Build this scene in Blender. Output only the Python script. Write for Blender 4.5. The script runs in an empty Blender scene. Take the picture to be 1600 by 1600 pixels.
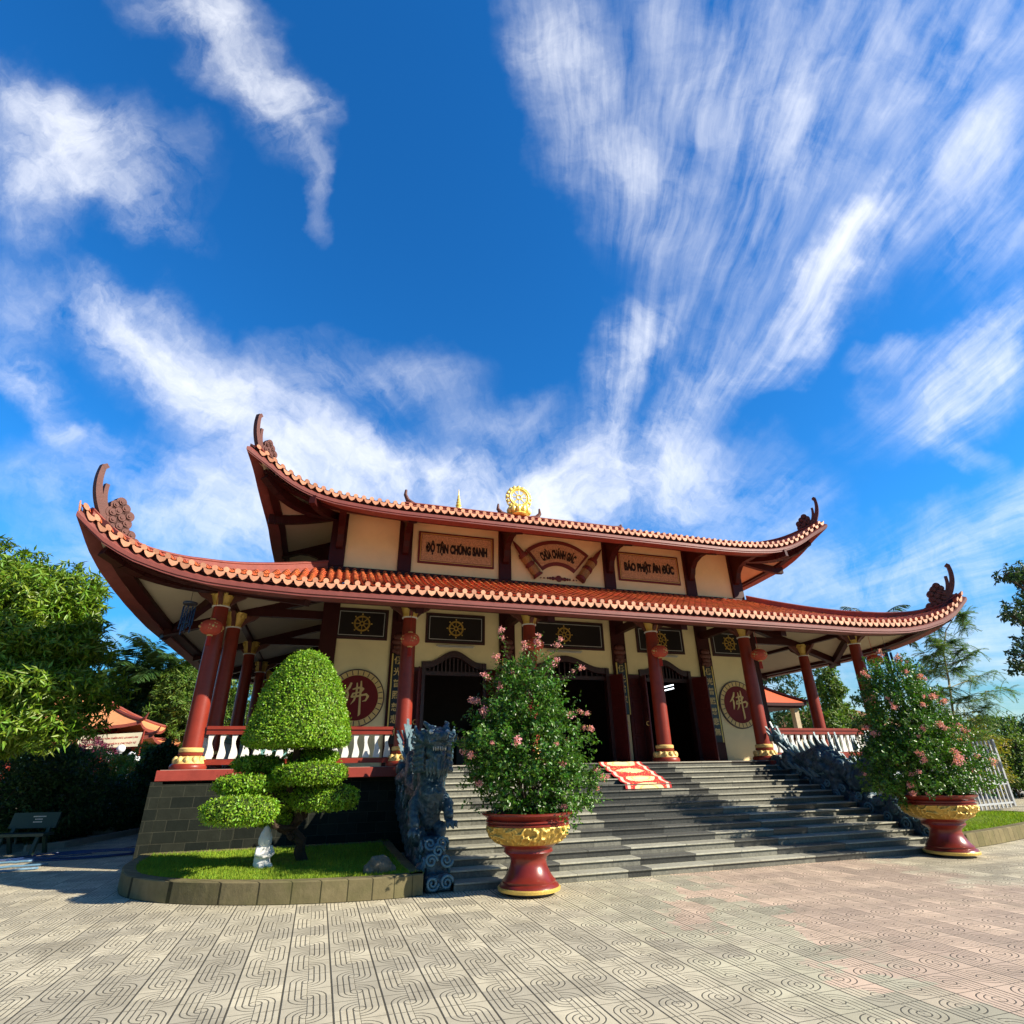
import bpy, bmesh, math, random
import numpy as np
from mathutils import Vector, Matrix, noise as mnoise

random.seed(7)
rng = np.random.default_rng(7)
scene = bpy.context.scene
COL = scene.collection
R_ = math.radians

# ------------------------------------------------------------------ camera
CAM = Vector((-7.334, -14.975, 1.73))
F_N, PITCH, ROLL, YAW = 0.8623 / 1.6, 0.4316, -0.0173, 0.3149
vF = Vector((math.sin(YAW) * math.cos(PITCH), math.cos(YAW) * math.cos(PITCH), math.sin(PITCH)))
vR0 = Vector((math.cos(YAW), -math.sin(YAW), 0))
vU0 = vR0.cross(vF)
vR = vR0 * math.cos(ROLL) + vU0 * math.sin(ROLL)
vU = vR.cross(vF)
cam_d = bpy.data.cameras.new('camera')
cam = bpy.data.objects.new('camera', cam_d)
COL.objects.link(cam)
cam_d.sensor_width = 36
cam_d.lens = 36 * F_N
cam_d.clip_end = 3000
cam.matrix_world = Matrix(((vR.x, vU.x, -vF.x, CAM.x), (vR.y, vU.y, -vF.y, CAM.y), (vR.z, vU.z, -vF.z, CAM.z), (0, 0, 0, 1)))
scene.camera = cam

# ------------------------------------------------------------------ sun, sky, exposure
SUN_AZ, SUN_EL = R_(125), R_(30)      # azimuth clockwise from +Y
sun_dir = Vector((math.sin(SUN_AZ) * math.cos(SUN_EL), math.cos(SUN_AZ) * math.cos(SUN_EL), math.sin(SUN_EL)))
sd = bpy.data.lights.new('sun', 'SUN')
sd.energy = 5.0
sd.angle = R_(0.5)
sd.color = (1.0, 0.90, 0.74)
so = bpy.data.objects.new('sun', sd)
COL.objects.link(so)
so.rotation_euler = sun_dir.to_track_quat('Z', 'Y').to_euler()
scene.view_settings.view_transform = 'Standard'
scene.view_settings.look = 'None'
scene.view_settings.gamma = 1.0
scene.view_settings.exposure = 0.88

world = bpy.data.worlds.new('World')
scene.world = world
world.use_nodes = True
NT = world.node_tree
NT.nodes.clear()


def N(t, tree=None, **kw):
    n = (tree or NT).nodes.new(t)
    for k, v in kw.items():
        setattr(n, k, v)
    return n


def lk(a, b, tree=None):
    (tree or NT).links.new(a, b)


def vmath(op, a, b=None, tree=None):
    n = N('ShaderNodeVectorMath', tree, operation=op)
    for i, s in enumerate((a, b)):
        if s is None:
            continue
        if hasattr(s, 'node'):
            lk(s, n.inputs[i], tree)
        else:
            n.inputs[i].default_value = s
    return n.outputs['Value'] if op in ('DOT_PRODUCT', 'LENGTH') else n.outputs['Vector']


def fm(op, a, b=None, c=None, tree=None, clamp=False):
    n = N('ShaderNodeMath', tree, operation=op)
    n.use_clamp = clamp
    for i, s in enumerate((a, b, c)):
        if s is None:
            continue
        if hasattr(s, 'node'):
            lk(s, n.inputs[i], tree)
        else:
            n.inputs[i].default_value = s
    return n.outputs[0]


def mixc(fac, a, b, mode='MIX', tree=None):
    n = N('ShaderNodeMix', tree, data_type='RGBA', blend_type=mode)
    for idx, s in ((0, fac), (6, a), (7, b)):
        if hasattr(s, 'node'):
            lk(s, n.inputs[idx], tree)
        else:
            n.inputs[idx].default_value = s if idx == 0 else (tuple(s) + (1,))[:4]
    return n.outputs[2]


def noise(vec, scale, detail=5, rough=.55, tree=None, dist=0, dims='3D'):
    n = N('ShaderNodeTexNoise', tree, noise_dimensions=dims)
    if vec is not None:
        lk(vec, n.inputs['Vector'], tree)
    n.inputs['Scale'].default_value = scale
    n.inputs['Detail'].default_value = detail
    n.inputs['Roughness'].default_value = rough
    n.inputs['Distortion'].default_value = dist
    return n


def build_world():
    sky = N('ShaderNodeTexSky', sky_type='NISHITA')
    sky.sun_disc = False
    sky.sun_elevation = SUN_EL
    sky.sun_rotation = SUN_AZ
    sky.air_density = 1.0
    sky.dust_density = 0.3
    sky.ozone_density = 3.0
    tc = N('ShaderNodeTexCoord')
    d = tc.outputs['Generated']
    # sky directions measured against the camera's fixed right, up and forward axes
    a = vmath('DOT_PRODUCT', d, tuple(vR))
    b = vmath('DOT_PRODUCT', d, tuple(vU))
    c = vmath('DOT_PRODUCT', d, tuple(vF))
    cc = fm('MAXIMUM', c, 0.05)
    u = fm('MULTIPLY_ADD', fm('DIVIDE', a, cc), F_N, 0.5)
    v = fm('MULTIPLY_ADD', fm('DIVIDE', b, cc), -F_N, 0.5)
    comb = N('ShaderNodeCombineXYZ')
    lk(u, comb.inputs[0]); lk(v, comb.inputs[1])
    p0 = comb.outputs[0]
    # domain warp
    w1 = noise(p0, 3.2, 4, .55)
    w1v = vmath('MULTIPLY', vmath('SUBTRACT', w1.outputs['Color'], (.5, .5, .5)), (.15, .15, 0))
    w2 = noise(p0, 14, 5, .6)
    w2v = vmath('MULTIPLY', vmath('SUBTRACT', w2.outputs['Color'], (.5, .5, .5)), (.07, .07, 0))
    p = vmath('ADD', vmath('ADD', p0, w1v), w2v)
    sx = N('ShaderNodeSeparateXYZ'); lk(p, sx.inputs[0])
    # polar streak coordinates round the point the cirrus fans out from
    s0 = N('ShaderNodeSeparateXYZ'); lk(vmath('ADD', p0, vmath('MULTIPLY', w1v, (.35, .35, 0))), s0.inputs[0])
    px = fm('SUBTRACT', s0.outputs[0], .575)
    py = fm('SUBTRACT', s0.outputs[1], .66)
    ang = fm('ARCTAN2', px, fm('MULTIPLY', py, -1))
    rad = fm('SQRT', fm('ADD', fm('MULTIPLY', px, px), fm('MULTIPLY', py, py)))
    def polar(ka, kr, sc, det, rg):
        pc = N('ShaderNodeCombineXYZ')
        lk(fm('MULTIPLY', ang, ka), pc.inputs[0]); lk(fm('MULTIPLY', rad, kr), pc.inputs[1])
        return noise(pc.outputs[0], sc, det, rg, dist=.25).outputs[0]
    st = polar(9, 3.2, 1.5, 6, .55)
    stf = polar(30, 5.5, 1.6, 8, .62)
    st2 = noise(p, 6.5, 12, .66, dist=.35).outputs[0]
    st3 = noise(p, 26, 9, .68, dist=.3).outputs[0]
    strokes = [
        (120, 235, 200, 105, 18, 1.15), (30, 300, 120, 85, 10, .8),
        (200, 330, 130, 40, 25, .7), (70, 180, 120, 50, 20, .8),
        (355, 95, 215, 78, 52, 1.1), (440, 190, 95, 60, 45, .8), (300, 10, 130, 55, 10, .8), (492, 300, 80, 30, 62, .6),
        (40, 470, 95, 75, 20, .55), (45, 590, 120, 48, 38, .95), (130, 690, 60, 30, 25, .6), (60, 760, 130, 60, 0, .3),
        (190, 500, 150, 62, 42, 1.1), (310, 590, 210, 95, 33, 1.25), (480, 690, 260, 95, 22, 1.35), (380, 780, 330, 90, 8, .95),
        (640, 760, 260, 85, 12, 1.15), (850, 790, 320, 110, 0, 1.05), (240, 850, 220, 70, 5, .75),
        (610, 570, 150, 60, 8, .52), (780, 660, 160, 50, 5, .5), (470, 560, 90, 40, 20, .4),
        (1010, 545, 105, 62, -60, 1.1), (960, 640, 170, 55, 100, 1.2), (1085, 625, 170, 48, 118, .85), (1030, 750, 230, 85, -10, 1.15),
        (1250, 500, 260, 48, -48, 1.1), (1420, 330, 250, 75, -42, .65), (1560, 260, 160, 120, -40, .75),
        (915, 170, 240, 80, 78, .78), (1000, 290, 170, 75, 76, .75), (900, 40, 130, 90, 60, .75), (1130, 150, 280, 170, 90, .56),
        (1330, 90, 300, 190, -40, .52), (1520, 60, 200, 150, -40, .5), (1190, 360, 250, 130, -55, .42),
        (1490, 590, 190, 88, -28, 1.2), (1570, 500, 110, 70, -40, 1.0), (1390, 530, 70, 30, -10, .6), (1460, 690, 110, 28, 20, .5),
        (1050, 60, 200, 90, 70, .30), (1240, 230, 260, 80, -60, .22), (1430, 180, 260, 50, -45, .42), (1540, 380, 130, 60, -30, .5), (1300, 420, 200, 40, -48, .6),
        (1600, 790, 190, 70, -25, .9), (1330, 900, 320, 85, -5, .9), (1500, 990, 260, 110, 0, 1.0), (1220, 800, 110, 60, -30, .6),
        (720, 880, 420, 110, 0, .9), (60, 900, 160, 60, 0, .35),
        (150, 1000, 180, 26, -14, .5), (1300, 1080, 400, 60, 0, .9),
    ]
    tot = None
    for (x, y, L, W, an, k) in strokes:
        m = N('ShaderNodeMapping', vector_type='TEXTURE')
        m.inputs['Location'].default_value = (x / 1600, y / 1600, 0)
        m.inputs['Rotation'].default_value = (0, 0, R_(an))
        m.inputs['Scale'].default_value = (L / 1600, W / 1600, 1)
        lk(p, m.inputs['Vector'])
        ln = vmath('LENGTH', m.outputs[0])
        mr = N('ShaderNodeMapRange', interpolation_type='SMOOTHSTEP')
        lk(ln, mr.inputs[0])
        mr.inputs[1].default_value = 1.25
        mr.inputs[2].default_value = 0.0
        mr.inputs[3].default_value = 0
        mr.inputs[4].default_value = k
        tot = mr.outputs[0] if tot is None else fm('ADD', tot, mr.outputs[0])
    rf = N('ShaderNodeMapRange'); lk(rad, rf.inputs[0]); rf.inputs[1].default_value = .16; rf.inputs[2].default_value = .42
    rs_ = N('ShaderNodeMapRange'); lk(px, rs_.inputs[0]); rs_.inputs[1].default_value = -.22; rs_.inputs[2].default_value = .02; rs_.inputs[3].default_value = .35
    k1 = fm('MULTIPLY', rf.outputs[0], rs_.outputs[0])
    fib = fm('ADD', fm('MULTIPLY', st, .66), fm('MULTIPLY', stf, .34))
    iso = fm('ADD', fm('MULTIPLY', st2, .72), fm('MULTIPLY', st3, .28))
    nz = fm('ADD', fm('MULTIPLY', fib, fm('MULTIPLY', k1, .62)), fm('MULTIPLY', iso, fm('SUBTRACT', 1.0, fm('MULTIPLY', k1, .62))))
    nz = fm('MAXIMUM', fm('MULTIPLY_ADD', nz, 5.2, -1.95), 0)
    tt = fm('MINIMUM', tot, 1.5)
    # thin veil where the bank is weak, torn wisps at its edge, dense core
    dens = fm('MULTIPLY', fm('MULTIPLY', tt, fm('POWER', nz, 1.5)), .74)
    dens = fm('ADD', dens, fm('MULTIPLY', fm('MAXIMUM', fm('SUBTRACT', tt, .85), 0), .30))
    dens = fm('SUBTRACT', 1.0, fm('POWER', 2.718, fm('MULTIPLY', dens, -1.0)))
    dens = fm('MULTIPLY', dens, .97, clamp=True)
    # elsewhere in the sky: plain scattered cirrus
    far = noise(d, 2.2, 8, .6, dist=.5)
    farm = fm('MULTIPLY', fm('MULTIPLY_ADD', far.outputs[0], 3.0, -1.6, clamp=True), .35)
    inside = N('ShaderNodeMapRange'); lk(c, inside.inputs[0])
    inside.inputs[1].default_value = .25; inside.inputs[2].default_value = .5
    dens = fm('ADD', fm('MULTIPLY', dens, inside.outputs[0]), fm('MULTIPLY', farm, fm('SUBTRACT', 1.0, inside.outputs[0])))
    hs = N('ShaderNodeHueSaturation')
    hs.inputs['Saturation'].default_value = 1.28
    hs.inputs['Value'].default_value = 1.0
    hs.inputs['Hue'].default_value = .5
    lk(sky.outputs[0], hs.inputs['Color'])
    blue = mixc(1.0, hs.outputs[0], (.40, 1.02, 1.30), 'MULTIPLY')
    # sky outside the camera view dimmed to cut fill light on the scene
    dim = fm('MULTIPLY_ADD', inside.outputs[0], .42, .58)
    dz = N('ShaderNodeSeparateXYZ'); lk(d, dz.inputs[0])
    hz = N('ShaderNodeMapRange', interpolation_type='SMOOTHSTEP'); lk(dz.outputs[2], hz.inputs[0])
    hz.inputs[1].default_value = -.02; hz.inputs[2].default_value = .36
    blue = mixc(1.0, blue, mixc(hz.outputs[0], (.72, .50, .44), (1, 1, 1)), 'MULTIPLY')
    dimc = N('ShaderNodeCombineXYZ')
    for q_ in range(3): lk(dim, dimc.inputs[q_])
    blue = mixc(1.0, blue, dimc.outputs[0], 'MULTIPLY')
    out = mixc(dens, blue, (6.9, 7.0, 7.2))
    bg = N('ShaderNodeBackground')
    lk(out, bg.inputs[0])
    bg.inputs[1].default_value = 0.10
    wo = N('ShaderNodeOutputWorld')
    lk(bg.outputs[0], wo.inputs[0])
    world.cycles.sampling_method = 'MANUAL'
    world.cycles.sample_map_resolution = 512


build_world()
scene.cycles.max_bounces = 6
scene.cycles.diffuse_bounces = 3
scene.cycles.glossy_bounces = 2
scene.cycles.transmission_bounces = 3
scene.cycles.transparent_max_bounces = 4

# ------------------------------------------------------------------ materials
MATS = {}


def mat(name, col, rough=.6, spec=.5, var=.15, nscale=6, bump=0, bscale=60, metal=0, coat=0, dirt=0, island=0, trans=0, hue=0.0):
    if name in MATS:
        return MATS[name]
    m = bpy.data.materials.new(name)
    m.use_nodes = True
    t = m.node_tree
    bs = t.nodes['Principled BSDF']
    bs.inputs['Roughness'].default_value = rough
    bs.inputs['Specular IOR Level'].default_value = spec
    bs.inputs['Metallic'].default_value = metal
    bs.inputs['Coat Weight'].default_value = coat
    tc = N('ShaderNodeTexCoord', t)
    c = None
    base = (*col, 1)
    nz = noise(tc.outputs['Object'], nscale, 6, .6, t)
    lo = tuple(x * (1 - var * 1.6) for x in col)
    hi = tuple(min(1, x * (1 + var * 1.3)) for x in col)
    c = mixc(nz.outputs[0], lo, hi, tree=t)
    if dirt:
        dn = noise(tc.outputs['Object'], 1.3, 9, .7, t, dist=.6)
        dm = fm('MULTIPLY_ADD', dn.outputs[0], 3.2, -1.5, tree=t, clamp=True)
        c = mixc(fm('MULTIPLY', dm, dirt, tree=t), c, tuple(x * .45 for x in col), tree=t)
    if island:
        g = N('ShaderNodeNewGeometry', t)
        hs = N('ShaderNodeHueSaturation', t)
        lk(c, hs.inputs['Color'], t)
        ri = g.outputs['Random Per Island']
        lk(fm('MULTIPLY_ADD', ri, island * 2, 1 - island, tree=t), hs.inputs['Value'], t)
        if hue:
            r2 = fm('FRACT', fm('MULTIPLY', ri, 17.3, tree=t), tree=t)
            lk(fm('MULTIPLY_ADD', r2, hue * 2, .5 - hue, tree=t), hs.inputs['Hue'], t)
        c = hs.outputs[0]
    lk(c, bs.inputs['Base Color'], t)
    if bump:
        bn = noise(tc.outputs['Object'], bscale, 5, .6, t)
        b = N('ShaderNodeBump', t)
        b.inputs['Strength'].default_value = bump
        b.inputs['Distance'].default_value = .02
        lk(bn.outputs[0], b.inputs['Height'], t)
        lk(b.outputs[0], bs.inputs['Normal'], t)
    if trans:
        tr = N('ShaderNodeBsdfTranslucent', t)
        tcx = mixc(1.0, c, (1.2, 1.25, .5), 'MULTIPLY', tree=t)
        lk(tcx, tr.inputs[0], t)
        ms = N('ShaderNodeMixShader', t)
        ms.inputs[0].default_value = trans
        lk(bs.outputs[0], ms.inputs[1], t)
        lk(tr.outputs[0], ms.inputs[2], t)
        lk(ms.outputs[0], t.nodes['Material Output'].inputs[0], t)
    MATS[name] = m
    return m


M_RED = mat('red_column_paint', (.24, .030, .016), .38, .35, .25, 4, bump=.06, bscale=25, dirt=.5)
M_TRIM = mat('maroon_trim', (.042, .007, .006), .5, .2, .2, 5, dirt=.3)
M_FASC = mat('fascia_mauve', (.20, .052, .042), .5, .4, .2, 5, bump=.15, dirt=.35)
M_LIP = mat('terrace_lip_red', (.30, .045, .03), .5, .4, .25, 4, bump=.2, dirt=.5)
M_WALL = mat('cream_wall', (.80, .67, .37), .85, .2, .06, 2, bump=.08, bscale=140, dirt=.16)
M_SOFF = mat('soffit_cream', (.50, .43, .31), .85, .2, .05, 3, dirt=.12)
M_TILE = mat('roof_tile', (.58, .125, .040), .55, .4, .3, 7, bump=.25, bscale=50, dirt=.6, island=.24, hue=.008)
M_TEND = mat('roof_tile_end_sunlit', (.64, .29, .17), .6, .4, .2, 12, bump=.2, bscale=50, dirt=.5, island=.26)  # paler than the tiles: sun on the eave ends painted into the colour
M_RIDGE = mat('ridge_plaster', (.24, .052, .035), .6, .4, .25, 6, bump=.3, dirt=.4)
M_HORN = mat('horn_plaster', (.11, .032, .022), .6, .4, .3, 8, bump=.5, bscale=40, dirt=.3)
M_GOLD = mat('gold_paint', (.50, .31, .055), .34, .6, .3, 14, metal=.35, bump=.4, bscale=60, dirt=.35)
M_GOLDB = mat('bright_gold', (.85, .68, .16), .35, .6, .15, 12, metal=.2)
M_GOLDW = mat('pale_gold', (.72, .50, .17), .5, .5, .2, 14, bump=.3, dirt=.3)
M_BLACK = mat('black_panel', (.010, .007, .007), .3, .5, .1, 5)
M_WHITE = mat('white_paint', (.78, .77, .72), .6, .3, .08, 8, dirt=.25)
M_LINE = mat('panel_line', (.55, .54, .5), .6, .3, .05, 8)
M_DOOR = mat('door_wood', (.085, .008, .007), .45, .5, .35, 10, bump=.6, bscale=26, dirt=.35)
M_CARVE = mat('carved_wood', (.12, .03, .02), .5, .5, .5, 16, bump=.9, bscale=35)
M_MOSAIC = mat('board_field', (.50, .30, .16), .6, .3, .6, 26, bump=.4, bscale=90)
M_STONE = None
M_ROCK = mat('garden_rock', (.16, .14, .10), .9, .2, .5, 8, bump=.8, bscale=20)
M_BARK = mat('bark', (.055, .038, .026), .9, .2, .4, 12, bump=.8, bscale=30)
M_SOIL = mat('soil', (.05, .035, .02), .95, .1, .4, 9, bump=.6)
M_LANT = mat('lantern_paper', (.66, .12, .075), .55, .3, .2, 14, trans=.35)
M_METAL = mat('grey_metal', (.36, .38, .40), .45, .5, .15, 6)
M_BLUE = mat('hose_blue', (.02, .05, .16), .35, .5, .1, 6)
M_LBLUE = mat('pipe_pale_blue', (.10, .20, .30), .4, .5, .1, 6)
M_CONC = mat('pale_concrete', (.34, .32, .27), .9, .2, .2, 8, bump=.3, dirt=.4)
M_GLAZE = mat('dragon_glaze', (.022, .058, .082), .36, .6, .75, 9, bump=.9, bscale=26, dirt=.4)
M_PLAST = mat('white_plaster', (.82, .81, .77), .7, .3, .04, 6, bump=.2)
M_POT = mat('pot_red', (.185, .020, .013), .3, .45, .3, 5, bump=.05, bscale=20, coat=.1, dirt=.55)
M_OR = mat('distant_orange_tile', (.66, .27, .11), .7, .3, .12, 5, bump=.5, bscale=8)
M_GLOBE = mat('lamp_globe', (.8, .82, .85), .3, .5, .02, 3)
def edge_highlights(m, edge, lo=.50, hi=.57, k=.8):  # paints raised edges a lighter colour, as highlights
    t = m.node_tree; bs = t.nodes['Principled BSDF']
    src = bs.inputs['Base Color'].links[0].from_socket
    g = N('ShaderNodeNewGeometry', t)
    mr = N('ShaderNodeMapRange', t); lk(g.outputs['Pointiness'], mr.inputs[0], t)
    mr.inputs[1].default_value = lo; mr.inputs[2].default_value = hi; mr.inputs[4].default_value = k
    lk(mixc(mr.outputs[0], src, edge, tree=t), bs.inputs['Base Color'], t)


edge_highlights(M_GLAZE, (.11, .20, .23), .51, .59, .6)
edge_highlights(M_GOLD, (.80, .56, .14), .50, .56, .7)
# foliage
L_TOPI = mat('leaf_topiary', (.21, .38, .020), .42, .5, .3, 4, island=.35, trans=.3, hue=.025)
L_SHRUB = mat('leaf_shrub', (.072, .175, .018), .38, .55, .25, 3, island=.6, trans=.30, hue=.03)
L_TREE = mat('leaf_broad', (.145, .25, .018), .4, .5, .25, 1.2, island=.4, trans=.28, hue=.03)
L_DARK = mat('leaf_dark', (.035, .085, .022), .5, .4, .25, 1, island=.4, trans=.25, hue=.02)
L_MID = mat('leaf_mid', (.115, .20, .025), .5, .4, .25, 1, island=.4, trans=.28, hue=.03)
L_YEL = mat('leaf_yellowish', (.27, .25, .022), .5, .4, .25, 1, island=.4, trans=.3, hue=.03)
L_PALM = mat('leaf_palm', (.055, .12, .03), .45, .5, .2, 1, island=.3, trans=.22, hue=.02)
L_FINE = mat('leaf_feathery', (.12, .23, .06), .5, .4, .2, 1, island=.3, trans=.35, hue=.03)
L_MAG = mat('leaf_magenta', (.17, .03, .07), .5, .4, .3, 2, island=.4, trans=.3, hue=.03)
L_PINK = mat('petal_pink', (.82, .36, .38), .6, .3, .2, 8, island=.25, trans=.3, hue=.02)
L_GRASS = mat('grass_blade', (.27, .40, .03), .6, .3, .25, 1.5, island=.35, trans=.3, hue=.03)


def stone_blocks(name, c1, c2, cm, sx, sz, moss=0, vert=False):
    m = bpy.data.materials.new(name)
    m.use_nodes = True
    t = m.node_tree
    bs = t.nodes['Principled BSDF']
    bs.inputs['Roughness'].default_value = .85
    bs.inputs['Specular IOR Level'].default_value = .12
    tc = N('ShaderNodeTexCoord', t)
    sp = N('ShaderNodeSeparateXYZ', t)
    lk(tc.outputs['Object'], sp.inputs[0], t)
    cb = N('ShaderNodeCombineXYZ', t)
    h = fm('ADD', sp.outputs[0], sp.outputs[1], tree=t)
    lk(h, cb.inputs[0], t)
    lk(sp.outputs[2], cb.inputs[1], t)
    br = N('ShaderNodeTexBrick', t)
    lk(cb.outputs[0], br.inputs[0], t)
    br.inputs['Scale'].default_value = 1
    br.inputs['Brick Width'].default_value = sx
    br.inputs['Row Height'].default_value = sz
    br.inputs['Mortar Size'].default_value = .008
    br.inputs['Color1'].default_value = (*c1, 1)
    br.inputs['Color2'].default_value = (*c2, 1)
    br.inputs['Mortar'].default_value = (*cm, 1)
    nz = noise(tc.outputs['Object'], 5, 8, .65, t)
    c = mixc(.75, br.outputs[0], mixc(nz.outputs[0], (.35, .35, .35), (1.35, 1.35, 1.35), tree=t), 'MULTIPLY', tree=t)
    if moss:
        n2 = noise(tc.outputs['Object'], 2.3, 7, .7, t)
        mk = fm('MULTIPLY_ADD', n2.outputs[0], 4, -1.9, tree=t, clamp=True)
        c = mixc(fm('MULTIPLY', mk, moss, tree=t), c, (.09, .10, .03), tree=t)
    lk(c, bs.inputs['Base Color'], t)
    b = N('ShaderNodeBump', t)
    b.inputs['Strength'].default_value = .6
    b.inputs['Distance'].default_value = .02
    lk(fm('ADD', nz.outputs[0], fm('MULTIPLY', br.outputs['Fac'], -1.2, tree=t), tree=t), b.inputs['Height'], t)
    lk(b.outputs[0], bs.inputs['Normal'], t)
    MATS[name] = m
    return m


M_STONE = stone_blocks('terrace_stone', (.012, .016, .013), (.026, .029, .021), (.045, .047, .034), .42, .21)
M_KERB = stone_blocks('kerb_stone', (.17, .145, .075), (.23, .19, .10), (.05, .045, .025), .31, .6, moss=.45)


def paver_material():
    m = bpy.data.materials.new('plaza_pavers')
    m.use_nodes = True
    t = m.node_tree
    bs = t.nodes['Principled BSDF']
    bs.inputs['Roughness'].default_value = .75
    bs.inputs['Specular IOR Level'].default_value = .35
    tc = N('ShaderNodeTexCoord', t)
    P = tc.outputs['Object']
    sp = N('ShaderNodeSeparateXYZ', t)
    lk(P, sp.inputs[0], t)
    T = .4
    f = lambda *a, **k: fm(*a, tree=t, **k)
    U = f('DIVIDE', f('ADD', sp.outputs[0], .0), T)
    V = f('DIVIDE', f('ADD', sp.outputs[1], .03), T)
    u = f('SUBTRACT', f('FRACT', f('ADD', U, .5 + .025)), .5)       # -0.5 .. 0.5, joint at +-0.5
    # stadium distances for the left and right half of each column
    wl = f('SUBTRACT', f('MODULO', f('ADD', V, 400.5), 2.0), .5)
    wr = f('SUBTRACT', f('MODULO', f('ADD', V, 401.5), 2.0), .5)
    isr = f('GREATER_THAN', u, 0.0)
    w = f('ADD', f('MULTIPLY', wr, isr), f('MULTIPLY', wl, f('SUBTRACT', 1.0, isr)))
    cw = f('MINIMUM', f('MAXIMUM', w, 0.0), 1.0)
    dw = f('SUBTRACT', w, cw)
    d = f('SQRT', f('ADD', f('MULTIPLY', u, u), f('MULTIPLY', dw, dw)))
    rings = f('ABSOLUTE', f('SUBTRACT', f('FRACT', f('DIVIDE', d, .125)), .5))   # 0.5 at ring
    rl = f('SUBTRACT', .5, rings)                                                 # 0 at ring, units of .125 T
    rl = f('MULTIPLY', rl, .125)
    rl = f('ADD', rl, f('MULTIPLY', f('GREATER_THAN', d, .47), .5))
    vn = f('SUBTRACT', f('FRACT', f('ADD', V, .5)), .5)
    rc = f('ABSOLUTE', f('SUBTRACT', f('SQRT', f('ADD', f('MULTIPLY', u, u), f('MULTIPLY', vn, vn))), .125))
    g1 = f('MINIMUM', rl, rc)
    joint = f('SUBTRACT', .5, f('ABSOLUTE', u))
    vj = f('ABSOLUTE', vn)
    vj = f('SUBTRACT', .5, vj)
    wob = noise(P, 30, 3, .6, t)
    wv = f('MULTIPLY_ADD', wob.outputs[0], .016, -.008)
    g1 = f('ADD', g1, wv)
    # widths (fraction of tile): grooves 0.011, long joints 0.016, cross joints 0.008
    def line(dist, wd, soft=.010):
        mr = N('ShaderNodeMapRange', t, interpolation_type='SMOOTHSTEP')
        lk(dist, mr.inputs[0], t)
        mr.inputs[1].default_value = wd
        mr.inputs[2].default_value = wd + soft
        mr.inputs[3].default_value = 1
        mr.inputs[4].default_value = 0
        return mr.outputs[0]
    L1 = line(g1, .009)
    L2 = line(f('ADD', joint, f('MULTIPLY', wv, .5)), .015)
    L3 = f('MULTIPLY', line(vj, .008), .75)
    gro = f('MAXIMUM', f('MULTIPLY', L1, .9), f('MAXIMUM', L2, L3))
    # per tile tone
    cu = f('FLOOR', f('ADD', U, .525)); cv = f('FLOOR', f('ADD', V, .0))
    cb = N('ShaderNodeCombineXYZ', t)
    lk(cu, cb.inputs[0], t); lk(cv, cb.inputs[1], t)
    wn = N('ShaderNodeTexWhiteNoise', t, noise_dimensions='2D')
    lk(cb.outputs[0], wn.inputs['Vector'], t)
    big = noise(P, .35, 6, .6, t, dist=.6)
    mid = noise(P, 2.2, 8, .65, t)
    fine = noise(P, 90, 4, .7, t)
    # batches of tiles: grey beige, pinkish on the right, faint green between
    rx = f('ADD', sp.outputs[0], f('MULTIPLY', f('SUBTRACT', big.outputs[0], .5), 6.5))
    rx2 = f('ADD', f('FLOOR', f('DIVIDE', rx, .4)), f('MULTIPLY', wn.outputs[0], 2.6))
    def ramp(x, a, b):
        mr = N('ShaderNodeMapRange', t)
        lk(x, mr.inputs[0], t)
        mr.inputs[1].default_value = a; mr.inputs[2].default_value = b
        return mr.outputs[0]
    pink = f('MULTIPLY', ramp(rx2, -4.7, -3.6), f('SUBTRACT', 1.0, ramp(rx2, 5.0, 8.0)))
    pink = f('MULTIPLY', pink, f('MULTIPLY_ADD', mid.outputs[0], .5, .65))
    green = f('MULTIPLY', ramp(rx2, -8.0, -5.5), f('SUBTRACT', 1.0, ramp(rx2, -4.7, -3.9)))
    c = mixc(mid.outputs[0], (.36, .32, .225), (.70, .635, .47), tree=t)
    c = mixc(f('MULTIPLY', green, .30), c, (.44, .45, .30), tree=t)
    c = mixc(f('MINIMUM', pink, .62), c, (.60, .41, .31), tree=t)
    c = mixc(1.0, c, mixc(wn.outputs[0], (.74, .74, .75), (1.14, 1.13, 1.10), tree=t), 'MULTIPLY', tree=t)
    c = mixc(.7, c, mixc(fine.outputs[0], (.55, .55, .55), (1.42, 1.42, 1.42), tree=t), 'MULTIPLY', tree=t)
    st = noise(P, .9, 9, .72, t, dist=.8)
    sm = f('MULTIPLY_ADD', st.outputs[0], 5, -2.6, clamp=True)
    c = mixc(f('MULTIPLY', sm, .55), c, (.22, .19, .13), tree=t)
    # wheel-worn and wet-looking runs, scattered chips
    wr_ = noise(vmath('MULTIPLY', P, (.25, 1.6, 1), tree=t), .8, 7, .7, t, dist=.4)
    wm = f('MULTIPLY_ADD', wr_.outputs[0], 4.5, -2.45, clamp=True)
    c = mixc(f('MULTIPLY', wm, .40), c, (.20, .17, .12), tree=t)
    chv = N('ShaderNodeTexVoronoi', t); lk(P, chv.inputs['Vector'], t); chv.inputs['Scale'].default_value = 9
    cm_ = f('LESS_THAN', chv.outputs['Distance'], f('MULTIPLY_ADD', mid.outputs[0], .30, -.10))
    c = mixc(f('MULTIPLY', cm_, .35), c, (.80, .74, .60), tree=t)
    c = mixc(f('MULTIPLY', gro, .93), c, (.045, .04, .028), tree=t)
    lk(c, bs.inputs['Base Color'], t)
    b = N('ShaderNodeBump', t)
    b.inputs['Strength'].default_value = .55
    b.inputs['Distance'].default_value = .006
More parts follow.
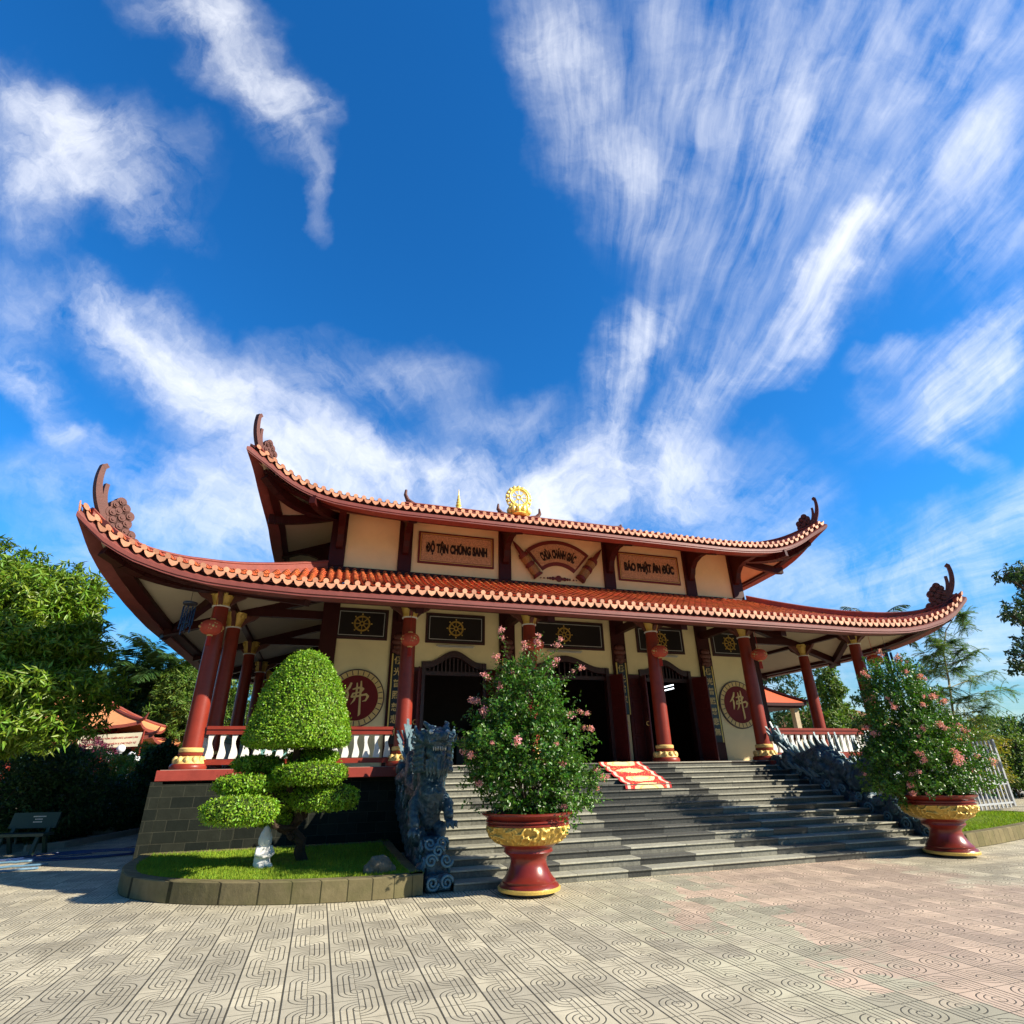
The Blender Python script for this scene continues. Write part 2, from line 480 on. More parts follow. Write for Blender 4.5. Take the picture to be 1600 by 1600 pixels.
    lk(f('ADD', f('MULTIPLY', gro, -1.0), f('MULTIPLY', fine.outputs[0], .3)), b.inputs['Height'], t)
    lk(b.outputs[0], bs.inputs['Normal'], t)
    MATS['pavers'] = m
    return m


M_PAVE = paver_material()
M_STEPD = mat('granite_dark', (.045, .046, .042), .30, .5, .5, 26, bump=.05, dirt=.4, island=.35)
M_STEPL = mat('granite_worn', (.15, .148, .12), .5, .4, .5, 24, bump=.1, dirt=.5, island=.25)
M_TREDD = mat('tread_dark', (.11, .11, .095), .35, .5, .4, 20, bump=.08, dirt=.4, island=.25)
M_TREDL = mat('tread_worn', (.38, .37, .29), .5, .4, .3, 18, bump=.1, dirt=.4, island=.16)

# ------------------------------------------------------------------ mesh helpers
ORG = {}


class MB:
    def __init__(s):
        s.v = []; s.f = []; s.m = []; s.n = 0

    def add(s, v, f, mi=0):
        v = np.asarray(v, float).reshape(-1, 3)
        s.v.append(v)
        s.f += [tuple(i + s.n for i in q) for q in f]
        s.m += [mi] * len(f)
        s.n += len(v)
        return s

    def box(s, x0, x1, y0, y1, z0, z1, mi=0, bev=0):
        if bev <= 0:
            v = [(x, y, z) for z in (z0, z1) for y in (y0, y1) for x in (x0, x1)]
            return s.add(v, [(0, 2, 3, 1), (4, 5, 7, 6), (0, 1, 5, 4), (2, 6, 7, 3), (0, 4, 6, 2), (1, 3, 7, 5)], mi)
        b = bev
        rings = []
        for z, i in ((z0, b), (z0 + b, 0), (z1 - b, 0), (z1, b)):
            rings.append([(x0 + b, y0 + i, z), (x1 - b, y0 + i, z), (x1 - i, y0 + b, z), (x1 - i, y1 - b, z),
                          (x1 - b, y1 - i, z), (x0 + b, y1 - i, z), (x0 + i, y1 - b, z), (x0 + i, y0 + b, z)])
        v = [p for r in rings for p in r]
        f = [tuple(range(7, -1, -1)), tuple(range(24, 32))]
        for k in range(3):
            for i in range(8):
                j = (i + 1) % 8
                f.append((k * 8 + i, k * 8 + j, k * 8 + 8 + j, k * 8 + 8 + i))
        return s.add(v, f, mi)

    def obox(s, c, ax, ay, az, hx, hy, hz, mi=0):
        c, ax, ay, az = map(Vector, (c, ax, ay, az))
        v = [c + ax * (i * hx) + ay * (j * hy) + az * (k * hz) for k in (-1, 1) for j in (-1, 1) for i in (-1, 1)]
        return s.add([tuple(p) for p in v], [(0, 2, 3, 1), (4, 5, 7, 6), (0, 1, 5, 4), (2, 6, 7, 3), (0, 4, 6, 2), (1, 3, 7, 5)], mi)

    def bar(s, a, b, w, h, mi=0, up=(0, 0, 1)):
        a, b = Vector(a), Vector(b)
        d = (b - a); L = d.length; d.normalize()
        side = d.cross(Vector(up)).normalized(); u2 = side.cross(d)
        return s.obox((a + b) / 2, d, side, u2, L / 2, w / 2, h / 2, mi)

    def lathe(s, prof, cx=0, cy=0, n=24, mi=0, z0=0):
        v = []
        for r, z in prof:
            for i in range(n):
                a = 2 * math.pi * i / n
                v.append((cx + r * math.cos(a), cy + r * math.sin(a), z0 + z))
        f = []
        for k in range(len(prof) - 1):
            for i in range(n):
                j = (i + 1) % n
                f.append((k * n + i, k * n + j, (k + 1) * n + j, (k + 1) * n + i))
        f.append(tuple(range(n - 1, -1, -1)))
        f.append(tuple((len(prof) - 1) * n + i for i in range(n)))
        return s.add(v, f, mi)

    def tube(s, pts, rads, n=10, mi=0, sq=1.0, close=True):
        P = [Vector(p) for p in pts]
        if not hasattr(rads, '__len__'):
            rads = [rads] * len(P)
        v = []
        ref = Vector((0, 0, 1))
        d0 = (P[1] - P[0]).normalized()
        if abs(d0.z) > .9:
            ref = Vector((1, 0, 0))
        side = d0.cross(ref).normalized()
        for i, p in enumerate(P):
            d = (P[min(i + 1, len(P) - 1)] - P[max(i - 1, 0)]).normalized()
            side = (side - d * side.dot(d)).normalized()
            up = side.cross(d)
            for k in range(n):
                a = 2 * math.pi * k / n
                v.append(tuple(p + (side * math.cos(a) * sq + up * math.sin(a)) * rads[i]))
        f = []
        for i in range(len(P) - 1):
            for k in range(n):
                j = (k + 1) % n
                f.append((i * n + k, i * n + j, (i + 1) * n + j, (i + 1) * n + k))
        if close:
            f.append(tuple(range(n - 1, -1, -1)))
            f.append(tuple((len(P) - 1) * n + k for k in range(n)))
        return s.add(v, f, mi)

    def sphere(s, c, r, n=14, m=8, mi=0):
        rx, ry, rz = (r, r, r) if not hasattr(r, '__len__') else r
        v = [(c[0], c[1], c[2] - rz)]
        for k in range(1, m):
            t = math.pi * k / m
            for i in range(n):
                a = 2 * math.pi * i / n
                v.append((c[0] + rx * math.sin(t) * math.cos(a), c[1] + ry * math.sin(t) * math.sin(a), c[2] - rz * math.cos(t)))
        v.append((c[0], c[1], c[2] + rz))
        f = [(0, 1 + (i + 1) % n, 1 + i) for i in range(n)]
        for k in range(m - 2):
            for i in range(n):
                j = (i + 1) % n
                f.append((1 + k * n + i, 1 + k * n + j, 1 + (k + 1) * n + j, 1 + (k + 1) * n + i))
        L = len(v) - 1
        f += [(L, L - n + i, L - n + (i + 1) % n) for i in range(n)]
        return s.add(v, f, mi)

    def prism(s, pts2, fn, t0, t1, mi=0):
        """outline in 2D (ccw), fn(a,b,t) -> xyz, extruded from t0 to t1"""
        n = len(pts2)
        v = [fn(a, b, t0) for a, b in pts2] + [fn(a, b, t1) for a, b in pts2]
        f = [tuple(range(n - 1, -1, -1)), tuple(range(n, 2 * n))]
        for i in range(n):
            j = (i + 1) % n
            f.append((i, j, n + j, n + i))
        return s.add(v, f, mi)

    def torus(s, c, R, r, fn=None, n=24, m=8, mi=0, a0=0, a1=360):
        full = abs(a1 - a0) >= 360
        pts = []
        K = n if full else n + 1
        v = []
        for i in range(K):
            a = R_(a0 + (a1 - a0) * i / n)
            for k in range(m):
                b = 2 * math.pi * k / m
                x, y, z = (R + r * math.cos(b)) * math.cos(a), (R + r * math.cos(b)) * math.sin(a), r * math.sin(b)
                q = (x, z, y)          # ring stands in the XZ plane
                v.append((c[0] + q[0], c[1] + q[1], c[2] + q[2]))
        f = []
        for i in range(n):
            i2 = (i + 1) % K
            for k in range(m):
                j = (k + 1) % m
                f.append((i * m + k, i2 * m + k, i2 * m + j, i * m + j))
        return s.add(v, f, mi)


def mesh_from(name, V, Fc, mats, mi=None, smooth=False):
    me = bpy.data.meshes.new(name)
    me.from_pydata([tuple(p) for p in V], [], Fc)
    for m in mats:
        me.materials.append(m)
    if mi is not None and len(mats) > 1:
        me.polygons.foreach_set('material_index', mi)
    if smooth:
        me.polygons.foreach_set('use_smooth', [True] * len(me.polygons))
        if smooth != 'full':
            try:
                me.set_sharp_from_angle(angle=R_(40))
            except Exception:
                pass
    me.update()
    return me


def link(name, me, parent=None, loc=(0, 0, 0)):
    o = bpy.data.objects.new(name, me)
    COL.objects.link(o)
    if parent is not None:
        o.parent = parent
    o.location = loc
    return o


def obj(name, mb, mats, parent=None, smooth=False, org=None):
    """one mesh object; vertices given in world space when the parent is registered in ORG"""
    if not isinstance(mats, (list, tuple)):
        mats = [mats]
    V = np.concatenate(mb.v)
    if parent is not None:
        o0 = ORG.get(parent.name, (0, 0, 0))
    else:
        o0 = org or (0, 0, 0)
    V = V - np.array(o0)
    me = mesh_from(name, V, mb.f, mats, mb.m, smooth)
    o = link(name, me, parent, o0 if parent is None else (0, 0, 0))
    ORG[o.name] = tuple(o0)
    return o


def tag(o, label, cat, group=None, kind=None):
    if label: o['label'] = label
    if cat: o['category'] = cat
    if group: o['group'] = group
    if kind: o['kind'] = kind
    return o


def thing(name, label, cat, loc=(0, 0, 0), group=None):
    o = bpy.data.objects.new(name, None)
    COL.objects.link(o)
    o.location = loc
    o.empty_display_size = .2
    ORG[o.name] = tuple(loc)
    return tag(o, label, cat, group)


def structure(o):
    o['kind'] = 'structure'
    return o


def text_mesh(txt, size, extrude=.01, offset=0.0, xs=1.0):
    cu = bpy.data.curves.new('lettering', 'FONT')
    cu.body = txt
    cu.size = size
    cu.extrude = extrude
    cu.offset = offset
    cu.align_x = 'CENTER'
    cu.align_y = 'CENTER'
    cu.resolution_u = 3
    ob = bpy.data.objects.new('lettering_tmp', cu)
    COL.objects.link(ob)
    dg = bpy.context.evaluated_depsgraph_get()
    dg.update()
    me = bpy.data.meshes.new_from_object(ob.evaluated_get(dg))
    bpy.data.objects.remove(ob)
    bpy.data.curves.remove(cu)
    me.materials.clear()
    return me


def put_text(name, txt, size, m, parent, fn, extrude=.01, offset=0.0, fitw=None, fith=None):
    """fn(a,b,t)->world xyz for text coordinates"""
    me = text_mesh(txt, size, extrude, offset)
    n = len(me.vertices)
    co = np.empty(n * 3); me.vertices.foreach_get('co', co); co = co.reshape(-1, 3)
    mn, mx = co.min(0), co.max(0)
    co[:, 0] -= (mn[0] + mx[0]) / 2
    co[:, 1] -= (mn[1] + mx[1]) / 2
    if fitw: co[:, 0] *= fitw / (mx[0] - mn[0])
    if fith: co[:, 1] *= fith / (mx[1] - mn[1])
    o0 = np.array(ORG.get(parent.name, (0, 0, 0)))
    V = np.array([fn(a, b, t) for a, b, t in co]) - o0
    me.vertices.foreach_set('co', V.ravel())
    me.materials.append(m)
    me.update()
    o = link(name, me, parent)
    ORG[o.name] = tuple(o0)
    return o


# ---- leaves
def unit(a):
    return a / np.maximum(np.linalg.norm(a, axis=-1, keepdims=True), 1e-9)


def rand_dir(n):
    return unit(rng.normal(size=(n, 3)))


def leaves_arrays(P, D, Nn, L, W, fold=.25, curl=0.0):
    """P base points, D leaf direction, Nn leaf normal, L,W arrays"""
    D = unit(D)
    S = unit(np.cross(D, Nn))
    Nn = np.cross(S, D)
    L = np.asarray(L)[:, None] * np.ones((len(P), 1))
    W = np.asarray(W)[:, None] * np.ones((len(P), 1))
    mid = P + D * L * .45
    a = P
    b = mid + S * W * .5 + Nn * W * fold
    c = P + D * L - Nn * L * curl
    d = mid - S * W * .5 + Nn * W * fold
    V = np.stack([a, b, c, d], 1).reshape(-1, 3)
    return V


def quads_mesh(name, V, mats, smooth=False):
    n = len(V) // 4
    me = bpy.data.meshes.new(name)
    me.vertices.add(len(V))
    me.vertices.foreach_set('co', np.ascontiguousarray(V, dtype=np.float32).ravel())
    # two triangles per leaf, folded along the midrib
    idx = np.arange(n)[:, None] * 4 + np.array([[0, 1, 2, 0, 2, 3]])
    me.loops.add(n * 6)
    me.loops.foreach_set('vertex_index', idx.ravel().astype(np.int32))
    me.polygons.add(n * 2)
    me.polygons.foreach_set('loop_start', (np.arange(n * 2) * 3).astype(np.int32))
    me.polygons.foreach_set('loop_total', np.full(n * 2, 3, dtype=np.int32))
    me.materials.append(mats)
    me.update(calc_edges=True)
    me.validate()
    return me


def leaf_obj(name, V, m, parent):
    o0 = np.array(ORG.get(parent.name, (0, 0, 0))) if parent is not None else 0
    me = quads_mesh(name, V - o0, m)
    o = link(name, me, parent)
    if parent is not None:
        ORG[o.name] = tuple(o0)
    return o


def px(u, v, Y=None, X=None, Z=None):
    """world point on the ray through measured photo coordinates, at a chosen plane"""
    d = vF + vR * ((u - 800) / (F_N * 1600)) - vU * ((v - 800) / (F_N * 1600))
    if Y is not None: t = (Y - CAM.y) / d.y
    elif X is not None: t = (X - CAM.x) / d.x
    else: t = (Z - CAM.z) / d.z
    return CAM + d * t

# ------------------------------------------------------------------ ground
def ground():
    mb = MB().add([(-30, -40, 0), (45, -40, 0), (45, 40, 0), (-30, 40, 0)], [(0, 1, 2, 3)])
    o = obj('plaza_paving', mb, M_PAVE); structure(o)
    mb = MB().add([(-900, -900, -.02), (900, -900, -.02), (900, 900, -.02), (-900, 900, -.02)], [(0, 1, 2, 3)])
    o = obj('ground', mb, mat('earth_ground', (.10, .10, .05), .95, .1, .4, .3)); structure(o)


ground()

H = 1.7675          # terrace floor
CY = 6.5            # depth of the temple centre
TR, YT = .3337, -.4467
RS = H / 15
XS = (-10.09, -5.43, -2.0, 2.0, 5.43, 10.09)
WY, WUY = 2.2, 2.35

temple = thing('temple', 'cream walled temple hall with red columns and two tiers of upswept orange tiled roofs', 'temple', (0, CY, 0))


# ------------------------------------------------------------------ roofs
def uplift(tab, d):
    xs, ys = zip(*tab)
    d = np.asarray(d, float)
    # smooth monotone interpolation on a fine table
    return np.interp(d, UF[id(tab)][0], UF[id(tab)][1])


UF = {}


def prep(tab):
    xs = np.array([p[0] for p in tab], float); ys = np.array([p[1] for p in tab], float)
    fx = np.linspace(0, xs[-1], 200)
    fy = np.interp(fx, xs, ys)
    k = np.hanning(21); k /= k.sum()
    pad = np.concatenate([2 * fy[0] - fy[10:0:-1], fy, np.full(10, fy[-1])])
    UF[id(tab)] = (fx, np.convolve(pad, k, 'valid'))


TAB_L = [(0, 1.22), (.55, .74), (1.1, .46), (1.85, .24), (2.6, .11), (3.4, .05), (4.6, 0)]
TAB_U = [(0, 1.24), (.63, .88), (1.05, .60), (1.5, .38), (2.0, .22), (2.5, .13), (3.6, .04), (4.6, 0)]
prep(TAB_L); prep(TAB_U)


class Roof:
    def __init__(s, a, b, cx, cy, hx, hy, zE, zI, tab, sag):
        s.a, s.b, s.cx, s.cy, s.hx, s.hy, s.zE, s.zI, s.tab, s.sag = a, b, cx, cy, hx, hy, zE, zI, tab, sag

    def edge(s, side, x):
        """plan distance of the eave from the centre for along-coordinate x"""
        if side in 'FB':
            d = s.cx - np.abs(x); base, tip = s.b, s.cy
        else:
            d = s.cy - np.abs(x); base, tip = s.a, s.cx
        return base + (tip - base) * np.clip(1 - d / 3.2, 0, 1) ** 2, d

    def inner(s, side, x):
        if side in 'FB':
            h, t, i, c = s.hx, s.cx, s.hy, s.cy
        else:
            h, t, i, c = s.hy, s.cy, s.hx, s.cx
        ax = np.abs(x)
        return np.where(ax <= h, i, i + (ax - h) * (c - i) / (t - h))

    def z(s, side, x, v):
        vE, d = s.edge(side, x)
        vi = s.hy if side in 'FB' else s.hx
        t = np.clip((vE - v) / (vE - vi), -.1, 1.2)
        base = s.zE + (s.zI - s.zE) * ((1 - s.sag) * t + s.sag * t * t)
        return base + uplift(s.tab, np.clip(d, 0, 4.6)) * np.clip(1 - t, 0, 1.1) ** 2

    def world(s, side, x, v, z):
        x = np.asarray(x, float); v = np.asarray(v, float); z = np.asarray(z, float)
        x, v, z = np.broadcast_arrays(x, v, z)
        if side == 'F': return np.stack([x, CY - v, z], -1)
        if side == 'B': return np.stack([-x, CY + v, z], -1)
        if side == 'R': return np.stack([v, CY + x, z], -1)
        return np.stack([-v, CY - x, z], -1)


RL = Roof(12.2, 8.65, 12.66, 9.0, 7.8, 4.2, 5.62, 7.42, TAB_L, .35)
RU = Roof(9.75, 6.12, 10.28, 6.6, 5.0, .02, 8.98, 11.65, TAB_U, .42)


def build_roof(name, r, parent, pitch=.232):
    mb = MB()
    prof = np.array([(-.5, -.028), (-.30, -.012), (-.27, .035), (-.14, .068), (.0, .078), (.14, .068), (.27, .035), (.30, -.012), (.5, -.028)])
    prof[:, 0] *= pitch
    caps = MB()
    for side in 'FRLB':
        T = r.cx if side in 'FB' else r.cy
        n = int((T - .06) / pitch)
        coarse = side == 'B'
        for k in range(-n, n + 1):
            x = k * pitch
            if coarse and False: continue
            vE, d = r.edge(side, x)
            vi = float(r.inner(side, x))
            vE = float(vE)
            L = vE - vi
            if L < .08: continue
            nt = max(1, int(round(L / .30)))
            if side in 'B': nt = max(1, nt // 4)
            vs, st = [], []
            for q in range(nt):
                v0 = vE - L * q / nt; v1 = vE - L * (q + 1) / nt
                vs += [v0, v1 + .004]; st += [.016, .0]
            vs = np.array(vs); st = np.array(st)
            X = x + prof[:, 0][None, :] * np.ones((len(vs), 1))
            Vv = vs[:, None] * np.ones((1, len(prof)))
            Z = r.z(side, X, Vv) + prof[:, 1][None, :] + st[:, None] * (1 + 0 * X)
            W = r.world(side, X, Vv, Z).reshape(-1, 3)
            m = len(prof)
            f = []
            for i in range(0, len(vs) - 1, 2):
                for j in range(m - 1):
                    f.append((i * m + j, i * m + j + 1, (i + 1) * m + j + 1, (i + 1) * m + j))
            mb.add(W, f)
            if side == 'B': continue
            # round cover end and hanging heart-shaped drip plate
            zc = float(r.z(side, x, vE))
            pts = [(.062 * math.cos(a), .062 * math.sin(a)) for a in np.linspace(0, 2 * math.pi, 11)[:-1]]
            slope = float(r.z(side, x + .05, vE) - r.z(side, x - .05, vE)) / .1
            caps.prism(pts, lambda a, b, t: tuple(r.world(side, x + a, vE + t, zc + .028 + b + slope * a)), -.03, .014)
            xm = x + pitch / 2
            if abs(xm) < T - .05:
                vm, _ = r.edge(side, xm); vm = float(vm)
                zm = float(r.z(side, xm, vm)) - .022
                hp = [(-.100, .020), (-.096, -.035), (-.070, -.085), (-.035, -.115), (0, -.135), (.035, -.115), (.070, -.085), (.096, -.035), (.100, .020), (.05, -.004), (0, -.014), (-.05, -.004)]
                hp = hp[::1]
                caps.prism(hp, lambda a, b, t: tuple(r.world(side, xm + a, vm + t + .10 * min(0, b) * -1 * .35, zm + b + slope * a)), -.008, .012)
    o = obj(name, mb, M_TILE, parent, smooth=False)
    obj('eave_tile_row', caps, M_TEND, o)
    return o


def sweep_side(mb, r, side, sec, closed=True, mi=0, n=90, ext=0.0, zoff=0.0, T=None):
    """extrude a cross-section (list of (inset, dz)) along one eave"""
    T = T or ((r.cx if side in 'FB' else r.cy))
    xs = np.linspace(-T - ext, T + ext, n)
    vE, _ = r.edge(side, xs)
    zE = r.z(side, xs, vE) + zoff
    m = len(sec)
    V = []
    for i, x in enumerate(xs):
        for ins, dz in sec:
            k = (T + ext - ins) / (T + ext) if ins > 0 else 1.0
            V.append(r.world(side, x * k, vE[i] - ins, zE[i] + dz))
    f = []
    for i in range(n - 1):
        for j in range(m if closed else m - 1):
            j2 = (j + 1) % m
            f.append((i * m + j, i * m + j2, (i + 1) * m + j2, (i + 1) * m + j))
    if closed:
        f.append(tuple(range(m - 1, -1, -1)))
        f.append(tuple((n - 1) * m + j for j in range(m)))
    mb.add(V, f, mi)


def build_fascia(r, parent, tip_drop):
    mb = MB()
    # upper dark moulding, then the lit band below
    up = [(.07, -.075), (.07, -.11), (.10, -.13), (.12, -.166), (.24, -.166), (.24, -.06)]
    lo = [(.02, -.20), (.005, -.215), (.005, -.30), (.03, -.315), (.03, -.355), (.36, -.36), (.36, -.17), (.08, -.17)]
    for side in 'FRLB':
        sweep_side(mb, r, side, up, mi=1)
        sweep_side(mb, r, side, lo, mi=0)
    f = obj('fascia_board', mb, [M_FASC, M_TRIM], parent)
    # rafter ends showing below every tile
    mb = MB()
    for side in 'FRL':
        T = r.cx if side in 'FB' else r.cy
        n = int((T - .3) / .232)
        for k in range(-n, n):
            x = (k + .5) * .232
            vE, _ = r.edge(side, x); vE = float(vE)
            z = float(r.z(side, x, vE))
            pts = [(-.05, -.115), (.05, -.115), (.05, -.035), (-.05, -.035)]
            sl = float(r.z(side, x + .05, vE) - r.z(side, x - .05, vE)) / .1
            mb.prism(pts, lambda a, b, t: tuple(r.world(side, x + a, vE + t, z + b + sl * a)), -.12, -.035)
    obj('rafter_ends', mb, M_FASC, parent)


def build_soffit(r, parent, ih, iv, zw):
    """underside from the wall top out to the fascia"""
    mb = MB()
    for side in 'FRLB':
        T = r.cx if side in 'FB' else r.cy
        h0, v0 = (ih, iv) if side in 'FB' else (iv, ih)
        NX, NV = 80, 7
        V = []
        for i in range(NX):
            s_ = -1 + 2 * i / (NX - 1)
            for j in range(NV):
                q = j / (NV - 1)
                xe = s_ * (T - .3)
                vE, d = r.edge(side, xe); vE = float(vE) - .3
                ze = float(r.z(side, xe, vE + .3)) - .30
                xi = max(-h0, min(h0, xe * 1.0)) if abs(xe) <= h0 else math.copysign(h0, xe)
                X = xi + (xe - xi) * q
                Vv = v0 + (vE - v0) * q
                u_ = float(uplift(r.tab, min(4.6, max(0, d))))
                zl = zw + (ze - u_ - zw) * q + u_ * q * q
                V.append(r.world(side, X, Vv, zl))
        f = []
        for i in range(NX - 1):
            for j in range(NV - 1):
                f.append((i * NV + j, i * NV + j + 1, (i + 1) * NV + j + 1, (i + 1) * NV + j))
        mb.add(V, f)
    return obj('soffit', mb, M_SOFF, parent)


def soffit_z(r, side, x, v, ih, iv, zw):
    h0, v0 = (ih, iv) if side in 'FB' else (iv, ih)
    vE, d = r.edge(side, x); vE = float(vE) - .3
    q = max(0, min(1, (v - v0) / (vE - v0)))
    u_ = float(uplift(r.tab, min(4.6, max(0, float(d)))))
    ze = r.zE - .30
    return zw + (ze - zw) * q + u_ * q * q


def rib(mb, r, side, pts, w, h, ih, iv, zw, drop=.0, mi=0):
    """a beam hugging the soffit through plan points (x, v)"""
    W = []
    for x, v in pts:
        z = soffit_z(r, side, x, v, ih, iv, zw) - h / 2 + .03 - drop
        W.append(Vector(r.world(side, x, v, z)))
    # rectangular tube
    V = []
    for i, p in enumerate(W):
        d = (W[min(i + 1, len(W) - 1)] - W[max(i - 1, 0)]); d.z = 0; d.normalize()
        sd_ = Vector((-d.y, d.x, 0))
        for a, b in ((-1, -1), (1, -1), (1, 1), (-1, 1)):
            V.append(tuple(p + sd_ * (a * w / 2) + Vector((0, 0, b * h / 2))))
    f = [(3, 2, 1, 0), tuple((len(W) - 1) * 4 + k for k in range(4))]
    for i in range(len(W) - 1):
        for k in range(4):
            j = (k + 1) % 4
            f.append((i * 4 + k, i * 4 + j, (i + 1) * 4 + j, (i + 1) * 4 + k))
    mb.add(V, f, mi)


def hip_ridge_and_horn(r, parent, sx, sy, horn_s=1.0):
    tip = Vector((sx * r.cx, CY + sy * r.cy, 0))
    inn = Vector((sx * r.hx, CY + sy * r.hy, 0))
    side = 'F' if sy < 0 else 'B'
    mb = MB()
    n = 34
    V = []
    dirp = (inn - tip).normalized()
    sd_ = Vector((-dirp.y, dirp.x, 0))
    for i in range(n):
        lam = i / (n - 1) * .955 + .035
        p = tip.lerp(inn, lam)
        x = abs(p.x); v = abs(p.y - CY)
        z = float(r.z('F', x, v))
        w = .10
        hh = .095 + .135 * min(1, lam / .42) ** 1.3
        for a, b in ((-w * 1.25, -.08), (w * 1.25, -.08), (w * 1.25, .02), (w, .05), (w, hh - .05), (w * 1.2, hh - .03), (w * 1.1, hh), (0, hh + .045), (-w * 1.1, hh), (-w * 1.2, hh - .03), (-w, hh - .05), (-w, .05), (-w * 1.25, .02)):
            V.append(tuple(Vector((p.x, p.y, z + b)) + sd_ * a))
    m = 13
    f = [tuple(range(m - 1, -1, -1)), tuple((n - 1) * m + j for j in range(m))]
    for i in range(n - 1):
        for j in range(m):
            k = (j + 1) % m
            f.append((i * m + j, i * m + k, (i + 1) * m + k, (i + 1) * m + j))
    mb.add(V, f)
    rd = obj('hip_ridge', mb, M_RIDGE, parent)
    # horn: profile in the vertical plane of the hip; a = inward distance from tip, b = height above the tip eave
    zt = float(r.z('F', r.cx, r.cy)) - .03
    S = horn_s
    hb = MB()

    def P(a, b, t=0):
        q = tip + dirp * (a * S)
        return tuple(Vector((q.x, q.y, zt + b * S)) + sd_ * t)

    def blade(path, w0, w1, th):
        # flat-sided curved horn with squared tip
        pts = [Vector(p) for p in path]
        L, Rr = [], []
        for i, p in enumerate(pts):
            d = (pts[min(i + 1, len(pts) - 1)] - pts[max(i - 1, 0)]).normalized()
            nrm = Vector((-d.y, d.x))
            w = w0 + (w1 - w0) * i / (len(pts) - 1)
            L.append(p + nrm * w / 2); Rr.append(p - nrm * w / 2)
        nL = len(L)
        for i in range(nL - 1):
            quad = [tuple(Rr[i]), tuple(Rr[i + 1]), tuple(L[i + 1]), tuple(L[i])]
            hb.prism(quad, P, -th / 2, th / 2)

    def curve(p0, p1, p2, n=9):
        return [((1 - t) ** 2 * p0[0] + 2 * t * (1 - t) * p1[0] + t * t * p2[0], (1 - t) ** 2 * p0[1] + 2 * t * (1 - t) * p1[1] + t * t * p2[1]) for t in np.linspace(0, 1, n)]

    blade(curve((.66, -.32), (.10, .30), (.20, .98), 14), .17, .10, .13)
    blade([(.19, .93), (.26, 1.0)], .12, .10, .135)
    blade(curve((.74, -.30), (.34, .10), (.37, .60), 11), .12, .08, .10)
    # cloud-carved mass behind the horns
    rs = random.Random(5)
    for (a, b, rr) in ((.60, .02, .13), (.62, .20, .10), (.72, .30, .11), (.70, .08, .14), (.82, .18, .12), (.80, -.04, .14), (.94, .04, .12), (.92, -.14, .13), (.64, -.14, .12), (.66, -.30, .12), (.80, -.24, .13), (.80, -.42, .12), (.94, -.32, .12), (.94, -.48, .12), (1.08, -.36, .11), (1.08, -.54, .11), (1.20, -.50, .11), (1.20, -.64, .10), (1.34, -.66, .09)):
        n2 = 16
        for R0, t in ((rr, .075), (rr * .55, .10), (rr * .25, .12)):
            hb.prism([(a + R0 * math.cos(q), b + R0 * math.sin(q)) for q in np.linspace(0, 2 * math.pi, n2)[:-1]], P, -t, t)
    obj('ridge_horn', hb, M_HORN, rd)


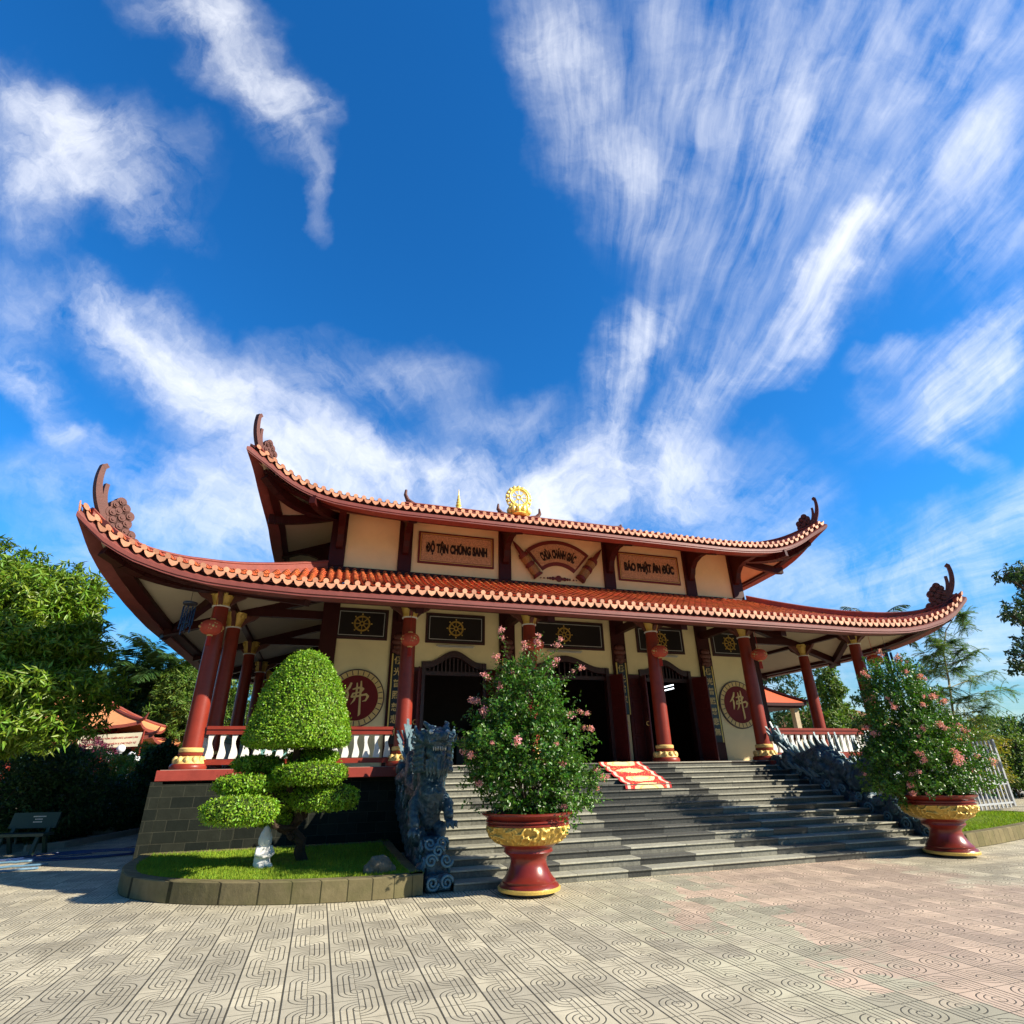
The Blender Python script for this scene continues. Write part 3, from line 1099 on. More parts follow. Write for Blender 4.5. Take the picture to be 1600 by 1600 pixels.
def build_roofs():
    lower = build_roof('lower_roof', RL, temple)
    build_fascia(RL, lower, 0)
    SL = (7.45, 4.25, 6.72)
    build_soffit(RL, lower, *SL)
    upper = build_roof('upper_roof', RU, temple)
    build_fascia(RU, upper, 0)
    SU = (7.70, 4.13, 9.36)
    build_soffit(RU, upper, *SU)
    for r, p in ((RL, lower), (RU, upper)):
        for sx in (-1, 1):
            for sy in (-1, 1):
                hip_ridge_and_horn(r, p, sx, sy)
    # soffit ribs
    rb = MB()
    for side in 'FRLB':
        h0, v0 = (SL[0], SL[1]) if side in 'FB' else (SL[1], SL[0])
        T = RL.cx if side in 'FB' else RL.cy
        col_v = 6.5 if side in 'FB' else 10.09
        # inner perimeter strip beside the fascia
        xs = np.linspace(-T + .55, T - .55, 50)
        pts = []
        for x in xs:
            vE, d = RL.edge(side, x)
            pts.append((float(x), float(vE) - .48))
        rib(rb, RL, side, pts, .30, .10, *SL)
        # rafters at the column lines
        lines = [x for x in XS[1:5]] if side in 'FB' else [-4.1, 0, 4.1]
        for x in lines:
            rib(rb, RL, side, [(x, v) for v in np.linspace(v0 + .02, float(RL.edge(side, x)[0]) - .40, 7)], .20, .26, *SL)
    # diagonal hip rafters with curved X beams at the corners
    for sx in (-1, 1):
        for sy in (-1, 1):
            pts = []
            for q in np.linspace(0, .90, 16):
                x = SL[0] + (RL.cx - SL[0]) * q; v = SL[1] + (RL.cy - SL[1]) * q
                pts.append((x, v))
            W = []
            for x, v in pts:
                z = soffit_z(RL, 'F', x, v, *SL) - .13 + .10 * q
                W.append((sx * x, CY + sy * v, z))
            for i in range(len(W) - 1):
                rb.bar(W[i], W[i + 1], .26, .34)
            # cross beams from corner column to the neighbouring rafters
            for (ax, av, bx, bv) in ((10.09, 6.5, 6.6, 4.35), (10.09, 6.5, 11.95, 3.6), (10.09, 6.5, 8.0, 8.3)):
                W = []
                for q in np.linspace(0, 1, 6):
                    x = ax + (bx - ax) * q; v = av + (bv - av) * q
                    on_side = (x - 7.45) / (12.2 - 7.45) > (v - 4.25) / (8.65 - 4.25)
                    zz = soffit_z(RL, 'R', v, x, *SL) if on_side else soffit_z(RL, 'F', x, v, *SL)
                    W.append((sx * x, CY + sy * v, zz - .10))
                for i in range(5):
                    rb.bar(W[i], W[i + 1], .16, .22)
    # architraves joining the columns
    zb = 5.80
    for y, s in ((0, 1), (13, -1)):
        for i in range(5):
            rb.box(XS[i], XS[i + 1], y - .09, y + .09, zb, zb + .26)
    YS = (0, 2.35, 6.5, 10.65, 13)
    for x in (-10.09, 10.09):
        for i in range(4):
            rb.box(x - .085, x + .085, YS[i] + .09, YS[i + 1] - .09, zb + .003, zb + .257)
    for x in XS[1:5]:
        rb.box(x - .085, x + .085, .09, WY - .06, zb + .006, zb + .25)
    for y in YS[1:4]:
        for s in (-1, 1):
            x0, x1 = sorted((s * 10.0, s * 7.56))
            rb.box(x0, x1, y - .085, y + .085, zb + .006, zb + .25)
    obj('roof_beams', rb, M_TRIM, lower)
    ub = MB()
    for side in 'FRLB':
        h0, v0 = (SU[0], SU[1]) if side in 'FB' else (SU[1], SU[0])
        T = RU.cx if side in 'FB' else RU.cy
        lines = [-5.43, -2.0, 2.0, 5.43] if side in 'FB' else [-1.4, 1.4]
        for x in lines:
            vE = float(RU.edge(side, x)[0])
            rib(ub, RU, side, [(x, v) for v in np.linspace(v0 + .10, vE - .33, 7)], .26, .16, *SU)
        xs = np.linspace(-T + .5, T - .5, 50)
        rib(ub, RU, side, [(float(x), float(RU.edge(side, x)[0]) - .42) for x in xs], .22, .09, *SU)
    for sx in (-1, 1):
        for sy in (-1, 1):
            for (ex, ev, w) in ((RU.cx - .55, RU.cy - .55, .24), (RU.cx - 1.9, RU.cy - .42, .17), (RU.cx - .62, RU.cy - 2.1, .17)):
                W = []
                for q in np.linspace(0, 1, 12):
                    x = SU[0] + (ex - SU[0]) * q; v = SU[1] + (ev - SU[1]) * q
                    on_side = (x - SU[0]) / (9.75 - SU[0]) > (v - SU[1]) / (6.12 - SU[1])
                    zz = soffit_z(RU, 'R', v, x, *SU) if on_side else soffit_z(RU, 'F', x, v, *SU)
                    W.append((sx * x, CY + sy * v, zz - .13))
                for i in range(11):
                    ub.bar(W[i], W[i + 1], w, .26)
    # carved brackets under the eave on each pilaster
    for x in (-7.5, -5.43, -2.0, 2.0, 5.43, 7.5):
        for s in (-1, 1):
            prof = [(0, 0), (1.55, -.48), (1.2, -.55), (.8, -.56), (.5, -.66), (.32, -.86), (.26, -1.05), (.16, -1.22), (0, -1.3)]
            prof = prof[::-1] if s > 0 else prof
            ub.prism(prof, lambda a, b, t: (x + t, CY + s * (SU[1] + .06 + a), 9.33 + b), -.10, .10)
    for y in (-1.4, 1.4):
        for s in (-1, 1):
            prof = [(0, 0), (1.55, -.48), (1.2, -.55), (.8, -.56), (.5, -.66), (.32, -.86), (.26, -1.05), (.16, -1.22), (0, -1.3)]
            ub.prism(prof, lambda a, b, t: (s * (SU[0] + .06 + a), CY + y + t, 9.33 + b), -.10, .10)
    obj('eave_brackets', ub, M_TRIM, upper)
    # main ridge with its finials and the gold wheel
    mr = MB()
    mr.box(-5.1, 5.1, CY - .14, CY + .14, 11.5, 11.88, bev=.03)
    mr.box(-5.15, 5.15, CY - .19, CY + .19, 11.88, 11.95, bev=.02)
    obj('main_ridge', mr, M_RIDGE, upper)
    for sx in (-1, 1):
        fb = MB()
        k_ = 1 if sx < 0 else .35
        pts = [(sx * 4.75, 11.9), (sx * 5.0, 11.9 + .2 * k_), (sx * 5.12, 11.9 + .45 * k_), (sx * 5.1, 11.9 + .68 * k_)]
        fb.tube([(a, CY, b) for a, b in pts], [.14, .10, .075, .05], 8)
        obj('ridge_finial', fb, M_HORN, upper)
        fb = MB()
        pts = [(sx * .62, 11.9), (sx * .85, 12.0), (sx * 1.0, 12.2), (sx * .98, 12.45)]
        fb.tube([(a, CY, b) for a, b in pts], [.16, .12, .08, .04], 8)
        obj('ridge_finial', fb, M_HORN, upper)
    sp_ = MB()
    sp_.lathe([(.16, 0), (.16, .1), (.10, .14), (.13, .24), (.09, .30), (.105, .38), (.07, .44), (.08, .52), (.05, .58), (.055, .66), (.025, .74), (.02, .9), (.004, 1.05)], -2.8, CY, 14, z0=11.9)
    obj('ridge_spire', sp_, M_GOLDB, upper)
    wh = MB()
    c = (0, CY - .05, 12.88)
    wh.torus(c, .44, .055, n=36)
    wh.torus(c, .36, .025, n=36)
    wh.torus(c, .11, .04, n=18)
    wh.torus((0, CY + .02, 12.84), .60, .035, n=24)
    for k in range(8):
        a = k * math.pi / 4
        dx, dz = math.sin(a), math.cos(a)
        wh.tube([(c[0] + dx * .08, c[1], c[2] + dz * .08), (c[0] + dx * .42, c[1], c[2] + dz * .42)], .026, 8)
    for k in range(16):
        a = k * math.pi / 8
        dx, dz = math.sin(a), math.cos(a)
        wh.sphere((c[0] + dx * .54, c[1] + .03, c[2] + dz * .54), (.085, .05, .085), 8, 6)
    # lotus cup beneath
    for row, (R0, z0, s) in enumerate(((.30, 12.10, 1.0), (.46, 12.20, 1.0), (.36, 12.32, .8))):
        for k in range(12):
            a = k * math.pi / 6 + row * .26
            wh.sphere((R0 * math.cos(a), CY + R0 * math.sin(a) * .7, z0), (.12 * s, .10 * s, .17 * s), 8, 6)
    wh.lathe([(.36, 0), (.42, .06), (.30, .2), (.32, .32)], 0, CY, 20, z0=11.93)
    obj('ridge_wheel', wh, M_GOLDB, upper)


build_roofs()


# ------------------------------------------------------------------ walls
def build_walls():
    # terrace
    tb = MB()
    tb.box(-10.42, -5.62, -.36, 13.4, 0, 1.55, 0)
    tb.box(5.62, 10.42, -.36, 13.4, 0, 1.55, 0)
    tb.box(-5.62, 5.62, -.40, 13.4, 0, 1.54, 0)
    ter = obj('terrace', tb, M_STONE, temple)
    lp = MB()
    lp.box(-10.56, -5.18, -.60, 13.55, 1.552, 1.764, 0, bev=.012)
    lp.box(5.18, 10.56, -.60, 13.55, 1.552, 1.764, 0, bev=.012)
    lp.box(-5.18, 5.18, -.44, 13.55, 1.60, 1.764, 0)
    obj('terrace_lip', lp, M_LIP, ter)
    fl = MB()
    fl.box(-10.50, -5.22, -.54, 13.49, 1.764, 1.772)
    fl.box(5.22, 10.50, -.54, 13.49, 1.764, 1.772)
    fl.box(-5.22, 5.22, -.42, 13.49, 1.7642, 1.7722)
    obj('terrace_floor', fl, mat('terrace_tile', (.40, .33, .27), .35, .5, .15, 5), ter)
    st = MB()
    st.box(-10.62, -10.40, -.58, -.34, 0, 1.55)
    st.box(-10.46, -8.9, -.55, -.345, 0, 1.50)
    obj('terrace_buttress', st, M_STONE, ter)

    # lower walls: four yellow panels between three doors
    wl = MB()
    T = .22
    def seg(x0, x1, z0=1.772, z1=6.75):
        wl.box(x0, x1, WY, WY + T, z0, z1)
    seg(-7.50, -5.23); seg(5.23, 7.50)

    def arch_bay(x0, x1, ox0, ox1, zs, zt):
        # wall above an ogee headed opening
        seg(x0, ox0, zs - .12); seg(ox1, x1, zs - .12)
        cx = (ox0 + ox1) / 2; hw = (ox1 - ox0) / 2
        prof = []
        for t in np.linspace(-1, 1, 25):
            a = abs(t)
            z = zs + (zt - zs) * (0.5 + 0.5 * math.cos(math.pi * min(1, a / .86))) if a < .86 else zs
            prof.append((cx + t * hw, z))
        for i in range(24):
            (xa, za), (xb, zb) = prof[i], prof[i + 1]
            wl.prism([(xa, za), (xb, zb), (xb, 6.75), (xa, 6.75)], lambda a, b, t: (a, t, b), WY + T, WY)
        return prof
    bays = []
    for x0, x1, ox0, ox1 in ((-5.23, -2.2, -4.67, -2.74), (-1.8, 1.8, -1.50, 1.50), (2.2, 5.23, 2.74, 4.67)):
        bays.append((x0, x1, ox0, ox1, arch_bay(x0, x1, ox0, ox1, 4.62, 4.97)))
    for x in (-5.43, -2.0, 2.0, 5.43):
        wl.box(x - .2, x + .2, WY, WY + T, 1.772, 6.75)
    # side and back walls
    wl.box(-7.50, -7.28, WY + T, 10.8, 1.772, 6.75)
    wl.box(7.28, 7.50, WY + T, 10.8, 1.772, 6.75)
    wl.box(-7.28, 7.28, 10.58, 10.8, 1.772, 6.75)
    wl.box(-7.49, 7.49, WY + .01, 10.79, 6.75, 6.87)
    wall = obj('lower_wall', wl, M_WALL, temple)
    # dark timber door panelling along both side verandas
    for s in (-1, 1):
        sdp = MB()
        xa, xb = sorted((s * 7.503, s * 7.56))
        sdp.box(xa, xb, WY + .30, 10.6, 1.775, 5.7)
        y = WY + .5
        while y < 10.2:
            for z0, z1 in ((1.95, 2.6), (2.75, 3.9), (4.05, 4.5), (4.75, 5.5)):
                xc, xd = sorted((s * 7.5605, s * 7.60))
                sdp.box(xc, xd, y, y + .62, z0, z1, bev=.015)
            y += .80
        obj('side_panelling', sdp, M_DOOR, wall)
    # added interior lining, coloured dark to deepen the shade behind the doorways
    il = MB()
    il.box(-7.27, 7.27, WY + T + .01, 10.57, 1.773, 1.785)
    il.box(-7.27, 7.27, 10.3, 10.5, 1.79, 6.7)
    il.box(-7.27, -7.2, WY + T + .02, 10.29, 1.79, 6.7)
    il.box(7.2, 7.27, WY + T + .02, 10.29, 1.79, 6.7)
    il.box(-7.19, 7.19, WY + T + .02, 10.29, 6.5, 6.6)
    obj('hall_lining', il, mat('hall_dark_lining', (.03, .012, .01), .5, .4, .3, 4), wall)
    al = MB()
    al.box(-2.2, 2.2, 8.6, 9.8, 1.79, 2.9, bev=.04)
    al.box(-1.3, 1.3, 8.9, 9.7, 2.9, 3.4, bev=.04)
    al.lathe([(.5, 0), (.62, .2), (.4, .5), (.36, .9), (.2, 1.1), (.22, 1.3), (.05, 1.5)], 0, 9.3, 20, z0=3.4)
    obj('altar', al, mat('altar_wood', (.10, .03, .015), .4, .5, .3, 6), wall)
    # lit twin tube lamp inside the right doorway
    lm = bpy.data.materials.new('tube_light'); lm.use_nodes = True
    bsd = lm.node_tree.nodes['Principled BSDF']
    bsd.inputs['Emission Color'].default_value = (.85, .95, 1, 1)
    bsd.inputs['Emission Strength'].default_value = 2.2
    a = px(1036, 1074, Y=5.0); b = px(1052, 1070, Y=5.0)
    tl = MB()
    for dz in (0, -.13):
        tl.tube([(a.x, 5.0, a.z + dz), (b.x, 5.0, b.z + dz)], .022, 8)
    obj('tube_light', tl, lm, wall)

    # pilasters
    for x in (-7.5, -5.43, -2.0, 2.0, 5.43, 7.5):
        pb = MB()
        w = .26 if abs(x) < 7 else .24
        z0 = 4.45 if abs(x) < 5 else 1.772
        pb.box(x - w, x + w, WY - .085, WY + .003 if abs(x) < 7 else WY + .26, z0, 6.80, bev=.01)
        p = obj('pilaster', pb, M_TRIM, temple)
        if abs(x) < 7:
            cb_ = MB()
            # carved console over the couplet board
            for zc, rr in ((5.35, .19), (5.20, .23), (5.05, .17), (4.92, .13)):
                cb_.sphere((x, WY - .10, zc), (rr, .10, .11), 12, 7)
            cb_.box(x - .2, x + .2, WY - .16, WY - .086, 4.88, 4.98, bev=.02)
            obj('carved_console', cb_, M_CARVE, p)
            bb = MB()
            zb = 2.35 if abs(x) > 5 else 3.2
            bb.box(x - .15, x + .15, WY - .115, WY - .087, zb, 4.85, bev=.008)
            bb.box(x - .19, x - .152, WY - .125, WY - .087, zb, 4.85, 1)
            bb.box(x + .152, x + .19, WY - .125, WY - .087, zb, 4.85, 1)
            brd = obj('couplet_board', bb, [M_BLACK, M_GOLD], p)
            txt = '佛光普照慈悲無量'
            for k, ch in enumerate(txt[:7]):
                zc = 4.66 - k * .33
                if zc < zb + .15: break
                put_text('character', ch, .24, M_GOLDW, brd, lambda a, b, t: (x + a, WY - .118 - t, zc + b), .006, .004)

    # door joinery
    for (x0, x1, ox0, ox1, prof) in bays:
        jb = MB()
        # jamb panels either side of the opening, transom and dark frame following the arch
        for a, b in ((x0 + .02, ox0 - .0), (ox1 + .0, x1 - .02)):
            if b - a < .25: continue
            jb.box(a, b, WY - .05, WY - .003, 1.775, 4.48, bev=.006)
            for z0, z1 in ((1.95, 2.5), (2.62, 3.6), (3.72, 4.05), (4.12, 4.36)):
                jb.box(a + .09, b - .09, WY - .075, WY - .051, z0, z1, bev=.012)
        for i in range(24):
            (xa, za), (xb, zb) = prof[i], prof[i + 1]
            jb.prism([(xa, za - .14), (xb, zb - .14), (xb, zb + .05), (xa, za + .05)], lambda a, b, t: (a, t, b), WY + .10, WY - .055, 1)
        jb.box(ox0 - .045, ox0 + .07, WY - .085, WY + .12, 1.775, 4.66, 1)
        jb.box(ox1 - .07, ox1 + .045, WY - .085, WY + .12, 1.775, 4.66, 1)
        jb.box(ox0 + .07, ox1 - .07, WY + .02, WY + .09, 4.28, 4.40, 1)
        # fretwork filling under the arch
        cx = (ox0 + ox1) / 2
        for t in np.linspace(-.9, .9, 15):
            xx = cx + t * (ox1 - ox0) / 2
            jb.box(xx - .02, xx + .02, WY + .04, WY + .07, 4.40, 4.52 + .30 * math.cos(t * 1.4) ** 2, 1)
        dr = obj('door_frame', jb, [M_DOOR, mat('door_frame_dark', (.035, .008, .008), .4, .5, .3, 8, bump=.5, bscale=30)], temple)
        # open folding leaves
        for s, xe in ((-1, ox0), (1, ox1)):
            lb = MB()
            lw, lh = .62, 2.62
            ang = R_(78)
            ax = Vector((-s * math.cos(ang) * 1.0, -math.sin(ang), 0)) if False else Vector((s * .24, -.97, 0))
            nx = Vector((ax.y, -ax.x, 0))
            c = Vector((xe + s * .06, WY - .10, 1.79 + lh / 2)) + ax * (lw / 2)
            lb.obox(c, ax, nx, (0, 0, 1), lw / 2, .022, lh / 2)
            for zc, hh in ((-1.0, .22), (-.25, .42), (.45, .16), (.95, .25)):
                for sd2 in (-1, 1):
                    lb.obox(c + Vector((0, 0, zc)) + nx * (.03 * sd2), ax, nx, (0, 0, 1), lw / 2 - .09, .010, hh)
            lf = obj('door_leaf', lb, M_DOOR, dr)
            hb = MB()
            hc = c + ax * (lw / 2 - .08) - nx * .05 * s
            hb.torus((hc.x, hc.y, hc.z - .2), .06, .012, n=16, m=6)
            obj('door_ring', hb, M_GOLDW, lf)
    # ring handles on the inner doors of the left opening
    rb = MB()
    for u in (713, 724):
        q = px(u, 1154, Y=2.75)
        rb.torus((q.x, q.y, q.z), .055, .010, n=18, m=6)
    obj('door_ring', rb, M_GOLDW, wall)

    # black panels with gold wheels above
    for x, w in ((-6.58, .775), (-3.69, .955), (0.0, 1.48), (3.69, .955), (6.58, .775)):
        pb = MB()
        z0, z1 = 5.24, 6.18
        pb.box(x - w, x + w, WY - .045, WY - .003, z0, z1, 1, bev=.01)
        pb.box(x - w + .06, x + w - .06, WY - .055, WY - .046, z0 + .06, z1 - .06, 0)
        for a0, a1, b0, b1 in ((x - w + .11, x + w - .11, z1 - .125, z1 - .11), (x - w + .11, x + w - .11, z0 + .11, z0 + .125),
                               (x - w + .11, x - w + .125, z0 + .126, z1 - .126), (x + w - .125, x + w - .11, z0 + .126, z1 - .126)):
            pb.box(a0, a1, WY - .060, WY - .0555, b0, b1, 2)
        p = obj('wall_panel', pb, [M_BLACK, mat('panel_border', (.05, .012, .012), .4, .5, .2, 6), M_LINE], temple)
        wb = MB()
        c = (x, WY - .075, (z0 + z1) / 2)
        wb.torus(c, .21, .022, n=28, m=6); wb.torus(c, .06, .02, n=14, m=6)
        wb.torus(c, .235, .008, n=28, m=5)
        for k in range(8):
            a = k * math.pi / 4
            dx, dz = math.sin(a), math.cos(a)
            wb.tube([(x + dx * .05, c[1], c[2] + dz * .05), (x + dx * .20, c[1], c[2] + dz * .20)], .014, 6)
            wb.tube([(x + dx * .22, c[1], c[2] + dz * .22), (x + dx * .27, c[1], c[2] + dz * .27)], .010, 6)
            wb.sphere((x + dx * .285, c[1], c[2] + dz * .285), .022, 7, 5)
        obj('dharma_wheel', wb, M_GOLD, p)
        if abs(x) < 6:
            lb = MB()
            lb.tube([(x - .55, WY - .10, 5.13), (x + .55, WY - .10, 5.13)], .022, 8)
            lb.box(x - .6, x + .6, WY - .12, WY - .003, 5.15, 5.175)
            obj('tube_lamp', lb, mat('unlit_tube', (.45, .44, .40), .4), p)

    # round calligraphy medallions
    for s, x in ((-1, -6.55), (1, 6.55)):
        mb_ = MB()
        c = (x, 3.58)
        def fy(a, b, t): return (c[0] + a, WY - t, c[1] + b)
        def ring(R0, t0, t1, mi):
            mb_.prism([(R0 * math.cos(q), R0 * math.sin(q)) for q in np.linspace(0, 2 * math.pi, 49)[:-1]], fy, t0, t1, mi)
        ring(.80, .003, .050, 1)
        ring(.765, .050, .058, 2)
        ring(.62, .058, .066, 0)
        for k in range(28):
            a = 2 * math.pi * k / 28
            ca, sa = math.cos(a), math.sin(a)
            mb_.prism([(ca * .63 - sa * .012, sa * .63 + ca * .012), (ca * .63 + sa * .012, sa * .63 - ca * .012), (ca * .755 + sa * .012, sa * .755 - ca * .012), (ca * .755 - sa * .012, sa * .755 + ca * .012)], fy, .0585, .064, 1)
        p = obj('medallion', mb_, [mat('medallion_red', (.15, .008, .006), .5, .2, .15, 5), mat('panel_border', (.05, .012, .012)), M_GOLDW], temple)
        sb = MB()
        sc_ = .92
        strokes = [  # brush strokes: points (x, y) and widths
            ([(-.17, .40), (-.22, .26), (-.33, .12), (-.42, .04)], [.05, .07, .05, .012]),
            ([(-.28, .20), (-.25, .05), (-.27, -.12), (-.29, -.22)], [.03, .065, .06, .02]),
            ([(-.12, .20), (.0, .24), (.12, .26), (.20, .22), (.14, .13), (.02, .10)], [.03, .05, .055, .06, .045, .03]),
            ([(.02, .10), (-.10, .07), (-.13, -.02), (.0, -.01), (.16, .03), (.30, .06), (.36, .0), (.30, -.12), (.20, -.15)], [.035, .05, .055, .05, .045, .06, .065, .045, .012]),
            ([(.0, .40), (.01, .22), (-.0, .05), (-.05, -.12), (-.14, -.24)], [.03, .06, .055, .05, .012]),
            ([(.12, .46), (.13, .25), (.12, .0), (.13, -.30), (.14, -.52), (.11, -.58)], [.035, .065, .055, .06, .065, .015]),
        ]
        for pts, wd in strokes:
            for i in range(len(pts) - 1):
                p0, p1 = Vector(pts[i]) * sc_, Vector(pts[i + 1]) * sc_
                nn = Vector((-(p1 - p0).y, (p1 - p0).x)).normalized()
                w0, w1 = wd[i] * .5, wd[i + 1] * .5
                q = [p0 - nn * w0, p1 - nn * w1, p1 + nn * w1, p0 + nn * w0]
                tt = .078 + .0006 * i
                sb.prism([tuple(v) for v in q], lambda a, b, t: (c[0] + a, WY - t, c[1] + .04 + b), .0665, tt)
                sb.prism([(p1.x + w1 * math.cos(e), p1.y + w1 * math.sin(e)) for e in np.linspace(0, 6.283, 11)[:-1]], lambda a, b, t: (c[0] + a, WY - t, c[1] + .04 + b), .0665, tt + .0003)
        obj('calligraphy', sb, M_GOLDW, p)

    # upper walls
    ub = MB()
    ub.box(-7.72, 7.72, WUY, WUY + .22, 7.2, 9.40)
    ub.box(-7.72, -7.50, WUY + .22, 10.65, 7.2, 9.40)
    ub.box(7.50, 7.72, WUY + .22, 10.65, 7.2, 9.40)
    ub.box(-7.50, 7.50, 10.43, 10.65, 7.2, 9.40)
    uw = obj('upper_wall', ub, M_WALL, temple)
    bs_ = MB()
    bs_.box(-7.86, 7.86, WUY - .10, WUY - .003, 7.36, 7.50)
    bs_.box(-7.86, -7.725, WUY - .003, 10.7, 7.36, 7.50)
    bs_.box(7.725, 7.86, WUY - .003, 10.7, 7.36, 7.50)
    obj('wall_base_band', bs_, M_TRIM, uw)
    for x in (-7.55, -5.43, -2.0, 2.0, 5.43, 7.55):
        pb = MB()
        w = .22 if abs(x) < 7 else .24
        pb.box(x - w, x + w, WUY - .10, WUY - .004 if abs(x) < 7 else WUY + .35, 7.51, 9.42, bev=.012)
        obj('upper_pilaster', pb, M_TRIM, uw)
        if abs(x) > 7:
            pb = MB().box(x - .20, x + .20, 10.3, 10.75, 7.51, 9.42)
            obj('upper_pilaster', pb, M_TRIM, uw)
    # rectangular name boards
    for x, words in ((-3.70, 'ĐỘ TẬN CHÚNG SANH'), (3.69, 'BÁO PHẬT ÂN ĐỨC')):
        nb = MB()
        w, z0, z1 = 1.31, 7.86, 8.99
        nb.box(x - w, x + w, WUY - .06, WUY - .003, z0, z1, 1, bev=.015)
        nb.box(x - w + .11, x + w - .11, WUY - .068, WUY - .061, z0 + .11, z1 - .11, 0)
        for a0, a1, b0, b1 in ((x - w + .07, x + w - .07, z1 - .09, z1 - .07), (x - w + .07, x + w - .07, z0 + .07, z0 + .09),
                               (x - w + .07, x - w + .09, z0 + .091, z1 - .091), (x + w - .09, x + w - .07, z0 + .091, z1 - .091)):
            nb.box(a0, a1, WUY - .07, WUY - .061, b0, b1, 2)
        p = obj('name_board', nb, [M_MOSAIC, mat('board_frame', (.14, .02, .015), .5, .4, .3, 12, bump=.5, bscale=30), M_GOLD], uw)
        put_text('lettering', words, .4, M_BLACK, p, lambda a, b, t: (x + a, WUY - .075 - t, (z0 + z1) / 2 + b), .008, .026, fitw=2.12, fith=.52)
    # fan-shaped centre board between two scroll ends
    fb = MB()
    M_SCR = mat('scroll_gilt', (.30, .17, .055), .5, .4, .6, 30, bump=.9, bscale=40)
    Cz = 7.30
    def arc(R0, a0, a1, n=18):
        return [(R0 * math.sin(q), Cz + R0 * math.cos(q)) for q in np.linspace(a0, a1, n)]
    A = .72
    
    def wy(a, b, t): return (a, WUY - t, b)
    def fan(R0, R1, aa, t0, t1, mi):
        o_ = arc(R1, -aa, aa); i_ = arc(R0, -aa, aa)
        for k in range(len(o_) - 1):
            fb.prism([i_[k], i_[k + 1], o_[k + 1], o_[k]], wy, t0, t1, mi)
    fan(.90, 1.85, A, .003, .055, 1)
    fan(1.03, 1.71, A * .93, .0555, .066, 0)
    for s in (-1, 1):
        bx, bz = s * .80, 7.74
        ex, ez = s * 1.55, 8.74
        d = Vector((ex - bx, 0, ez - bz)).normalized()
        fb.tube([(bx, WUY - .10, bz), (ex - d.x * .28, WUY - .10, ez - d.z * .28)], .16, 12, 1)
        for q0, q1, rr_, mi_ in ((-.02, .05, .19, 1), (.10, .40, .175, 2), (.45, .52, .19, 1), (.57, .80, .175, 2), (.84, .90, .185, 1)):
            fb.tube([(bx + d.x * q0, WUY - .10, bz + d.z * q0), (bx + d.x * q1, WUY - .10, bz + d.z * q1)], rr_, 12, mi_)
        fb.tube([(ex - d.x * .3, WUY - .10, ez - d.z * .3), (ex, WUY - .10, ez), (ex + d.x * .28, WUY - .10, ez + d.z * .28)], [.10, .075, .015], 10, 1)
    # ornament below
    for a, rr in ((0, .12), (-.22, .07), (.22, .07), (-.42, .04), (.42, .04), (-.56, .03), (.56, .03), (-.13, .05), (.13, .05), (-.33, .05), (.33, .05), (-.68, .022), (.68, .022)):
        fb.sphere((a, WUY - .03, 7.72 - abs(a) * .02), (rr, .03, rr), 10, 6, 1)
    p = obj('name_board', fb, [M_MOSAIC, mat('board_frame', (.14, .02, .015)), M_SCR], uw)
    p['label'] = 'fan shaped name board with scroll ends over the centre bay'
    mid = 1.36
    put_text('lettering', 'CHÙA CHÁNH GIÁC', .3, M_BLACK, p,
             lambda a, b, t: ((mid + b) * math.sin(a / mid), WUY - .07 - t, Cz + (mid + b) * math.cos(a / mid)), .008, .018, fitw=1.42, fith=.42)


build_walls()


# ------------------------------------------------------------------ columns and railings
def column_meshes():
    out = {}
    mb = MB()
    mb.lathe([(.205, .44), (.205, 1.0), (.195, 2.4), (.175, 3.6), (.172, 4.02)], n=28)
    out['shaft'] = mesh_from('column', np.concatenate(mb.v), mb.f, [M_RED], smooth=True)
    mb = MB()
    mb.lathe([(.37, 0), (.38, .05), (.36, .10), (.335, .12)], n=32, mi=0)
    mb.lathe([(.215, .27), (.25, .29), (.255, .33), (.225, .345)], n=28, mi=0)
    out_v = mb
    out_v.lathe([(.24, .35), (.25, .37), (.25, .42), (.232, .44), (.205, .445)], n=28, mi=1)
    # lotus petals round the foot
    for k in range(12):
        a = 2 * math.pi * k / 12
        for (rr, zz, s) in ((.285, .19, (.06, .06, .085)),):
            out_v.sphere((rr * math.cos(a), rr * math.sin(a), zz), s, 8, 6, 1)
    out_v.lathe([(.33, .12), (.31, .17), (.27, .25), (.215, .275)], n=28, mi=1)
    out['base'] = mesh_from('column_base', np.concatenate(out_v.v), out_v.f, [M_RED, M_GOLDW], out_v.m, smooth=True)
    mb = MB()
    mb.lathe([(.18, 3.66), (.20, 3.69), (.195, 3.73), (.215, 3.78), (.29, 4.02), (.31, 4.06), (.25, 4.08)], n=20, mi=0)
    for k in range(8):
        a = 2 * math.pi * k / 8
        mb.sphere((.27 * math.cos(a), .27 * math.sin(a), 3.98), (.06, .06, .09), 8, 5, 0)
    mb.lathe([(.205, 3.64), (.215, 3.655), (.205, 3.67)], n=20, mi=1)
    out['cap'] = mesh_from('capital', np.concatenate(mb.v), mb.f, [M_GOLD, M_WHITE], mb.m, smooth=True)
    mb = MB()
    # scrolled brackets under the beams
    for k in range(4):
        a = k * math.pi / 2
        ca, sa = math.cos(a), math.sin(a)
        prof = [(.12, 3.62), (.19, 3.68), (.34, 3.82), (.50, 3.90), (.62, 4.02), (.12, 4.02)]
        mb.prism(prof, lambda p, q, t: (p * ca - t * sa, p * sa + t * ca, q), -.05, .05)
    out['brk'] = mesh_from('scroll_bracket', np.concatenate(mb.v), mb.f, [M_CARVE], smooth=False)
    return out


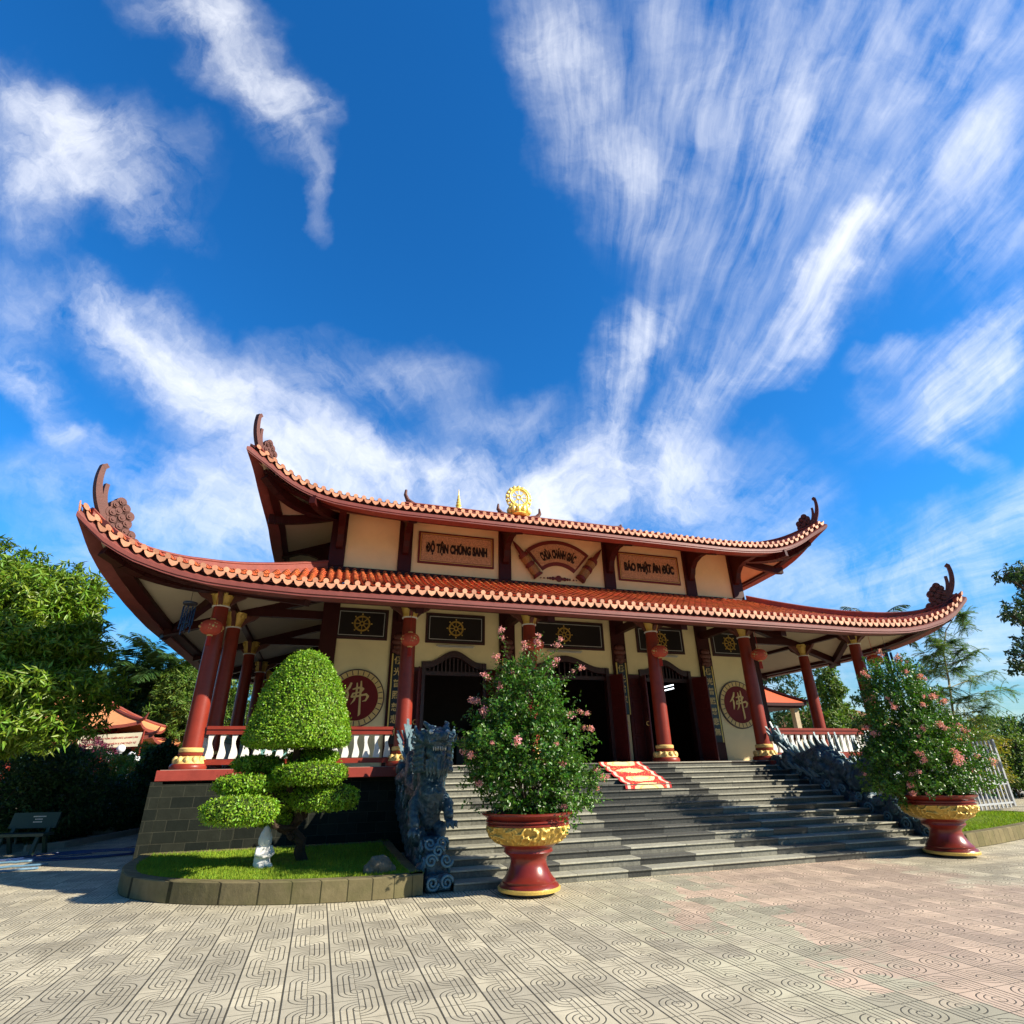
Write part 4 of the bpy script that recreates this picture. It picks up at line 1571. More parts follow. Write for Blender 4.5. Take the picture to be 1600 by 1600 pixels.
CM = column_meshes()
YS = (0, 2.35, 6.5, 10.65, 13)
col_pos = [(x, 0) for x in XS] + [(x, y) for x in (-10.09, 10.09) for y in YS[1:]] + [(x, 13) for x in XS[1:5]]
for (x, y) in col_pos:
    c = link('column', CM['shaft'], temple, (x, y - CY, H + .004))
    link('column_base', CM['base'], c)
    link('capital', CM['cap'], c)
    link('scroll_bracket', CM['brk'], c)


def baluster_mesh():
    mb = MB()
    n = 9
    V = []
    for i in range(n):
        t = i / (n - 1)
        z = .02 + .50 * t
        w = .060 + .020 * math.sin(t * 2 * math.pi + .6) - .010 * t
        off = .018 * math.sin(t * 2 * math.pi)
        for a, b in ((-1, -1), (1, -1), (1, 1), (-1, 1)):
            V.append((off + a * w, b * .035, z))
    f = [(3, 2, 1, 0), tuple((n - 1) * 4 + k for k in range(4))]
    for i in range(n - 1):
        for k in range(4):
            j = (k + 1) % 4
            f.append((i * 4 + k, i * 4 + j, (i + 1) * 4 + j, (i + 1) * 4 + k))
    mb.add(V, f)
    return mesh_from('baluster', np.concatenate(mb.v), mb.f, [M_WHITE])


BAL = baluster_mesh()


def railing(a, b, single=True):
    a, b = Vector(a), Vector(b)
    d = (b - a); L = d.length; d.normalize()
    nrm = Vector((-d.y, d.x, 0))
    c = (a + b) / 2
    rb = MB()
    rb.obox((c.x, c.y, 2.635), d, nrm, (0, 0, 1), L / 2, .085, .035)
    rb.obox((c.x, c.y, 2.565), d, nrm, (0, 0, 1), L / 2, .055, .034)
    rb.obox((c.x, c.y, 2.511), d, nrm, (0, 0, 1), L / 2, .070, .018)
    rb.obox((c.x, c.y, 1.915), d, nrm, (0, 0, 1), L / 2, .065, .055)
    k = int(L / 1.2)
    for i in range(k + 1):
        q = a + d * (L * i / k)
        rb.obox((q.x, q.y, 1.816), d, nrm, (0, 0, 1), .07, .06, .043)
    r = obj('railing', rb, M_RED, temple)
    n = int(L / .238)
    rot = math.atan2(d.y, d.x)
    if single:
        for i in range(n):
            q = a + d * (L * (i + .5) / n)
            o = link('baluster', BAL, r, (q.x, q.y - CY, 1.963))
            o.rotation_euler = (0, 0, rot)
    else:
        mb = MB()
        for i in range(n):
            q = a + d * (L * (i + .5) / n)
            mb.obox((q.x, q.y, 2.23), d, nrm, (0, 0, 1), .055, .035, .26)
        o = obj('baluster_row', mb, M_WHITE, r)
        o['kind'] = 'stuff'


railing((-9.85, 0, 0), (-5.68, 0, 0))
railing((5.68, 0, 0), (9.85, 0, 0))
for x in (-10.09, 10.09):
    railing((x, .24, 0), (x, 2.12, 0))
    railing((x, 2.58, 0), (x, 6.27, 0), single=(x > 0))
    railing((x, 6.73, 0), (x, 10.42, 0), single=False)


# ------------------------------------------------------------------ staircase
def staircase():
    rs = random.Random(3)
    mb = MB()
    w = 5.16
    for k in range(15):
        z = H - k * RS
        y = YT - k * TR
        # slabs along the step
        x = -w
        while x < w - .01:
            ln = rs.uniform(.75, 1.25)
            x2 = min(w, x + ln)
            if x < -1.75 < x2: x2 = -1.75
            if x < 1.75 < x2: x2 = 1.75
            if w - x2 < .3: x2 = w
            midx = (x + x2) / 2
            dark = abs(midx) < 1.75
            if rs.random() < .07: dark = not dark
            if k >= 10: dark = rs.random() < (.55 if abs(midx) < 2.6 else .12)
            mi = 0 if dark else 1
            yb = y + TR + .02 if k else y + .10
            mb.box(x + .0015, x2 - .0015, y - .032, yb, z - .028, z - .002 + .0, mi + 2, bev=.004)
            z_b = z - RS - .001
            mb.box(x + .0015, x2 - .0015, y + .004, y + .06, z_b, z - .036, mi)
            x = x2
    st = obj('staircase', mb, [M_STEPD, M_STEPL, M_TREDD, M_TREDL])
    tag(st, 'wide flight of grey granite steps rising to the temple terrace', 'staircase')
    core = MB()
    prof = [(YT + .06, H - .03)]
    for k in range(15):
        prof.append((YT + .062 - k * TR, H - .03 - k * RS))
        prof.append((YT + .062 - k * TR, H - .03 - (k + 1) * RS if k < 14 else 0))
    # solid core below the slabs: simple stacked blocks
    for k in range(15):
        core.box(-w, w, YT + .063 - k * TR, YT + .063 - k * TR + TR - .0 if k else YT + .05 + .04, .0 if True else 0, H - .031 - k * RS)
    obj('stair_core', core, M_STEPD, st)
    return st


staircase()

# ------------------------------------------------------------------ carpet on the steps
def carpet():
    m = bpy.data.materials.new('carpet_pattern'); m.use_nodes = True
    t = m.node_tree; bs = t.nodes['Principled BSDF']; bs.inputs['Roughness'].default_value = .9
    uvn = N('ShaderNodeUVMap', t)
    sp = N('ShaderNodeSeparateXYZ', t); lk(uvn.outputs[0], sp.inputs[0], t)
    f = lambda *a, **k: fm(*a, tree=t, **k)
    U, V = sp.outputs[0], sp.outputs[1]     # metres
    au = f('ABSOLUTE', f('SUBTRACT', U, .63))
    vv = f('SUBTRACT', f('FRACT', f('DIVIDE', f('ADD', V, .12), .52)), .5)
    # oval medallions
    e = f('SQRT', f('ADD', f('POWER', f('DIVIDE', au, .40), 2.0), f('POWER', f('DIVIDE', vv, .34), 2.0)))
    nz = noise(uvn.outputs[0], 18, 4, .6, t)
    e2 = f('ADD', e, f('MULTIPLY_ADD', nz.outputs[0], .7, -.35))
    med = f('LESS_THAN', e2, 1.0)
    medin = f('LESS_THAN', f('ABSOLUTE', f('SUBTRACT', e, .62)), .06)
    border = f('GREATER_THAN', au, .49)
    bline = f('LESS_THAN', f('ABSOLUTE', f('SUBTRACT', au, .60)), .03)
    n2 = noise(uvn.outputs[0], 26, 3, .6, t)
    scat = f('GREATER_THAN', n2.outputs[0], .60)
    cream, red, yel = (.80, .66, .36), (.60, .02, .025), (.80, .50, .12)
    c = mixc(scat, red, yel, tree=t)
    c = mixc(med, c, cream, tree=t)
    c = mixc(f('MULTIPLY', medin, .8), c, yel, tree=t)
    c = mixc(border, c, (.74, .56, .44), tree=t)
    c = mixc(bline, c, (.42, .02, .02), tree=t)
    lk(c, bs.inputs['Base Color'], t)
    x0, x1 = -.33, .93
    # drape: down over five nosings
    path = [(YT + .05, H + .012), (YT - .02, H + .014)]
    for k in range(0, 4):
        y = YT - k * TR; z = H - k * RS
        path += [(y - .045, z - .03), (y - TR * .45, z - RS * .62), (y - TR - .02, z - RS + .014)]
    path += [(YT - 4 * TR - .035, H - 4 * RS - .05)]
    path.append((YT - 4 * TR - .05, H - 4 * RS - .10))
    V_, F_, UV = [], [], []
    dist = 0
    nx = 10
    for i, (y, z) in enumerate(path):
        if i: dist += math.hypot(y - path[i - 1][0], z - path[i - 1][1])
        for j in range(nx):
            s = j / (nx - 1)
            wv = .012 * math.sin(s * 9 + i) if 0 < i < len(path) - 1 else 0
            V_.append((x0 + (x1 - x0) * s, y, z + abs(wv)))
            UV.append(((x1 - x0) * s, dist))
    for i in range(len(path) - 1):
        for j in range(nx - 1):
            F_.append((i * nx + j, i * nx + j + 1, (i + 1) * nx + j + 1, (i + 1) * nx + j))
    me = bpy.data.meshes.new('carpet')
    me.from_pydata(V_, [], F_)
    uv = me.uv_layers.new(name='UVMap')
    for lp in me.loops:
        uv.data[lp.index].uv = UV[lp.vertex_index]
    me.materials.append(m)
    o = link('carpet', me)
    md = o.modifiers.new('thick', 'SOLIDIFY'); md.thickness = .012; md.offset = 1
    tag(o, 'red and cream patterned carpet draped over the top steps', 'carpet')


carpet()


# ------------------------------------------------------------------ lanterns and wind chimes
def lantern_mesh():
    mb = MB()
    prof = []
    n = 26
    for i in range(13):
        t = math.pi * i / 12
        prof.append((max(.055, .245 * math.sin(t) ** .8), .0 - .175 * math.cos(t)))
    V = []
    m = 32
    for r, z in prof:
        for i in range(m):
            a = 2 * math.pi * i / m
            rr = r * (1 - .035 * (i % 2))
            V.append((rr * math.cos(a), rr * math.sin(a), z))
    f = []
    for k in range(len(prof) - 1):
        for i in range(m):
            j = (i + 1) % m
            f.append((k * m + i, k * m + j, (k + 1) * m + j, (k + 1) * m + i))
    mb.add(V, f)
    return mesh_from('lantern_body', np.concatenate(mb.v), mb.f, [M_LANT], smooth='full')


def lantern_deco():
    mb = MB()
    # gilt pattern on the sides
    for k in range(4):
        a = k * math.pi / 2 + .3
        for (du, dz, rr) in ((0, 0, .055), (-.07, .02, .03), (.07, -.02, .03), (.03, .07, .025), (-.03, -.07, .025), (.08, .06, .02), (-.08, -.06, .02)):
            aa = a + du / .24
            R0 = .243 * math.cos(math.asin(min(.95, abs(dz) / .178))) ** .8 if abs(dz) < .17 else .1
            c = (R0 * math.cos(aa), R0 * math.sin(aa), dz)
            mb.sphere(c, (rr * .5, rr * .5, rr * .6), 7, 5)
    return mesh_from('gilt_pattern', np.concatenate(mb.v), mb.f, [M_GOLDW])


def lantern_caps():
    mb = MB()
    mb.lathe([(.06, .165), (.065, .2), (.05, .205)], n=16)
    mb.lathe([(.055, -.2), (.065, -.195), (.065, -.165)], n=16)
    return mesh_from('lantern_cap', np.concatenate(mb.v), mb.f, [M_GOLDW])


def lantern_tassel():
    mb = MB()
    mb.tube([(0, 0, .2), (0, 0, .95)], .006, 5)
    for k in range(14):
        a = k * 2 * math.pi / 14
        mb.tube([(.035 * math.cos(a), .035 * math.sin(a), -.2), (.045 * math.cos(a), .045 * math.sin(a), -.42)], .008, 4)
    return mesh_from('tassel', np.concatenate(mb.v), mb.f, [mat('tassel_red', (.45, .03, .02), .8)])


LM = (lantern_mesh(), lantern_deco(), lantern_caps(), lantern_tassel())
places = ['leftmost corner column', 'second column from the left beside the dragon head', 'column behind the left flowering shrub',
          'column next to the carpet', 'column beside the right medallion', 'far right corner column above the right flowering shrub']
for i, x in enumerate(XS):
    y = (-.65, -.34, -.46, -.36, -.56, -.62)[i]
    t = thing('red_lantern', 'round red lantern hanging before the ' + places[i], 'lantern', (x, y, 4.78), 'red lanterns hung along the eaves')
    for nm, me in zip(('lantern_body', 'gilt_pattern', 'lantern_cap', 'tassel'), LM):
        if nm == 'tassel' and i == 5:
            pass
        o = link(nm, me, t)
        if nm in ('lantern_body',):
            pass


def wind_chime(loc, side, label):
    t = thing('wind_chime', label, 'wind chime', loc, 'wind chimes hung under the roof corners')
    mb = MB()
    mb.tube([(0, 0, .06), (0, 0, .5)], .005, 5)
    mb.lathe([(.14, 0), (.15, .02), (.15, .05), (.13, .06)], n=20)
    mb.lathe([(.06, -.42), (.06, -.39)], n=12)
    mb.tube([(0, 0, 0), (0, 0, -.62)], .004, 4)
    o = mesh_from('chime_top', np.concatenate(mb.v), mb.f, [mat('dark_chime', (.02, .02, .035), .3, .6)])
    link('chime_top', o, t)
    mb = MB()
    for k in range(8):
        a = k * math.pi / 4
        ln = .42 + .05 * ((k * 3) % 5)
        mb.tube([(.12 * math.cos(a), .12 * math.sin(a), -.04), (.12 * math.cos(a), .12 * math.sin(a), -.04 - ln)], .014, 8)
    o = mesh_from('chime_tubes', np.concatenate(mb.v), mb.f, [mat('chime_blue', (.012, .014, .035), .25, .7, metal=.5)])
    link('chime_tubes', o, t)


wind_chime(tuple(px(297, 945, Y=-1.2)), -1, 'dark blue tubular wind chime under the left roof corner')
wind_chime(tuple(px(1385, 1018, Y=-1.1)), 1, 'dark tubular wind chime under the right roof corner')


# ------------------------------------------------------------------ dragon balustrades
def sculpt(name, mb, m, parent, voxel=.022, disp=.03, tscale=.12, fine=.012):
    V = np.concatenate(mb.v)
    me = mesh_from(name + '_tmp', V, mb.f, [m])
    ob = bpy.data.objects.new(name + '_tmp', me)
    COL.objects.link(ob)
    r = ob.modifiers.new('r', 'REMESH'); r.mode = 'VOXEL'; r.voxel_size = voxel
    tx = bpy.data.textures.new('carve', 'CLOUDS'); tx.noise_scale = tscale; tx.noise_depth = 3
    d = ob.modifiers.new('d', 'DISPLACE'); d.texture = tx; d.strength = disp * 2; d.mid_level = .5; d.texture_coords = 'LOCAL'
    if fine:
        t2 = bpy.data.textures.new('scales', 'VORONOI'); t2.noise_scale = .06
        d2 = ob.modifiers.new('d2', 'DISPLACE'); d2.texture = t2; d2.strength = fine * 2; d2.mid_level = .35; d2.texture_coords = 'LOCAL'
    dg = bpy.context.evaluated_depsgraph_get(); dg.update()
    out = bpy.data.meshes.new_from_object(ob.evaluated_get(dg))
    bpy.data.objects.remove(ob)
    out.polygons.foreach_set('use_smooth', [True] * len(out.polygons))
    out.name = name
    if not out.materials: out.materials.append(m)
    return out


def spiral(mb, c, R0, nrm, turns=1.6, r=.03, flip=1, up=(0, 0, 1)):
    """raised cloud curl lying against a surface with normal nrm"""
    nrm = Vector(nrm).normalized()
    u = Vector(up).cross(nrm).normalized(); v = nrm.cross(u)
    pts, rd = [], []
    n = int(16 * turns)
    for i in range(n + 1):
        t = i / n
        a = flip * t * turns * 2 * math.pi
        rr = R0 * (1 - .82 * t)
        pts.append(tuple(Vector(c) + u * (rr * math.cos(a)) + v * (rr * math.sin(a)) + nrm * (.01 + .02 * t)))
        rd.append(r * (1 - .35 * t))
    mb.tube(pts, rd, 7)


def dragon_meshes():
    # built for the left side, local x toward the outside of the stair is negative; local origin at stair foot
    body = MB()
    # cloud-carved base wall following the slope (y runs back to the temple)
    for k in range(15):
        y0 = .18 + k * .30; z1 = .40 + k * .105
        body.box(-.17, .17, y0, y0 + .33, max(0, z1 - 1.0) if k > 6 else 0, z1 + .06 + .03 * math.sin(k * 1.7), bev=.04)
    body.box(-.21, .21, .0, .5, 0, .22, bev=.05)
    # serpent body
    path = [(0, 4.6, 2.35), (-.03, 4.3, 2.15), (.02, 3.9, 1.80), (.05, 3.4, 1.78), (0, 2.9, 1.92), (-.05, 2.45, 1.62), (-.03, 2.0, 1.30), (.03, 1.6, 1.34), (.05, 1.25, 1.62), (.04, 1.05, 1.95), (.02, .85, 2.12)]
    rad = [.05, .09, .15, .19, .22, .24, .26, .27, .27, .24, .20]
    # refine
    P, Rr = [], []
    for i in range(len(path) - 1):
        for q in range(5):
            t = q / 5
            P.append(tuple(Vector(path[i]).lerp(Vector(path[i + 1]), t))); Rr.append(rad[i] * (1 - t) + rad[i + 1] * t)
    P.append(path[-1]); Rr.append(rad[-1])
    for _ in range(3):
        P = [P[0]] + [tuple((Vector(P[i - 1]) + Vector(P[i]) * 2 + Vector(P[i + 1])) / 4) for i in range(1, len(P) - 1)] + [P[-1]]
    body.tube(P, Rr, 14)
    # chest and belly mass between body and wall
    body.tube([(0, 1.25, 1.7), (0, 1.0, 1.3), (0, 1.15, .8)], [.22, .23, .18], 12)
    body.tube([(0, 2.6, 1.5), (0, 2.6, .9)], [.20, .24], 10)
    body.tube([(0, 3.7, 1.7), (0, 3.7, 1.2)], [.16, .20], 10)
    # mane locks flowing back and down from the neck
    rs = random.Random(11)
    for k in range(26):
        a = rs.uniform(-1, 1)
        x = a * .22; y = rs.uniform(.9, 2.1); z = 2.15 - (y - .9) * .35 + rs.uniform(-.25, .1)
        L = rs.uniform(.35, .7)
        body.tube([(x, y, z), (x * 1.3, y + .12, z - L * .5), (x * 1.15 + rs.uniform(-.04, .04), y + .22, z - L)], [.055, .05, .015], 7)
    # cloud lumps on the flanks
    for k in range(34):
        y = rs.uniform(.5, 4.3); z = .32 + y * .36 + rs.uniform(-.35, .55)
        body.sphere((rs.choice((-1, 1)) * rs.uniform(.10, .22), y, z), (.12, .17, .14), 10, 7)
    # fore leg and claw resting toward the steps
    body.tube([(.15, 1.2, 1.35), (.30, 1.0, 1.12), (.30, .85, .92)], [.12, .10, .08], 9)
    body.tube([(-.15, 1.2, 1.35), (-.30, 1.0, 1.10), (-.30, .80, .80)], [.12, .10, .08], 9)
    for s in (-1, 1):
        for k in (-1, 0, 1):
            body.tube([(s * .30, .84, .88 if s > 0 else .76), (s * .32 + k * .07, .70, .86 if s > 0 else .74), (s * .33 + k * .09, .62, .78 if s > 0 else .66)], [.045, .035, .012], 6)
    me_body = sculpt('dragon_body', body, M_GLAZE, None, .024, .035, .14, .014)
    # curls on the base front and sides
    cu = MB()
    for s in (-1, 1):
        spiral(cu, (s * .11, -.01, .13), .10, (0, -1, 0), 1.7, .026, s)
        spiral(cu, (s * .12, .10, .40), .10, (0, -1, .45), 1.6, .024, -s)
        spiral(cu, (s * .10, .38, .60), .10, (0, -1, .6), 1.6, .024, s)
        for k in range(9):
            y = .35 + k * .44
            spiral(cu, (s * .185, y, .30 + k * .13), .13, (s, 0, 0), 1.8, .026, s if k % 2 else -s)
            spiral(cu, (s * .20, y + .2, .02 + k * .13 + .55), .10, (s, 0, 0), 1.6, .022, -s if k % 2 else s)
    spiral(cu, (0, .16, .52), .09, (0, -1, .5), 1.5, .024, 1)
    me_curl = mesh_from('cloud_curls', np.concatenate(cu.v), cu.f, [mat('dragon_curl', (.09, .20, .25), .35, .6, .5, 10, dirt=.3)], smooth='full')
    # head, facing down the stair (-y)
    hd = MB()
    hd.sphere((0, .72, 2.20), (.22, .26, .20), 16, 10)
    hd.tube([(0, .75, 2.20), (0, .50, 2.17), (0, .30, 2.16)], [.20, .16, .13], 14, sq=1.15)       # upper jaw
    hd.tube([(0, .72, 2.00), (0, .50, 1.90), (0, .36, 1.88)], [.15, .11, .07], 12, sq=1.2)        # lower jaw
    hd.sphere((0, .27, 2.22), (.13, .08, .08), 10, 7)
    for s in (-1, 1):
        hd.sphere((s * .07, .22, 2.25), (.045, .045, .04), 8, 6)
        hd.sphere((s * .13, .52, 2.33), (.075, .08, .075), 10, 7)                                     # brow
        hd.tube([(s * .13, .62, 2.36), (s * .20, .75, 2.45), (s * .20, .95, 2.50)], [.05, .04, .015], 7)  # brow flame
        hd.tube([(s * .20, .75, 2.15), (s * .33, .82, 2.28), (s * .36, .90, 2.42)], [.06, .05, .012], 7)  # ear
        for k in range(7):
            z = 2.32 - k * .10
            hd.tube([(s * .18, .78, z), (s * .32, .92, z - .04), (s * .38, 1.12, z + .02)], [.055, .045, .012], 7)
        for k in range(3):
            hd.tube([(s * (.06 + .05 * k), .45 + .05 * k, 1.86), (s * (.07 + .05 * k), .42 + .06 * k, 1.72), (s * (.06 + .05 * k), .46 + .06 * k, 1.58)], [.04, .035, .01], 6)
        hd.tube([(s * .10, .25, 2.14), (s * .22, .15, 2.12), (s * .26, .12, 2.26)], [.02, .016, .006], 6)
    hd.tube([(0, .40, 1.86), (0, .36, 1.70), (0, .40, 1.55)], [.05, .045, .012], 7)
    me_head = sculpt('dragon_head', hd, M_GLAZE, None, .016, .018, .08, .007)
    ey = MB()
    for s in (-1, 1):
        ey.sphere((s * .145, .45, 2.30), .042, 10, 7)
    for k in range(-3, 4):
        ey.tube([(k * .035, .30 + abs(k) * .02, 2.06), (k * .035, .30 + abs(k) * .02, 1.99)], [.016, .004], 5)
    me_eye = mesh_from('eyes_and_teeth', np.concatenate(ey.v), ey.f, [mat('tooth', (.5, .52, .48), .3)], smooth='full')
    # pale-tipped fins along the back and tail flames
    fn = MB()
    def fin(x, y, z, h, dy, th=.03, w=.12, dx=0):
        pr = [(-w / 2, 0), (w / 2, 0), (w * .35 + dy * .55, h * .6), (dy, h), (-w * .10 + dy * .4, h * .55)]
        fn.prism(pr, lambda a, b, t: (x + t + dx * b, y + a, z + b), -th / 2, th / 2)
    for i in range(6, len(P) - 4, 2):
        p = P[i]
        fin(p[0], p[1], p[2] + Rr[i] * .75, .24 + .05 * (i % 3), .12, .05, .20)
    for s in (-1, 1):
        for k in range(6):
            p = P[2 + k * 2]
            fin(p[0] + s * .10, p[1], p[2] + .03, .26, .10, .05, .18, s * .5)
    for (dy, h, dx) in ((.0, .55, 0), (.12, .42, .2), (-.14, .42, -.2), (.2, .3, -.3), (-.22, .3, .3)):
        fin(.0, 4.45 + dy, 2.28, h, .16, .06, .20, dx)
    # mane spikes behind the head
    for (x, y, z, h) in ((-.16, 1.25, 2.12, .28), (-.05, 1.45, 2.05, .34), (.06, 1.7, 1.98, .30), (-.14, 1.95, 1.95, .36), (.02, 2.3, 1.95, .46), (.12, 1.2, 2.15, .24), (-.08, 2.6, 2.0, .42), (0, 3.0, 2.05, .40)):
        fin(x, y, z, h, .03, .05, .13)
    for k in range(6):
        y = 4.2 - k * .24
        fin(.24, y, 1.45 + .1 * math.sin(k), .22, .14, .05, .18, .4)
    me_fin = mesh_from('fins', np.concatenate(fn.v), fn.f, [mat('fin_glaze', (.16, .25, .28), .35, .6, .5, 14, bump=.4, dirt=.3)])
    return [('dragon_body', me_body), ('cloud_curls', me_curl), ('dragon_head', me_head), ('eyes_and_teeth', me_eye), ('fins', me_fin)]


DG = dragon_meshes()


def mirror_mesh(me):
    m2 = me.copy()
    n = len(m2.vertices)
    co = np.empty(n * 3, dtype=np.float32); m2.vertices.foreach_get('co', co)
    co = co.reshape(-1, 3); co[:, 0] *= -1
    m2.vertices.foreach_set('co', co.ravel())
    m2.flip_normals()
    return m2


dl = thing('dragon_balustrade', 'blue green glazed dragon running down the left edge of the steps beside the lawn', 'dragon statue', (-5.38, -5.08, 0))
for nm, me in DG:
    link(nm, me, dl)
dr_ = thing('dragon_balustrade', 'blue green glazed dragon running down the right edge of the steps behind the far pot', 'dragon statue', (5.42, -5.08, 0))
for nm, me in DG:
    link(nm, mirror_mesh(me), dr_)


# ------------------------------------------------------------------ big pots
def pot_meshes():
    mb = MB()
    prof = [(.0, .05), (.43, .05), (.455, .09), (.44, .125), (.40, .15), (.405, .175), (.375, .20), (.33, .26), (.285, .35), (.27, .42), (.285, .47), (.35, .515), (.38, .545), (.37, .575), (.375, .60), (.44, .64), (.50, .68)]
    prof2 = [(.50, .68), (.585, .76), (.62, .84), (.63, .90), (.645, .905), (.648, .925), (.63, .935), (.625, .95), (.66, .955), (.66, .972), (.63, .98), (.64, 1.0), (.69, 1.035), (.715, 1.05), (.715, 1.075), (.66, 1.08), (.60, 1.0), (.57, .98)]
    mb.lathe(prof + prof2[1:], n=56)
    body = mesh_from('pot_body', np.concatenate(mb.v), mb.f, [M_POT], smooth=True)
    # gilded relief band
    V, f = [], []
    n, m = 420, 26
    for j in range(m):
        t = j / (m - 1)
        z = .655 + .245 * t
        r0 = np.interp(z, [.64, .68, .76, .84, .90], [.44, .50, .585, .62, .63]) + .012
        for i in range(n):
            a = 2 * math.pi * i / n
            q = Vector((math.cos(a) * 5.5, math.sin(a) * 5.5, z * 9))
            h = abs(mnoise.noise(q)) + .5 * abs(mnoise.noise(q * 2.3))
            edge = math.sin(math.pi * t) ** .4 if 0 < t < 1 else 0
            med = .5 + .5 * math.sin(a * 6)
            rr = r0 + edge * (.062 * (1 - min(1, h * 2.4)) ** .8 * (.5 + .5 * med) - .006)
            V.append((rr * math.cos(a), rr * math.sin(a), z))
    for j in range(m - 1):
        for i in range(n):
            k = (i + 1) % n
            f.append((j * n + i, j * n + k, (j + 1) * n + k, (j + 1) * n + i))
    band = mesh_from('gilt_band', V, f, [M_GOLD], smooth='full')
    mb = MB()
    mb.lathe([(.44, .045), (.47, .05), (.475, .085), (.46, .10), (.44, .10)], n=56)
    ring = mesh_from('gilt_foot_ring', np.concatenate(mb.v), mb.f, [M_GOLD], smooth=True)
    mb = MB()
    mb.lathe([(0, 0), (.36, 0), (.36, .049), (0, .049)], n=32)
    foot = mesh_from('pot_foot', np.concatenate(mb.v), mb.f, [M_BLACK])
    mb = MB()
    mb.lathe([(.0, .985), (.59, .985), (.3, 1.02), (.0, 1.03)], n=32)
    soil = mesh_from('pot_soil', np.concatenate(mb.v), mb.f, [M_SOIL])
    return [('pot_body', body), ('gilt_band', band), ('gilt_foot_ring', ring), ('pot_foot', foot), ('pot_soil', soil)]


PM = pot_meshes()
POT1, POT2 = (-4.12, -5.62), (4.72, -5.52)
for (x, y), lb in ((POT1, 'near red glazed planter pot with gold relief band at the foot of the steps'), (POT2, 'far red glazed planter pot with gold relief band by the right lawn')):
    t = thing('planter_pot', lb, 'planter pot', (x, y, .002), 'red and gold planter pots')
    for nm, me in PM:
        link(nm, me, t)


# ------------------------------------------------------------------ flowering shrubs
def limb(mb, a, b, r0, r1, n=6, wob=.06, seed=0):
    rs = random.Random(seed)
    a, b = Vector(a), Vector(b)
    pts = []
    for i in range(n):
        t = i / (n - 1)
        p = a.lerp(b, t) + Vector((rs.uniform(-1, 1), rs.uniform(-1, 1), rs.uniform(-.4, .6))) * wob * (b - a).length * math.sin(math.pi * t)
        pts.append(tuple(p))
    mb.tube(pts, [r0 + (r1 - r0) * i / (n - 1) for i in range(n)], 7)
    return pts


def blob_points(blobs, n, shell=.55, noise_amp=.22, seed=1):
    """random points in a union of ellipsoids, biased to the outside; returns points and outward normals"""
    vol = np.array([b[3] * b[4] * b[5] for b in blobs]); vol = vol ** (2 / 3); vol /= vol.sum()
    g = np.random.default_rng(seed)
    k = g.choice(len(blobs), n, p=vol)
    B = np.array(blobs)[k]
    d = unit(g.normal(size=(n, 3)))
    r = g.random(n) ** (1 / 3)
    r = shell + (1 - shell) * r
    ph = g.random(3) * 9
    lump = 1 + noise_amp * (np.sin(d[:, 0] * 5 + B[:, 0] * 3 + ph[0]) * np.sin(d[:, 1] * 6 + B[:, 1] * 3 + ph[1]) + .7 * np.sin(d[:, 2] * 8 + ph[2] + B[:, 2] * 2))
    P = B[:, :3] + d * B[:, 3:6] * (r * lump)[:, None]
    nr = unit(d / B[:, 3:6])
    return P, nr


def inside_any(P, blobs, f=.62):
    m = np.zeros(len(P), bool)
    for b in blobs:
        q = (P - np.array(b[:3])) / np.array(b[3:6])
        m |= (q ** 2).sum(1) < f * f
    return m


def petals_mesh(seed):
    g = np.random.default_rng(seed)
    n = 60
    c = g.normal(size=(n, 3)) * np.array([.038, .038, .030])
    d = unit(g.normal(size=(n, 3)) + np.array([0, 0, .3]))
    V = leaves_arrays(c, d, unit(g.normal(size=(n, 3))), g.uniform(.030, .05, n), g.uniform(.028, .04, n), .15)
    return quads_mesh('flower_cluster', V, L_PINK)


PET = [petals_mesh(k) for k in range(4)]


